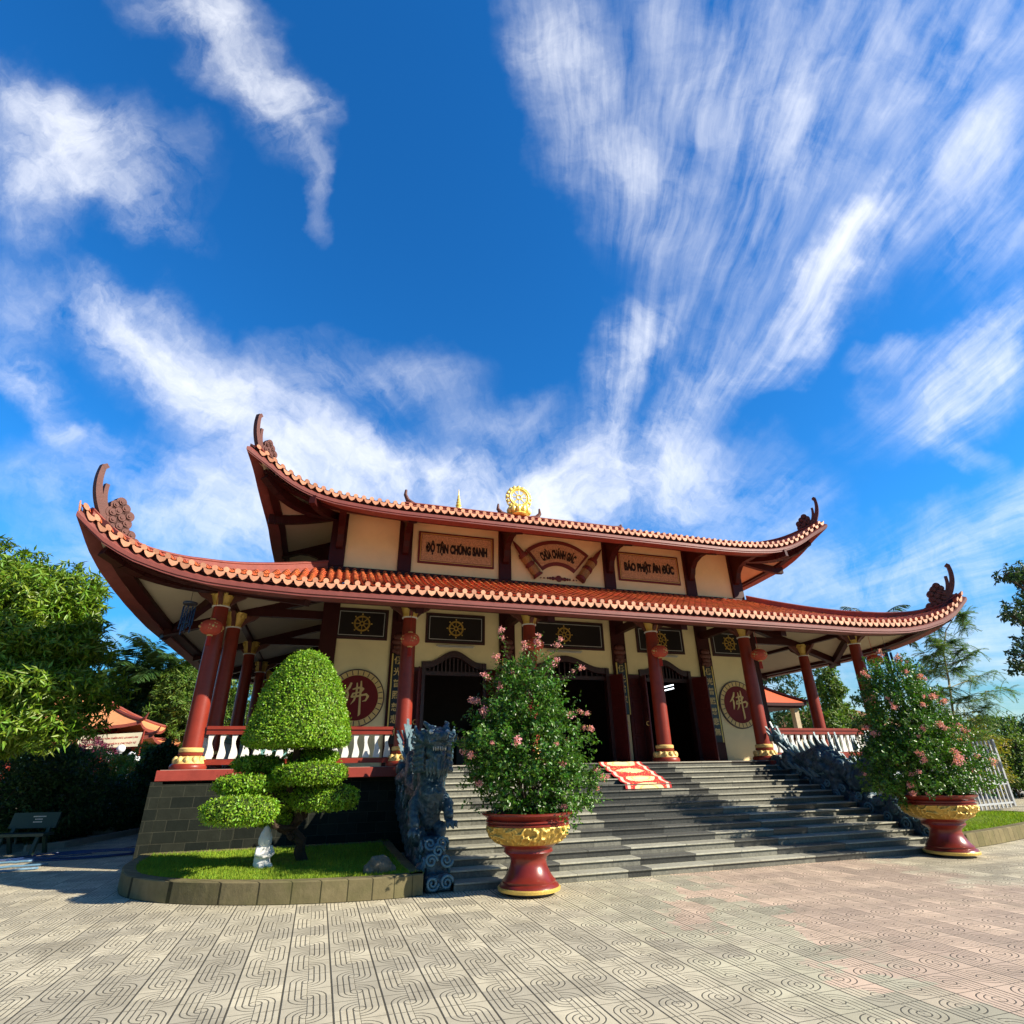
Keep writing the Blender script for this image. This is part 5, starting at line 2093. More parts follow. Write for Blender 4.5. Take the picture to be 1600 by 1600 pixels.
def flowering_shrub(base, blobs, nleaf, nflow, label, seed, sprays=None, sun_side=None):
    t = thing('flowering_shrub', label, 'flowering shrub', base, 'pink flowering shrubs in the big pots')
    g = np.random.default_rng(seed)
    mb = MB()
    rs = random.Random(seed)
    b0 = Vector(base)
    for k, b in enumerate(blobs):
        for q in range(3):
            e = Vector(b[:3]) + Vector((rs.uniform(-.6, .6) * b[3], rs.uniform(-.6, .6) * b[4], rs.uniform(0, .7) * b[5]))
            limb(mb, b0 + Vector((rs.uniform(-.15, .15), rs.uniform(-.15, .15), 0)), e, .022, .005, 7, .08, seed * 50 + k * 3 + q)
    obj('stems', mb, M_BARK, t, smooth=True)
    # twigs carrying small leaves
    tw = int(nleaf * 1.45 / 12)
    P, nr = blob_points(blobs, tw * 2, .40, .30, seed)
    keep = ~inside_any(P, blobs, .45)
    P, nr = P[keep][:tw], nr[keep][:tw]
    tw = len(P)
    D = unit(nr + g.normal(size=(tw, 3)) * .6 + np.array([0, 0, .25]))
    k = 12
    tt = g.random((tw, k)) * .20
    LP = P[:, None, :] + D[:, None, :] * tt[:, :, None] + g.normal(size=(tw, k, 3)) * .018
    LD = D[:, None, :] * .5 + g.normal(size=(tw, k, 3)) * .75
    LN = np.array([0, 0, 1.0]) + nr[:, None, :] * .7 + g.normal(size=(tw, k, 3)) * .55
    n = tw * k
    V = leaves_arrays(LP.reshape(-1, 3), LD.reshape(-1, 3), unit(LN.reshape(-1, 3)), g.uniform(.045, .078, n), g.uniform(.030, .048, n), .18, .08)
    vs = [V]
    sp_pts = []
    if sprays:
        sb = MB()
        for (a, b_) in sprays:
            pts = limb(sb, a, b_, .010, .003, 8, .07, int(abs(a[0] * 100 + b_[2] * 31)))
            pts = [Vector(p) for p in pts]
            m = 80
            Q = np.array([tuple(pts[min(len(pts) - 2, int(x))].lerp(pts[min(len(pts) - 1, int(x) + 1)], x % 1)) for x in g.random(m) * (len(pts) - 1)])
            Q += g.normal(size=Q.shape) * .04
            V2 = leaves_arrays(Q, g.normal(size=Q.shape), unit(np.array([0, 0, 1.]) + g.normal(size=Q.shape) * .5), g.uniform(.03, .055, m), g.uniform(.02, .03, m), .15)
            vs.append(V2)
            sp_pts.append(pts[-1]); sp_pts.append(pts[-2])
        obj('spray_stems', sb, M_BARK, t, smooth=True)
    leaf_obj('foliage', np.concatenate(vs), L_SHRUB, t)
    # flowers on the outside, mostly facing the sun and the plaza
    FP, fn_ = blob_points(blobs, 1500, .98, .20, seed + 5)
    ok = ~inside_any(FP, blobs, .93)
    FP, fn_ = FP[ok], fn_[ok]
    order = g.permutation(len(FP))
    cnt = 0
    sel = [Vector(tuple(p)) for p in sp_pts]
    for i in order:
        if fn_[i][1] < .35 and FP[i][2] > 1.15:
            sel.append(Vector(FP[i]) + Vector(fn_[i]) * .05)
        if len(sel) >= nflow: break
    for i, p in enumerate(sel[:nflow]):
        o = link('flower_cluster', PET[i % 4], t, tuple(p - b0))
        s = rs.uniform(.45, .95)
        o.scale = (s, s, s)
        o.rotation_euler = (rs.uniform(-.5, .5), rs.uniform(-.5, .5), rs.uniform(0, 6.28))
    return t


x, y = POT1
flowering_shrub((x, y, .99),
                [(x + .05, y, 1.55, .76, .70, .55), (x - .02, y, 2.05, .86, .76, .55), (x + .02, y, 2.58, .64, .60, .50), (x + .05, y, 3.02, .38, .36, .40), (x + .75, y - .1, 1.42, .42, .38, .36), (x - .45, y + .1, 1.95, .42, .42, .5)],
                17500, 46, 'tall pink flowering shrub growing from the near pot in front of the left steps', 3,
                sprays=[((x - .1, y, 3.0), (x - .42, y - .05, 3.92)), ((x, y, 3.1), (x + .02, y, 3.72)), ((x + .1, y, 3.1), (x + .30, y, 3.86)), ((x + .15, y, 3.0), (x + .68, y - .1, 3.80)),
                        ((x + .2, y, 2.9), (x + 1.05, y - .1, 3.30)), ((x + .3, y, 2.6), (x + 1.15, y, 2.55)), ((x - .2, y, 2.9), (x - .72, y, 3.15)), ((x - .3, y, 2.6), (x - .9, y + .1, 2.75)),
                        ((x + .4, y, 2.4), (x + 1.2, y, 2.30)), ((x + .7, y - .1, 1.5), (x + 1.35, y - .2, 1.55)), ((x - .25, y, 3.0), (x - .5, y, 3.45)), ((x + .2, y, 3.0), (x + .62, y, 3.45))])
x, y = POT2
flowering_shrub((x, y, .99),
                [(x - .25, y, 1.75, .98, .85, .70), (x - .30, y, 2.35, .90, .8, .62), (x - .25, y, 2.95, .70, .65, .50), (x - .15, y, 3.35, .50, .48, .38), (x + .50, y - .05, 1.60, .72, .62, .55), (x - .7, y + .1, 1.55, .62, .62, .5), (x + .35, y, 2.20, .6, .55, .5)],
                24000, 60, 'broad pink flowering shrub growing from the far pot by the right lawn', 8,
                sprays=[((x - .2, y, 3.4), (x - .35, y, 3.95)), ((x - .1, y, 3.3), (x + .15, y, 3.85)), ((x + .6, y, 1.8), (x + 1.35, y - .1, 1.45)), ((x - .5, y, 3.0), (x - 1.0, y, 3.45)), ((x + .5, y, 2.2), (x + 1.1, y, 2.35))])


# ------------------------------------------------------------------ topiary
def surf_leaves(prof_fn, n, g, L=(.032, .055), W=(.02, .032), depth=.05):
    P, nr = prof_fn(n, g)
    P = P - nr * (g.random((len(P), 1)) ** 1.5) * depth + g.normal(size=P.shape) * .010
    P = P + nr * ((g.random((len(P), 1)) < .035) * g.uniform(.01, .06, (len(P), 1)))
    D = unit(g.normal(size=P.shape) + nr * .55 + np.array([0, 0, -.15]))
    Nn = unit(nr * 1.2 + g.normal(size=P.shape) * .55 + np.array([0, 0, .3]))
    return leaves_arrays(P, D, Nn, g.uniform(*L, len(P)), g.uniform(*W, len(P)), .16, .05)


def dome_fn(c, zr):
    # zr: list of (z, radius_x, radius_y)
    zz = np.array([q[0] for q in zr]); rx = np.array([q[1] for q in zr]); ry = np.array([q[2] for q in zr])

    def f(n, g):
        # sample by area: side surface and bottom
        zs = np.linspace(zz[0], zz[-1], 300)
        R_x = np.interp(zs, zz, rx)
        slope = np.gradient(R_x, zs)
        w = (R_x + .02) * np.sqrt(1 + slope ** 2); w /= w.sum()
        z = g.choice(zs, n, p=w) + g.uniform(-.01, .01, n)
        a = g.random(n) * 2 * math.pi
        X = np.interp(z, zz, rx); Y = np.interp(z, zz, ry)
        sl = np.interp(z, zs, slope)
        lump = 1 + .020 * np.sin(a * 5 + z * 3) + .018 * np.sin(a * 9 - z * 7) + .010 * np.sin(a * 17 + z * 13)
        P = np.stack([c[0] + X * np.cos(a) * lump, c[1] + Y * np.sin(a) * lump, z], -1)
        nr = unit(np.stack([np.cos(a), np.sin(a), -np.clip(sl, -6, 6)], -1))
        return P, nr
    return f


def core_lathe(mb, c, zr, s=.93, n=28):
    z0, z1 = zr[0][0], zr[-1][0]
    V = []
    m = len(zr)
    for z, rx, ry in zr:
        zc = (z0 + z1) / 2 + (z - (z0 + z1) / 2) * (.96)
        for i in range(n):
            a = 2 * math.pi * i / n
            V.append((c[0] + rx * s * math.cos(a), c[1] + ry * s * math.sin(a), zc))
    f = []
    for k in range(m - 1):
        for i in range(n):
            j = (i + 1) % n
            f.append((k * n + i, k * n + j, (k + 1) * n + j, (k + 1) * n + i))
    f.append(tuple(range(n - 1, -1, -1))); f.append(tuple((m - 1) * n + i for i in range(n)))
    mb.add(V, f)


def pad_zr(z, h, rx, ry):
    return [(z - h * .42, rx * .55, ry * .55), (z - h * .40, rx * .80, ry * .80), (z - h * .25, rx * .95, ry * .95), (z, rx, ry), (z + h * .22, rx * .96, ry * .96), (z + h * .38, rx * .82, ry * .82), (z + h * .48, rx * .55, ry * .55), (z + h * .52, rx * .05, ry * .05)]


def topiary():
    base = (-7.42, -3.0, .27)
    t = thing('topiary_tree', 'clipped bright green topiary tree with a tall dome above tiers of flat pads', 'topiary tree', base)
    g = np.random.default_rng(21)
    c = (-7.75, -3.75)
    mb = MB()
    limb(mb, base, (-7.75, -3.6, 1.5), .10, .08, 8, .10, 1)
    limb(mb, (-7.75, -3.6, 1.4), (c[0], c[1], 2.6), .075, .05, 6, .05, 2)
    obj('trunk', mb, M_BARK, t, smooth=True)
    zr = [(2.12, .60, .55), (2.13, .80, .75), (2.17, .885, .82), (2.3, .875, .82), (2.6, .80, .75), (2.9, .715, .67), (3.15, .625, .58), (3.35, .53, .50), (3.52, .42, .40), (3.64, .31, .30), (3.73, .18, .17), (3.77, .01, .01)]
    V = surf_leaves(dome_fn(c, zr), 30000, g)
    # leaves on the flat underside
    n = 2500
    a = g.random(n) * 6.283; r = np.sqrt(g.random(n)) * .8
    P = np.stack([c[0] + r * np.cos(a), c[1] + r * np.sin(a), 2.12 + g.normal(size=n) * .02], -1)
    V2 = leaves_arrays(P, g.normal(size=P.shape) + np.array([0, 0, -.5]), unit(g.normal(size=P.shape)), g.uniform(.03, .05, n), g.uniform(.02, .03, n), .15)
    dome = leaf_obj('foliage_dome', np.concatenate([V, V2]), L_TOPI, t)
    mb = MB(); core_lathe(mb, c, zr)
    obj('light_block_core', mb, mat('light_block_dark', (.05, .07, .02), .9, .1, .4, 20, bump=.8), dome)  # added solid dark core, blocks light through the leaves and deepens inner shade
    pads = [(-7.85, -3.25, 1.30, .30, .50, .36), (-7.75, -3.35, 1.62, .26, .50, .36), (-8.0, -3.2, 1.00, .24, .40, .32), (-7.46, -4.05, 1.68, .31, .62, .50), (-8.46, -3.95, 1.53, .26, .47, .42), (-8.40, -4.55, 1.18, .36, .55, .50), (-7.17, -3.70, 1.29, .37, .57, .46), (-8.35, -3.45, 1.84, .22, .42, .40), (-7.45, -3.3, 1.95, .20, .45, .42)]
    for k, (x, y, z, h, rx, ry) in enumerate(pads):
        zr = pad_zr(z, h, rx, ry)
        V = surf_leaves(dome_fn((x, y), zr), 5200, g, depth=.06)
        P, nr = blob_points([(x, y, z - h * .38, rx * .9, ry * .9, .08)], 900, .2, .1, 30 + k)
        V2 = leaves_arrays(P, g.normal(size=P.shape) + np.array([0, 0, -.6]), unit(g.normal(size=P.shape)), g.uniform(.03, .055, 900), g.uniform(.02, .032, 900), .15)
        pd = leaf_obj('foliage_pad', np.concatenate([V, V2]), L_TOPI, t)
        mb = MB(); core_lathe(mb, (x, y), zr, .9, 20)
        obj('light_block_core', mb, MATS['light_block_dark'], pd)  # same added light-blocking core inside each pad
        br = MB()
        limb(br, (-7.62, -3.35, max(.6, z - .35)), (x, y, z - h * .3), .05, .03, 7, .10, 40 + k)
        obj('branch', br, M_BARK, t, smooth=True)


topiary()


# ------------------------------------------------------------------ planting islands: kerb, lawn
def island(name_lbl, outline, kz, grass_n, seed, label_k, label_g, view_bias=True):
    """outline: list of (x,y) along the outer edge, closed against the terrace"""
    n = len(outline)
    cx = sum(p[0] for p in outline) / n; cy = sum(p[1] for p in outline) / n

    def inset(d):
        out = []
        for i in range(n):
            p0 = Vector(outline[i - 1]); p1 = Vector(outline[i]); p2 = Vector(outline[(i + 1) % n])
            e = (p2 - p0).normalized()
            nr = Vector((-e.y, e.x))
            if nr.dot(Vector((cx, cy)) - p1) < 0: nr = -nr
            q = p1 + nr * d
            out.append((q.x, q.y))
        return out
    o0 = outline; o1 = inset(.02); o2 = inset(.20); o3 = inset(.205)
    V = [(x, y, 0) for x, y in o0] + [(x, y, kz - .015) for x, y in o0] + [(x, y, kz) for x, y in o1] + [(x, y, kz) for x, y in o2] + [(x, y, 0) for x, y in o3]
    f = []
    for k in range(4):
        for i in range(n):
            j = (i + 1) % n
            f.append((k * n + i, k * n + j, (k + 1) * n + j, (k + 1) * n + i))
    mb = MB().add(V, f)
    kb = obj('stone_kerb', mb, M_KERB)
    tag(kb, label_k, 'kerb')
    lw = MB()
    ins = inset(.203)
    V = [(x, y, kz - .045) for x, y in ins] + [(cx, cy, kz + .02)]
    lw.add(V, [(i, (i + 1) % n, n) for i in range(n)])
    g_ = obj('lawn', lw, mat('lawn_soil', (.13, .18, .02), .95, .1, .5, 6, bump=.5))
    g_['kind'] = 'structure'
    # blades
    rg = np.random.default_rng(seed)
    poly = np.array(ins)
    mn, mx = poly.min(0), poly.max(0)
    pts = []
    while len(pts) < grass_n:
        q = mn + rg.random((60000, 2)) * (mx - mn)
        inside = np.zeros(len(q), bool)
        for i in range(n):
            x1, y1 = poly[i]; x2, y2 = poly[(i + 1) % n]
            if y1 == y2: continue
            cnd = ((y1 > q[:, 1]) != (y2 > q[:, 1])) & (q[:, 0] < (x2 - x1) * (q[:, 1] - y1) / (y2 - y1) + x1)
            inside ^= cnd
        q = q[inside]
        if view_bias:
            q = q[rg.random(len(q)) < np.clip(1.15 - (q[:, 1] - mn[1]) * .22, .12, 1)]
        pts += list(q)
        if not len(q): break
    P2 = np.array(pts[:grass_n])
    m = len(P2)
    P = np.c_[P2, np.full(m, kz - .05)]
    D = unit(np.array([0, 0, 1.]) + rg.normal(size=(m, 3)) * .45)
    Nn = unit(rg.normal(size=(m, 3)))
    V = leaves_arrays(P, D, Nn, rg.uniform(.05, .10, m), rg.uniform(.006, .012, m), .1, .12)
    go = leaf_obj('grass', V, L_GRASS, None)
    tag(go, label_g, 'grass', kind='stuff')


def smooth_outline(pts, n=70):
    # closed Catmull-Rom then resample
    P = [Vector(p) for p in pts]
    out = []
    m = len(P)
    for i in range(m):
        p0, p1, p2, p3 = P[i - 1], P[i], P[(i + 1) % m], P[(i + 2) % m]
        for q in range(6):
            t = q / 6
            out.append(tuple(.5 * ((2 * p1) + (p2 - p0) * t + (2 * p0 - 5 * p1 + 4 * p2 - p3) * t * t + (3 * p1 - p0 - 3 * p2 + p3) * t ** 3)))
    return [(a, b) for a, b in out]


left_pts = [(-5.66, -.45), (-5.66, -2.2), (-5.66, -3.6), (-5.64, -5.0), (-5.72, -5.17), (-6.25, -5.24), (-7.1, -5.14), (-7.96, -4.91), (-8.84, -4.51), (-9.45, -4.08), (-9.95, -3.50), (-10.2, -2.9), (-10.38, -2.1), (-10.42, -1.2), (-10.42, -.66), (-9.6, -.62), (-7.6, -.62), (-6.0, -.62)]
island('left', smooth_outline(left_pts), .28, 75000, 5, 'curved stone kerb round the left lawn with the topiary', 'short green grass of the left lawn under the topiary')
right_pts = [(-x, y) for x, y in left_pts][::-1]
right_pts = [(5.75, -.62), (7.6, -.62), (10.0, -.62), (12.4, -1.2), (12.6, -2.2), (11.6, -3.2), (10.2, -3.85), (8.65, -4.35), (7.3, -4.72), (6.2, -4.95), (5.78, -4.95), (5.70, -3.6), (5.70, -2.0)]
island('right', smooth_outline(right_pts), .28, 22000, 6, 'curved stone kerb round the right lawn behind the far pot', 'short green grass of the right lawn behind the far pot', False)

# mossy rock and the little white statue on the left lawn
rk = MB()
rk.sphere((0, 0, .10), (.20, .16, .16), 16, 10); rk.sphere((.12, .05, .06), (.14, .12, .10), 12, 8); rk.sphere((-.13, -.02, .07), (.12, .12, .1), 12, 8)
me = sculpt('garden_rock', rk, M_ROCK, None, .02, .03, .1, .01)
p = px(592, 1365, Z=.26)
o = link('garden_rock', me, None, (p.x, p.y, .24)); tag(o, 'small mossy rock on the left lawn near the kerb', 'rock')


def small_statue():
    p = px(408, 1357, Z=.26)
    t = thing('hooded_statue', 'small white plaster statue of a kneeling hooded child on the left lawn', 'statue', (p.x, p.y, .25))
    yaw = R_(205)
    mb = MB()
    mb.sphere((0, 0, .07), (.13, .15, .09), 16, 9)                       # folded legs
    mb.sphere((.07, -.12, .05), (.055, .09, .05), 10, 7)
    mb.sphere((-.07, -.12, .05), (.055, .09, .05), 10, 7)
    mb.tube([(0, .02, .06), (0, .02, .18), (0, .0, .29), (0, -.01, .36)], [.13, .125, .105, .06], 16)  # torso
    for s in (-1, 1):
        mb.tube([(s * .09, .0, .30), (s * .13, -.05, .21), (s * .05, -.15, .19), (0, -.17, .20)], [.045, .042, .035, .03], 10)
    mb.sphere((0, -.03, .41), (.085, .09, .095), 16, 10)                 # head
    mb.sphere((0, -.115, .405), (.016, .018, .018), 8, 6)                # nose
    mb.tube([(0, .0, .34), (0, -.005, .42), (0, .0, .50), (0, .01, .57), (0, .02, .61)], [.105, .11, .085, .045, .01], 16)  # pointed hood
    me = sculpt('statue_body', mb, M_PLAST, None, .009, .004, .08, 0)
    o = link('statue_body', me, t)
    o.rotation_euler = (0, 0, yaw - math.pi)
    o.scale = (1.0, 1.0, 1.05)


small_statue()

# ------------------------------------------------------------------ trees and background
def core_blobs(blobs, s=.6):
    mb = MB()
    for b in blobs:
        mb.sphere(b[:3], (b[3] * s, b[4] * s, b[5] * s), 10, 7)
    return mb


def rosette_leaves(P, nr, g, k, L, W, droop=.25, spread=1.0):
    n = len(P)
    up = unit(nr * .8 + np.array([0, 0, .5]) + g.normal(size=nr.shape) * .35)
    r = unit(g.normal(size=(n, k, 3)))
    D = unit(r * spread + up[:, None, :] * .35 + np.array([0, 0, -droop]))
    Nn = unit(up[:, None, :] + g.normal(size=(n, k, 3)) * .25)
    PP = P[:, None, :] + g.normal(size=(n, k, 3)) * .03
    m = n * k
    return leaves_arrays(PP.reshape(-1, 3), D.reshape(-1, 3), Nn.reshape(-1, 3), g.uniform(*L, m), g.uniform(*W, m), .12, .18)


def broad_tree(name, label, cat, base, blobs, lm, nros, k=9, L=(.2, .34), W=(.05, .08), seed=1, trunk=.22, group=None, droop=.3, amp=.2, shell=.6, core=.55):
    t = thing(name, label, cat, base, group)
    g = np.random.default_rng(seed)
    rs = random.Random(seed)
    mb = MB()
    b0 = Vector(base)
    zc = min(b[2] - b[5] * .6 for b in blobs)
    fork = b0 + Vector((rs.uniform(-.1, .1), rs.uniform(-.1, .1), max(.3, (zc - b0.z) * .8)))
    limb(mb, b0, fork, trunk, trunk * .75, 6, .05, seed)
    for i, b in enumerate(blobs):
        c = Vector(b[:3])
        limb(mb, fork, c, trunk * .5, trunk * .2, 7, .08, seed * 10 + i)
        for q in range(4):
            d = Vector((rs.uniform(-1, 1), rs.uniform(-1, 1), rs.uniform(-.3, 1))).normalized()
            e = c + Vector((d.x * b[3], d.y * b[4], d.z * b[5])) * .85
            limb(mb, c, e, trunk * .18, .012, 6, .1, seed * 100 + i * 5 + q)
    obj('trunk', mb, M_BARK, t, smooth=True)
    P, nr = blob_points(blobs, int(nros * 1.6), shell, amp, seed)
    keep = ~inside_any(P, blobs, .55)
    P, nr = P[keep][:nros], nr[keep][:nros]
    V = rosette_leaves(P, nr, g, k, L, W, droop)
    cr = leaf_obj('crown', V, lm, t)
    return t


# large broad-leaved tree on the left
bl = []
for (u, v, r, dY) in ((-10, 1060, 1.6, 4.2), (40, 985, 1.55, 4), (88, 930, .95, 4.2), (88, 1010, .95, 3.6), (60, 1085, 1.5, 3.6), (78, 1085, .62, 3.4), (0, 920, 1.2, 5.2), (-60, 1010, 1.9, 4.5), (128, 958, .42, 3.9), (-60, 1120, 1.2, 4.5)):
    c = px(u, v, Y=dY - 2.6); r *= .87
    bl.append((c.x, c.y, c.z, r, r, r * .9))
broad_tree('broadleaf_tree', 'large bright leafy tree with drooping long leaves at the left edge', 'tree', (-15.2, 1.9, 0), bl, L_TREE, 7000, 9, (.15, .26), (.036, .060), 31, .22, amp=.34)

# hedge and bushes in the shade behind, left
def bush(name, label, cat, c, r, lm, n, L=(.06, .11), W=(.035, .06), seed=1, group=None, amp=.12, shell=.75):
    """c: centre on the ground"""
    t = thing(name, label, cat, (c[0], c[1], 0), group)
    g = np.random.default_rng(seed)
    blobs = [(c[0], c[1], r[2] * .55, r[0], r[1], r[2] * .5)]
    if r[0] > r[2] * 1.3:
        blobs = [(c[0] + q * r[0] * .5, c[1], r[2] * (.52 + .05 * math.sin(q * 5 + seed)), r[0] * .62, r[1], r[2] * .5) for q in (-1, 0, 1)]
    mb = MB()
    for b in blobs:
        for q in range(4):
            limb(mb, (c[0], c[1], 0), (b[0] + (q - 1.5) * .2 * b[3], b[1], b[2]), .03, .01, 5, .1, seed + q)
    obj('stems', mb, M_BARK, t, smooth=True)
    P, nr = blob_points(blobs, n, shell, amp, seed)
    P[:, 2] = np.maximum(P[:, 2], .03)
    D = unit(nr + g.normal(size=P.shape) * .8)
    V = leaves_arrays(P, D, unit(nr + g.normal(size=P.shape) * .5 + np.array([0, 0, .4])), g.uniform(*L, len(P)), g.uniform(*W, len(P)), .15, .1)
    leaf_obj('foliage', V, lm, t)
    return t


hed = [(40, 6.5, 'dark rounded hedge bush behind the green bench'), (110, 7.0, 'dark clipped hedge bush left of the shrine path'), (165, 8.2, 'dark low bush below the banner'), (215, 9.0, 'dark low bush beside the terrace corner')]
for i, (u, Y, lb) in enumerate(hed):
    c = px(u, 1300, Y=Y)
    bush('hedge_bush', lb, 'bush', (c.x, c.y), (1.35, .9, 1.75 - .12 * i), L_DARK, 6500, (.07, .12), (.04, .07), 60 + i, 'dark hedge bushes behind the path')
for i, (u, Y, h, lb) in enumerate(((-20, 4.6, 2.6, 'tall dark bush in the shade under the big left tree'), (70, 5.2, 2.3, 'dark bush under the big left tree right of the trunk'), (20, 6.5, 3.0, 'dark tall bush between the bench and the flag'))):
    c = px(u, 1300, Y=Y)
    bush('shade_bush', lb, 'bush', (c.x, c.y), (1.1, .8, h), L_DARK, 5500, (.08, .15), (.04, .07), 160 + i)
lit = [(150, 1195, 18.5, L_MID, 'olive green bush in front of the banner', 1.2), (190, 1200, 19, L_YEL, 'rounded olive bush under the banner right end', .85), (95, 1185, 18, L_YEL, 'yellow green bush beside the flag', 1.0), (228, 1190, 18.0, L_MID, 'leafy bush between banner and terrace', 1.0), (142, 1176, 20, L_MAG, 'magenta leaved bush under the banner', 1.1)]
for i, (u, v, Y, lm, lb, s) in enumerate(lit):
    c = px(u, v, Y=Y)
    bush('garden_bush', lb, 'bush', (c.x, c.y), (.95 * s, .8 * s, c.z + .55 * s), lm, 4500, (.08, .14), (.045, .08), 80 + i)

# tree close behind the terrace on the left
bl = []
for (u, v, r) in ((272, 1120, 1.2), (282, 1075, 1.1), (268, 1170, 1.0), (300, 1110, 1.4), (330, 1090, 1.3), (350, 1140, 1.6), (390, 1120, 1.4)):
    c = px(u, v, Y=35)
    bl.append((c.x, c.y, c.z, r * 1.6, r * 1.6, r * 1.6))
broad_tree('leafy_tree', 'rounded green tree seen behind the left corner columns', 'tree', (-18.5, 35, 0), bl, L_MID, 3600, 8, (.3, .5), (.07, .11), 37, .2)
bl = []
c = px(252, 1180, Y=9)
broad_tree('dark_shrub_tree', 'dark upright shrub against the left end of the terrace', 'tree', (c.x, c.y, 0), [(c.x, c.y, 1.2, .6, .6, 1.0), (c.x + .1, c.y, 2.0, .5, .5, .7)], L_DARK, 1700, 7, (.12, .2), (.05, .08), 39, .08)

# dark wood behind
def far_mass(name, label, spans, lm, n, seed, L=(.4, .8), W=(.25, .45)):
    g = np.random.default_rng(seed)
    P = []
    N_ = []
    for (x, y, z, rx, ry, rz) in spans:
        p_, n_ = blob_points([(x, y, z, rx, ry, rz)], n, .7, .2, seed + int(abs(x)))
        P.append(p_); N_.append(n_)
    P = np.concatenate(P); N_ = np.concatenate(N_)
    k = P[:, 2] > 0
    P, N_ = P[k], N_[k]
    V = leaves_arrays(P, unit(g.normal(size=P.shape) + N_), unit(N_ + g.normal(size=P.shape) * .5), g.uniform(*L, len(P)), g.uniform(*W, len(P)), .15, .1)
    o = leaf_obj(name, V, lm, None)
    tag(o, label, 'wood', kind='stuff')


far_mass('far_wood', 'distant dark wood beyond the garden on the left',
         [(-38 + i * 5.0, 46 + (i % 3) * 3, 2.4 + (i % 2) * .8, 4.2, 3, 3.6) for i in range(12)], L_DARK, 1500, 5)
far_mass('far_wood', 'distant line of green trees beyond the wall on the right',
         [(24 + i * 6.5, 52 - i * 1.5, 2.0 + (i % 3) * .8, 5.0, 3, 2.8) for i in range(14)], L_DARK, 1300, 6)


def palm(label, base, top, fronds, fl, seed, lm=L_PALM, group=None, lw=.05, tr=.14, droop=1.0, trunk_mat=M_BARK):
    t = thing('palm_tree', label, 'palm tree', base, group)
    rs = random.Random(seed)
    g = np.random.default_rng(seed)
    mb = MB()
    pts = limb(mb, base, top, tr, tr * .7, 8, .01, seed)
    obj('trunk', mb, trunk_mat, t, smooth=True)
    V = []
    rb = MB()
    tp = Vector(top)
    for k in range(fronds):
        a = 2 * math.pi * k / fronds * 1.0 + rs.uniform(-.3, .3)
        el = rs.uniform(.15, 1.25)
        d = Vector((math.cos(a) * math.cos(el), math.sin(a) * math.cos(el), math.sin(el)))
        p = tp.copy(); seg = []
        n = 12
        L = fl * rs.uniform(.8, 1.1)
        for i in range(n):
            seg.append(tuple(p))
            p = p + d * (L / n)
            d = (d + Vector((0, 0, -.13 * droop))).normalized()
        rb.tube(seg, [.03 * (1 - i / n) + .006 for i in range(n)], 5)
        S = np.array(seg)
        m = 46
        tpar = np.linspace(.12, .99, m) * (n - 1)
        i0 = np.minimum(tpar.astype(int), n - 2); fr = (tpar - i0)[:, None]
        Q = S[i0] * (1 - fr) + S[i0 + 1] * fr
        T_ = unit(S[i0 + 1] - S[i0])
        side = unit(np.cross(T_, np.array([0, 0, 1.])))
        for s in (-1, 1):
            D = unit(side * s + T_ * .55 + np.array([0, 0, -.35 * droop]) + g.normal(size=Q.shape) * .10)
            Ll = fl * .22 * np.sin(np.linspace(.35, 3.0, m)) + .08
            V.append(leaves_arrays(Q, D, unit(np.array([0, 0, 1.]) + g.normal(size=Q.shape) * .2), Ll, np.full(m, lw), .1, .12))
    obj('frond_ribs', rb, L_PALM, t)
    leaf_obj('fronds', np.concatenate(V), lm, t)
    return t


for i, (u, v, Y, fl, lb) in enumerate(((203, 1056, 38, 5.4, 'palm tree behind the pavilion, nearest the big tree'), (256, 1052, 36, 5.2, 'palm tree behind the pavilion, closest to the temple roof'), (228, 1078, 40, 4.4, 'lower dark palm tree between the two palms behind the pavilion'), (180, 1083, 41, 4.4, 'dark palm tree partly hidden by the big tree'))):
    c = px(u, v, Y=Y)
    palm(lb, (c.x, c.y, 0), (c.x, c.y, c.z - .4), 22, fl, 200 + i, group='palm trees behind the pavilion', lw=.11, tr=.2)
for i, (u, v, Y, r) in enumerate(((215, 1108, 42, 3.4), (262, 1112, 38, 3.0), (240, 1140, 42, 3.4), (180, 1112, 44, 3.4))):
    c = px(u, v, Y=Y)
    broad_tree('background_tree', 'dark tree filling in behind the pavilion, number %s from the left' % ('one', 'four', 'three', 'two')[i] if False else ('dark tree right above the pavilion roof', 'dark tree beside the temple roof edge', 'low dark tree right of the pavilion', 'dark tree left of the pavilion top')[i], 'tree', (c.x, c.y, 0), [(c.x, c.y, c.z, r, r * .8, r * .9), (c.x + .5, c.y, c.z * .5, r, r * .8, r * .9)], L_DARK, 1100, 7, (.3, .5), (.12, .2), 300 + i, .2, 'dark trees behind the pavilion')


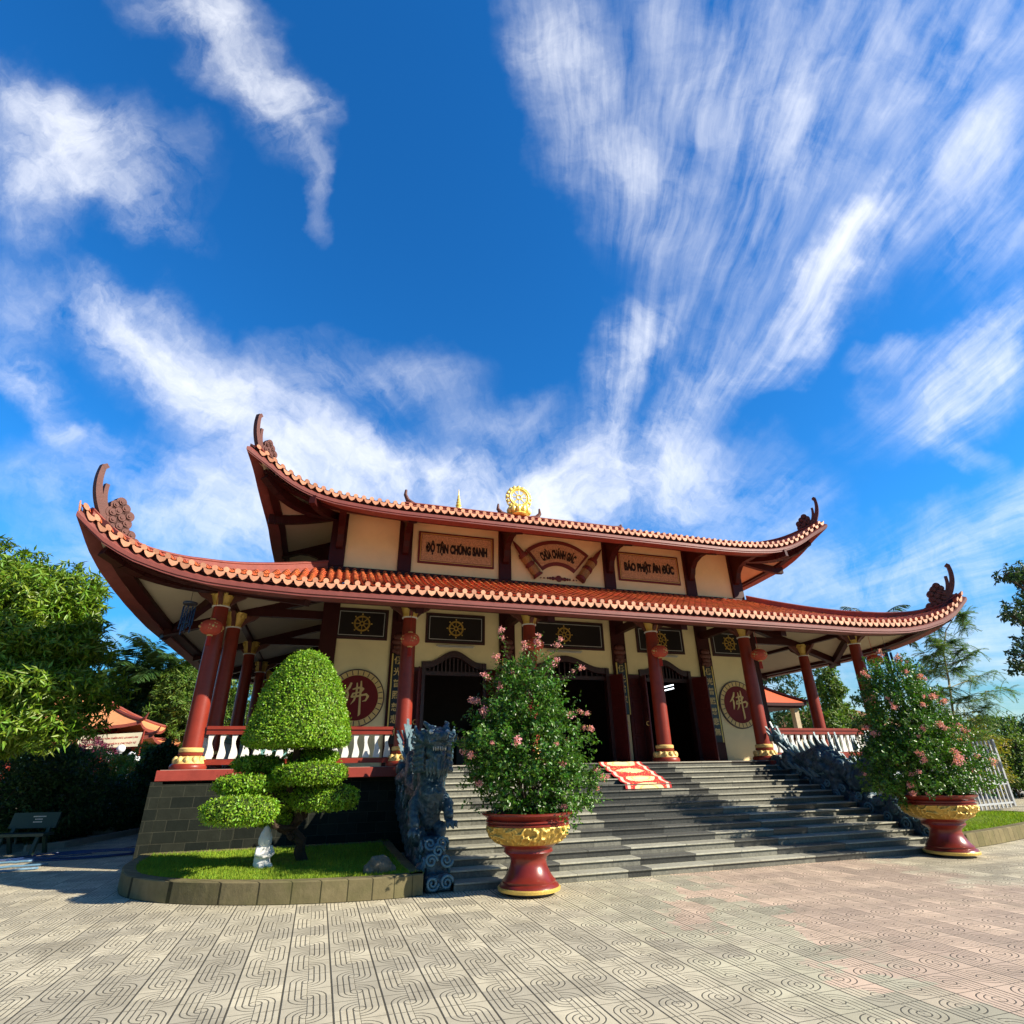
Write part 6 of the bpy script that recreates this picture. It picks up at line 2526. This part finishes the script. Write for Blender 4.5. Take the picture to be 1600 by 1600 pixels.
# pavilion with two orange roofs
def hip_roof(mb, cx, cy, hx, hy, z0, z1, rx, th=.18, lift=.5, mi=0, mj=1):
    n = 13
    for (sx, sy, along) in ((0, -1, 'x'), (1, 0, 'y'), (0, 1, 'x'), (-1, 0, 'y')):
        V = []
        m = 7
        for j in range(m):
            q = j / (m - 1)
            for i in range(n):
                s = -1 + 2 * i / (n - 1)
                if along == 'x':
                    x = s * (hx + (rx - hx) * q); y = sy * hy * (1 - q)
                else:
                    y = s * hy * (1 - q); x = sx * (hx + (rx - hx) * q)
                z = z0 + (z1 - z0) * (.72 * q + .28 * q * q) + lift * abs(s) ** 4 * (1 - q) ** 2
                V.append((cx + x, cy + y, z))
        f = [(j * n + i, j * n + i + 1, (j + 1) * n + i + 1, (j + 1) * n + i) for j in range(m - 1) for i in range(n - 1)]
        mb.add(V, f, mi)
        V2 = [(x, y, z - th) for (x, y, z) in V[:n]]
        mb.add(V[:n] + V2, [(i, i + 1, n + i + 1, n + i) for i in range(n - 1)], mj)
    for sx in (-1, 1):
        for sy in (-1, 1):
            pts = []
            for q in np.linspace(0, 1, 9):
                pts.append((cx + sx * (hx + (rx - hx) * q), cy + sy * hy * (1 - q), z0 + (z1 - z0) * (.72 * q + .28 * q * q) + lift * (1 - q) ** 2 + .06))
            mb.tube(pts, .10, 6, mj)
            p = pts[0]
            mb.tube([p, (p[0] + sx * .25, p[1] + sy * .25, p[2] + .12), (p[0] + sx * .4, p[1] + sy * .4, p[2] + .4)], [.10, .08, .03], 6, mj)


def pavilion():
    Y = 30
    tipu = px(228, 1127, Y=Y - 3); tipl = px(238, 1165, Y=Y - 3.8)
    apex = px(150, 1086, Y=Y)
    cx = apex.x - 1.2
    t = thing('garden_pavilion', 'small pavilion with two orange tiled roofs in the garden behind the banner', 'pavilion', (cx, Y, 0))
    mb = MB()
    hip_roof(mb, cx, Y, tipu.x - cx - .2, 3.2, tipu.z - .35, apex.z + .05, 1.3, lift=.35)
    ru = obj('upper_roof', mb, [M_OR, M_RIDGE], t)
    mb = MB()
    hip_roof(mb, cx, Y, tipl.x - cx, 4.2, tipl.z + .25, tipu.z - .5, 2.6, lift=.35)
    obj('lower_roof', mb, [M_OR, M_RIDGE], t)
    mb = MB()
    mb.box(cx - 2.3, cx + 2.3, Y - 2.3, Y + 2.3, tipl.z + .4, tipu.z + .2)
    obj('drum_wall', mb, M_TRIM, t)
    for sx in (-1, -.33, .33, 1):
        for sy in (-1, 1):
            mb = MB()
            mb.lathe([(.18, 0), (.18, 3.6)], cx + sx * 3.4, Y + sy * 3.2, 12)
            obj('post', mb, M_RED, t)


pavilion()


# banner on two posts
def banner():
    Y = 22.0
    a = px(125, 1150, Y=Y); b = px(223, 1144, Y=Y); c = px(117, 1171, Y=Y); d = px(215, 1166, Y=Y)
    base = ((a.x + b.x) / 2, Y, 0)
    t = thing('banner', 'long cream banner with red welcome lettering strung between posts', 'banner', base)
    V, f = [], []
    n = 16
    for s in (0, .012):
        for i in range(n):
            q = i / (n - 1)
            top = a.lerp(b, q); bot = c.lerp(d, q)
            w = .03 * math.sin(q * 9)
            V += [(top.x, Y + w + s, top.z), (bot.x, Y + w + s, bot.z)]
    for k in range(2):
        for i in range(n - 1):
            o_ = k * n * 2 + i * 2
            f.append((o_, o_ + 1, o_ + 3, o_ + 2))
    mb = MB().add(V, f)
    cl = obj('banner_cloth', mb, mat('banner_cream', (.62, .56, .40), .8, .2, .08, 2, dirt=.2), t)
    m2 = mat('banner_red', (.45, .04, .03), .8)
    for row, txt in ((.30, 'CUNG NGHINH CHƯ TÔN THIỀN ĐỨC QUANG LÂM'), (.72, 'CHÀO MỪNG QUÝ QUAN KHÁCH & CHƯ PHẬT TỬ')):
        W = (b - a).length * .90
        def fn(p, q, s):
            uu = .5 + p / (b - a).length
            top = a.lerp(b, uu); bot = c.lerp(d, uu)
            w = .03 * math.sin(uu * 9)
            vv = row - q / abs(a.z - c.z)
            pt = top.lerp(bot, vv)
            return (pt.x, Y + w - .012 - s, pt.z)
        put_text('lettering', txt, .2, m2, cl, fn, .003, .002, fitw=W, fith=.135)
    for q, e in ((a, -.05), (b, .05)):
        mb = MB()
        mb.tube([(q.x + e, Y + .05, 0), (q.x + e, Y + .05, q.z + .15)], .045, 8)
        obj('post', mb, M_RED, t)


banner()


# flag on a leaning pole
def flag():
    Y = 6.0
    a = px(36, 1207, Y=Y); b = px(68, 1190, Y=Y); c = px(37, 1219, Y=Y); d = px(70, 1206, Y=Y)
    base = px(48, 1236, Y=Y); top = px(94, 1178, Y=Y)
    t = thing('striped_flag', 'small flag with blue, yellow, red, white and orange stripes by a bare branch', 'flag', (base.x, Y, 0))
    mb = MB()
    mb.tube([(base.x, Y + .03, 0), (base.x, Y + .03, base.z), tuple(top + Vector((0, .03, 0)))], [.03, .035, .015], 8)
    limb(mb, base, px(85, 1190, Y=Y), .035, .01, 6, .1, 4)
    obj('pole', mb, mat('bare_wood', (.42, .38, .30), .8, .2, .3, 10), t)
    cols = [(.75, .50, .04), (.70, .10, .04), (.75, .72, .66), (.70, .06, .03), (.75, .48, .04), (.04, .16, .35)]
    for i, cc in enumerate(cols):
        q0, q1 = i / 6, (i + 1) / 6
        p = [a.lerp(b, q0), a.lerp(b, q1), c.lerp(d, q1), c.lerp(d, q0)]
        V = [(v.x, Y - .01 + .02 * math.sin(k), v.z) for k, v in enumerate(p)] + [(v.x, Y + .0 + .02 * math.sin(k), v.z) for k, v in enumerate(p)]
        mb = MB().add(V, [(0, 1, 2, 3), (7, 6, 5, 4), (0, 3, 7, 4), (1, 5, 6, 2), (0, 4, 5, 1), (3, 2, 6, 7)])
        obj('flag_stripe', mb, mat('flag_%d' % i, cc, .8, .2, .05), t)


flag()


# bench, border kerb, hoses, globe lamps
def bench():
    p = px(24, 1338, Z=0)
    t = thing('stone_bench', 'dark green terrazzo bench with a lettered backrest at the left edge', 'bench', (p.x, p.y, 0))
    m = mat('bench_terrazzo', (.022, .055, .042), .45, .5, .3, 30)
    d = Vector((.97, -.22, 0)).normalized(); n = Vector((-d.y, d.x, 0))
    c = Vector((p.x - .05, p.y + .25, 0))
    o0 = Vector(t.location)
    def blk(nm, ctr, hx, hy, hz, ay=None, az=None):
        mb = MB(); mb.obox(ctr, d, ay or n, az or (0, 0, 1), hx, hy, hz)
        return obj(nm, mb, m, t)
    blk('seat', c + Vector((0, 0, .42)), .56, .20, .03)
    tilt = Vector((0, 0, 1)) * .97 + n * .22
    ay = tilt.cross(d).normalized()
    bk = blk('backrest', c + n * .26 + Vector((0, 0, .70)), .54, .03, .17, ay, tilt.normalized())
    for s in (-1, 1):
        mb = MB()
        q = c + d * (s * .4)
        mb.bar(q - n * .20 + Vector((0, 0, 0)), q - n * .10 + Vector((0, 0, .39)), .08, .07)
        mb.bar(q + n * .30 + Vector((0, 0, 0)), q + n * .12 + Vector((0, 0, .39)), .08, .07)
        mb.bar(q + n * .16 + Vector((0, 0, .36)), q + n * .24 + Vector((0, 0, .60)), .08, .07)
        obj('leg', mb, m, t)
    lb = MB()
    for r, wd in ((.08, .30), (.02, .18), (-.04, .22)):
        q = c + n * .26 + Vector((0, 0, .70)) + tilt * r - ay * .033 * (1 if ay.dot(n) > 0 else -1)
        for k in range(int(wd / .03)):
            mbp = q + d * (-wd / 2 + k * .03 + .1)
            lb.obox(mbp, d, ay, tilt, .010, .002, .012)
    obj('lettering', lb, M_WHITE, bk)


bench()

# border kerb of the planting bed on the left
mb = MB()
pts = [px(40, 1322, Z=.12), px(100, 1316, Z=.12), px(170, 1304, Z=.12), px(232, 1292, Z=.12)]
for i in range(3):
    a, b = pts[i], pts[i + 1]
    mb.bar((a.x, a.y, .07), (b.x, b.y, .07), .14, .14)
o = obj('bed_border', mb, M_CONC); tag(o, 'pale concrete edging of the shaded planting bed on the left', 'kerb')
mb = MB()
A = [px(-150, 1330, Z=0), px(40, 1318, Z=0), px(100, 1312, Z=0), px(170, 1300, Z=0), px(232, 1288, Z=0)]
V = [(p.x, p.y + .12, .05) for p in A] + [(p.x - 4, 40, .05) for p in reversed(A)]
mb.add(V, [tuple(range(len(V)))])
o = obj('planting_soil', mb, M_SOIL); structure(o)

rs = random.Random(9)
for j, (z0, u0, col, lb) in enumerate(((0, 0, M_BLUE, 'dark blue garden hose coiled on the paving at the left'), (1, 0, M_LBLUE, 'pale blue pipe lying along the paving at the left edge'))):
    mb = MB()
    if j == 0:
        c = px(130, 1338, Z=0)
        pts = []
        for i in range(120):
            a = i / 120 * 2 * math.pi * 4
            R0 = .55 + .16 * math.sin(i * .21) + .002 * i
            pts.append((c.x + 1.7 * R0 * math.cos(a) + .2 * math.sin(i * .1), c.y + R0 * math.sin(a), .018 + .012 * ((i // 30) % 3)))
        e = px(228, 1322, Z=0)
        pts.append((e.x - .4, e.y - .3, .018)); pts.append((e.x, e.y + .2, .018))
        mb.tube(pts, .011, 6)
        c = px(40, 1343, Z=0)
        pts = [(c.x + 1.1 * math.sin(i * .35) + i * .03, c.y + .5 * math.cos(i * .27), .045) for i in range(50)]
        mb.tube(pts, .010, 6)
    else:
        for (u1, v1, u2, v2) in ((-30, 1358, 75, 1350), (-20, 1364, 60, 1356), (-10, 1349, 50, 1345)):
            a = px(u1, v1, Z=.03); b = px(u2, v2, Z=.03)
            limb(mb, a, b, .022, .022, 8, .02, u1 + 99)
    o = obj('garden_hose', mb, col, smooth='full'); tag(o, lb, 'hose')

for i, (u, v, Y, r, lb) in enumerate(((189, 1170, 20.5, .2, 'white globe lamp on a tall post in front of the pavilion'), (169, 1181, 20.5, .22, 'white globe lamp just left of the tallest globe post'), (213, 1187, 21, .2, 'white globe lamp nearest the temple terrace'), (206, 1180, 24, .2, 'white globe lamp behind the one nearest the terrace'))):
    c = px(u, v, Y=Y)
    t = thing('globe_lamp', lb, 'lamp', (c.x, Y, 0), 'white globe lamps in the garden')
    mb = MB(); mb.sphere(tuple(c), r, 16, 10)
    obj('lamp_globe', mb, M_GLOBE, t, smooth='full')
    mb = MB(); mb.tube([(c.x, Y, 0), (c.x, Y, c.z - r + .02)], .035, 8); mb.lathe([(.08, 0), (.09, .04), (.05, .06)], c.x, Y, 12, z0=c.z - r - .03)
    obj('lamp_post', mb, M_METAL, t)
c = px(170, 1290, Z=0); c = Vector((c.x, 8.0, 0)); q = px(171, 1270, Y=8.0)
t = thing('seated_statue', 'small pale seated statue in the dark garden behind the bed edging', 'statue', (q.x, 8.0, 0))
mb = MB(); mb.box(q.x - .28, q.x + .28, 7.8, 8.2, 0, q.z - .35, bev=.03)
obj('plinth', mb, M_CONC, t)
mb = MB(); z = q.z - .35
mb.sphere((q.x, 8, z + .12), (.27, .2, .13), 14, 8); mb.tube([(q.x, 8, z + .1), (q.x, 8, z + .35), (q.x, 8, z + .5)], [.17, .16, .08], 12); mb.sphere((q.x, 8, z + .6), (.09, .09, .11), 12, 8)
for s in (-1, 1): mb.tube([(q.x + s * .14, 8, z + .42), (q.x + s * .22, 7.95, z + .25), (q.x + s * .05, 7.85, z + .18)], [.05, .05, .04], 8)
me = sculpt('seated_figure', mb, mat('weathered_plaster', (.40, .46, .42), .8, .2, .2, 8), None, .02, .008, .1, 0)
o = link('seated_figure', me, t, (-t.location.x, -t.location.y, 0))


# ------------------------------------------------------------------ right side
def gazebo():
    Y = 16
    tip = px(1247, 1099, Y=Y - 1.6)
    pk = px(1203, 1079, Y=Y)
    cx = tip.x - 2.3
    t = thing('red_roof_gazebo', 'open gazebo with a bright orange tiled roof behind the right side of the temple', 'gazebo', (cx, Y, 0))
    mb = MB()
    hip_roof(mb, cx, Y, 2.3, 2.3, tip.z - .05, pk.z + .5, .3, lift=.05)
    obj('roof', mb, [mat('gazebo_tile', (.68, .13, .045), .6, .3, .2, 8, bump=.6, bscale=12), M_TRIM], t)
    for sx in (-1, 1):
        for sy in (-1, 1):
            mb = MB(); mb.box(cx + sx * 1.75 - .16, cx + sx * 1.75 + .16, Y + sy * 1.75 - .16, Y + sy * 1.75 + .16, 0, tip.z - .05)
            obj('post', mb, mat('gazebo_post', (.48, .38, .24), .8), t)
    mb = MB(); mb.box(cx - 2.1, cx + 2.1, Y - 2.1, Y + 2.1, tip.z - .32, tip.z - .12)
    obj('eave_frame', mb, M_TRIM, t)


gazebo()


def right_roof():
    # long low building with a dark tiled roof beyond the shrubs
    a = px(1205, 1118, Y=30); b = px(1600, 1172, Y=14)
    t = thing('long_outbuilding', 'long low building with a weathered brown tiled roof beyond the right shrubs', 'building', (28, 18, 0))
    m = mat('brown_tile', (.22, .11, .05), .8, .2, .4, 4, bump=.6, bscale=10, dirt=.4)
    A = px(1210, 1114, Y=34); B = px(1330, 1108, Y=30); C = px(1600, 1166, Y=24)
    mb = MB()
    for P0, P1 in ((A, B), (B, C)):
        n = Vector((-(P1 - P0).y, (P1 - P0).x, 0)).normalized()
        if n.y > 0: n = -n
        e0 = P0 + n * 3.2; e1 = P1 + n * 3.2
        mb.add([(P0.x, P0.y, P0.z), (P1.x, P1.y, P1.z), (e1.x, e1.y, P1.z - 1.5), (e0.x, e0.y, P0.z - 1.5), (P0.x, P0.y, P0.z - .12), (P1.x, P1.y, P1.z - .12), (e1.x, e1.y, P1.z - 1.62), (e0.x, e0.y, P0.z - 1.62)],
               [(3, 2, 1, 0), (4, 5, 6, 7), (3, 7, 6, 2), (0, 1, 5, 4), (1, 2, 6, 5), (0, 4, 7, 3)])
    obj('roof', mb, m, t)
    mb = MB()
    for P0, P1 in ((A, B), (B, C)):
        n = Vector((-(P1 - P0).y, (P1 - P0).x, 0)).normalized()
        if n.y > 0: n = -n
        p0 = P0 + n * .3; p1 = P1 + n * .3
        mb.add([(p0.x, p0.y, 0), (p1.x, p1.y, 0), (p1.x, p1.y, P1.z - .4), (p0.x, p0.y, P0.z - .4)], [(0, 1, 2, 3)])
        q0 = P0 + n * 2.9; q1 = P1 + n * 2.9
        mb.add([(q0.x, q0.y, 0), (q1.x, q1.y, 0), (q1.x, q1.y, P1.z - 1.6), (q0.x, q0.y, P0.z - 1.6)], [(0, 1, 2, 3)])
    obj('wall', mb, mat('ochre_wall', (.26, .19, .08), .9, .1, .2, 2, dirt=.4), t)


right_roof()


def gate():
    a = px(1500, 1275, Y=1.2); b = px(1586, 1268, Y=1.6)
    x0, y0 = 14.0, .5
    p0 = px(1512, 1278, Z=0); 
    # bars stand on the path beyond the right lawn
    A = Vector((12.4, .5, .10)); B = Vector((17.5, 1.5, .10))
    t = thing('sliding_gate', 'grey steel gate of tall vertical bars beyond the right lawn', 'gate', (A.x, A.y, 0))
    h = 2.0
    fr = MB()
    for z in (.12, .75, h - .25):
        fr.bar(A + Vector((0, 0, z)), B + Vector((0, 0, z)), .05, .06)
    fr.bar(A, A + Vector((0, 0, h)), .07, .07, up=(0, 1, 0)); fr.bar(B, B + Vector((0, 0, h + .3)), .09, .09, up=(0, 1, 0))
    obj('gate_frame', fr, M_METAL, t)
    n = 17
    bm_ = MB()
    q = A.lerp(B, 0)
    me = None
    for i in range(1, n):
        q = A.lerp(B, i / n)
        if me is None:
            bm_.box(-.035, .035, -.02, .02, 0, 1)
            me = mesh_from('gate_bar', np.concatenate(bm_.v), bm_.f, [M_METAL])
        o = link('gate_bar', me, t, (q.x - A.x, q.y - A.y, .06))
        o.scale = (1, 1, h + .08 + .22 * (i / n))
        o.rotation_euler = (0, 0, .12)


gate()


def feathery_tree():
    Y = 3.5
    base = px(1505, 1235, Y=Y); base.z = 0
    path = [base, px(1500, 1190, Y=Y), px(1490, 1120, Y=Y), px(1482, 1060, Y=Y), px(1474, 1020, Y=Y), px(1478, 985, Y=Y), px(1492, 962, Y=Y), px(1500, 955, Y=Y)]
    t = thing('feathery_tree', 'tall slender tree with airy feathery leaves behind the far pot', 'tree', tuple(base))
    mb = MB()
    mb.tube([tuple(p) for p in path], [.06, .055, .05, .042, .034, .025, .015, .01], 8)
    tips = []
    g = np.random.default_rng(77); rs = random.Random(77)
    br = [((1476, 1030), (1455, 1050)), ((1484, 1070), (1460, 1085)), ((1480, 1050), (1505, 1040)), ((1488, 1100), (1520, 1085)), ((1474, 1010), (1490, 1000)), ((1492, 1130), (1475, 1110)), ((1482, 1060), (1420, 1040)), ((1474, 1020), (1448, 990)), ((1478, 1000), (1450, 968)), ((1480, 1040), (1530, 1015)), ((1484, 1075), (1560, 1050)), ((1488, 1100), (1585, 1078)), ((1490, 1120), (1560, 1100)), ((1488, 1090), (1430, 1075)),
          ((1490, 1120), (1440, 1108)), ((1494, 1140), (1450, 1130)), ((1495, 1150), (1540, 1120)), ((1480, 1020), (1462, 1005)), ((1492, 962), (1510, 960)), ((1486, 1050), (1440, 1020)), ((1485, 1030), (1512, 1005)), ((1497, 1165), (1550, 1140)), ((1497, 1170), (1450, 1150)), ((1500, 955), (1508, 985)), ((1474, 1015), (1445, 1030))]
    V = []
    for (p0, p1) in br:
        a = px(*p0, Y=Y); b = px(*p1, Y=Y + rs.uniform(-1.2, 1.2))
        pts = limb(mb, a, b, .020, .005, 8, .08, int(p1[0] * 3 + p1[1]))
        pts = [Vector(p) for p in pts]
        # compound leaves along the outer half of each branch
        for q in range(44):
            s = rs.uniform(.25, 1.0) * (len(pts) - 1)
            i = min(len(pts) - 2, int(s))
            o_ = pts[i].lerp(pts[i + 1], s - i)
            d = Vector((rs.uniform(-1, 1), rs.uniform(-1, 1), rs.uniform(-.7, .5))).normalized()
            L = rs.uniform(.35, .7)
            rach = []
            for k in range(7):
                rach.append(tuple(o_)); o_ = o_ + d * (L / 6); d = (d + Vector((0, 0, -.12))).normalized()
            mb.tube(rach, .004, 4)
            S = np.array(rach)
            m = 16
            tp = np.linspace(0, 5.99, m); i0 = tp.astype(int); fr = (tp - i0)[:, None]
            Q = S[i0] * (1 - fr) + S[i0 + 1] * fr
            T_ = unit(S[i0 + 1] - S[i0]); side = unit(np.cross(T_, rand_dir(1)[0] * .3 + np.array([0, 0, 1.])))
            for sgn in (-1, 1):
                V.append(leaves_arrays(Q, unit(side * sgn + T_ * .4), unit(np.array([0, 0, 1.]) + g.normal(size=Q.shape) * .3), np.full(m, .13), np.full(m, .030), .1))
    obj('trunk', mb, mat('pale_bark', (.30, .27, .16), .8, .2, .2, 10), t, smooth=True)
    leaf_obj('crown', np.concatenate(V), L_FINE, t)


feathery_tree()
c = px(1372, 985, Y=4.5)
palm('slender palm tree rising behind the right end of the lower roof', (c.x + .3, 4.5, 0), (c.x, 4.5, c.z - .2), 13, 2.3, 401, lw=.05, tr=.10, droop=1.3)

# big tree just outside the right edge, only its outer twigs reach the picture
bl = []
for (u, v, r) in ((1625, 905, .85), (1600, 955, .62), (1640, 1000, .95), (1605, 1025, .58), (1572, 900, .32), (1580, 962, .35), (1590, 895, .5), (1588, 1043, .30), (1700, 950, 1.9)):
    c = px(u, v, Y=-1.0)
    bl.append((c.x, c.y, c.z, r, r, r * .8))
broad_tree('overhanging_tree', 'dark leafy branches reaching in from a tree at the right edge', 'tree', (bl[-1][0] + 1.0, -1.0, 0), bl, mat('leaf_overhang', (.05, .10, .035), .5, .4, .25, 1, island=.4, trans=.2, hue=.02), 1500, 7, (.12, .22), (.06, .10), 55, .2, shell=.5)  # dark green leaf colour, varied from leaf to leaf

# shrubs behind the far pot
rb = [(1455, 1160, 3.0, 1.0, L_YEL, 'yellow green bushy plant right behind the far shrub'), (1505, 1150, 5.0, 1.4, L_YEL, 'tall yellow green bush left of the grey gate'), (1562, 1160, 5.6, 1.6, L_MID, 'green bush above the grey gate'), (1425, 1165, 5.5, 1.4, L_MID, 'green bush showing between far shrub and gate'), (1390, 1190, 6.0, 1.4, L_YEL, 'olive bush hidden behind the far flowering shrub')]
for i, (u, v, Y, s, lm, lb) in enumerate(rb):
    c = px(u, v, Y=Y)
    bush('garden_bush', lb, 'bush', (c.x, c.y), (1.2 * s, .9 * s, c.z + .55 * s), lm, 4500, (.10, .18), (.05, .08), 140 + i, None, .2, .6)
c = px(1600, 1180, Y=6.0)
t = broad_tree('hedge_tree', 'dense dark clipped tree mass at the right edge above the gate', 'tree', (c.x + .3, 6.0, 0), [(c.x, 6.0, c.z + .2, 2.1, 1.8, 1.4), (c.x + 1.6, 6.0, c.z - .6, 2.3, 1.8, 1.9), (c.x + .3, 6.3, c.z - 1.8, 2.0, 1.7, 1.5)], L_DARK, 3600, 8, (.10, .18), (.05, .08), 57, .15)
# trees seen through the right veranda
rt = [(1215, 1075, 24, 2.0, L_DARK, 'dark green tree above the gazebo roof'), (1296, 1075, 17, 1.0, L_MID, 'thin upright tree between the right veranda columns'), (1262, 1125, 20, 1.5, L_MID, 'green tree right of the gazebo post'), (1310, 1120, 18, 1.3, L_MID, 'green tree beside the right end column'), (1295, 1135, 16, 1.2, L_MID, 'bushy tree below the thin upright tree')]
for i, (u, v, Y, s, lm, lb) in enumerate(rt):
    c = px(u, v, Y=Y)
    broad_tree('background_tree', lb, 'tree', (c.x, c.y, 0), [(c.x, c.y, c.z, s, s * .8, s * (1.6 if i == 1 else .9)), (c.x, c.y, c.z * .55, s * .9, s * .8, s)], lm, 620, 7, (.2, .34), (.08, .14), 500 + i, .12, None, shell=.35)

# street-side cable and pole outside the view whose shadow crosses the plaza
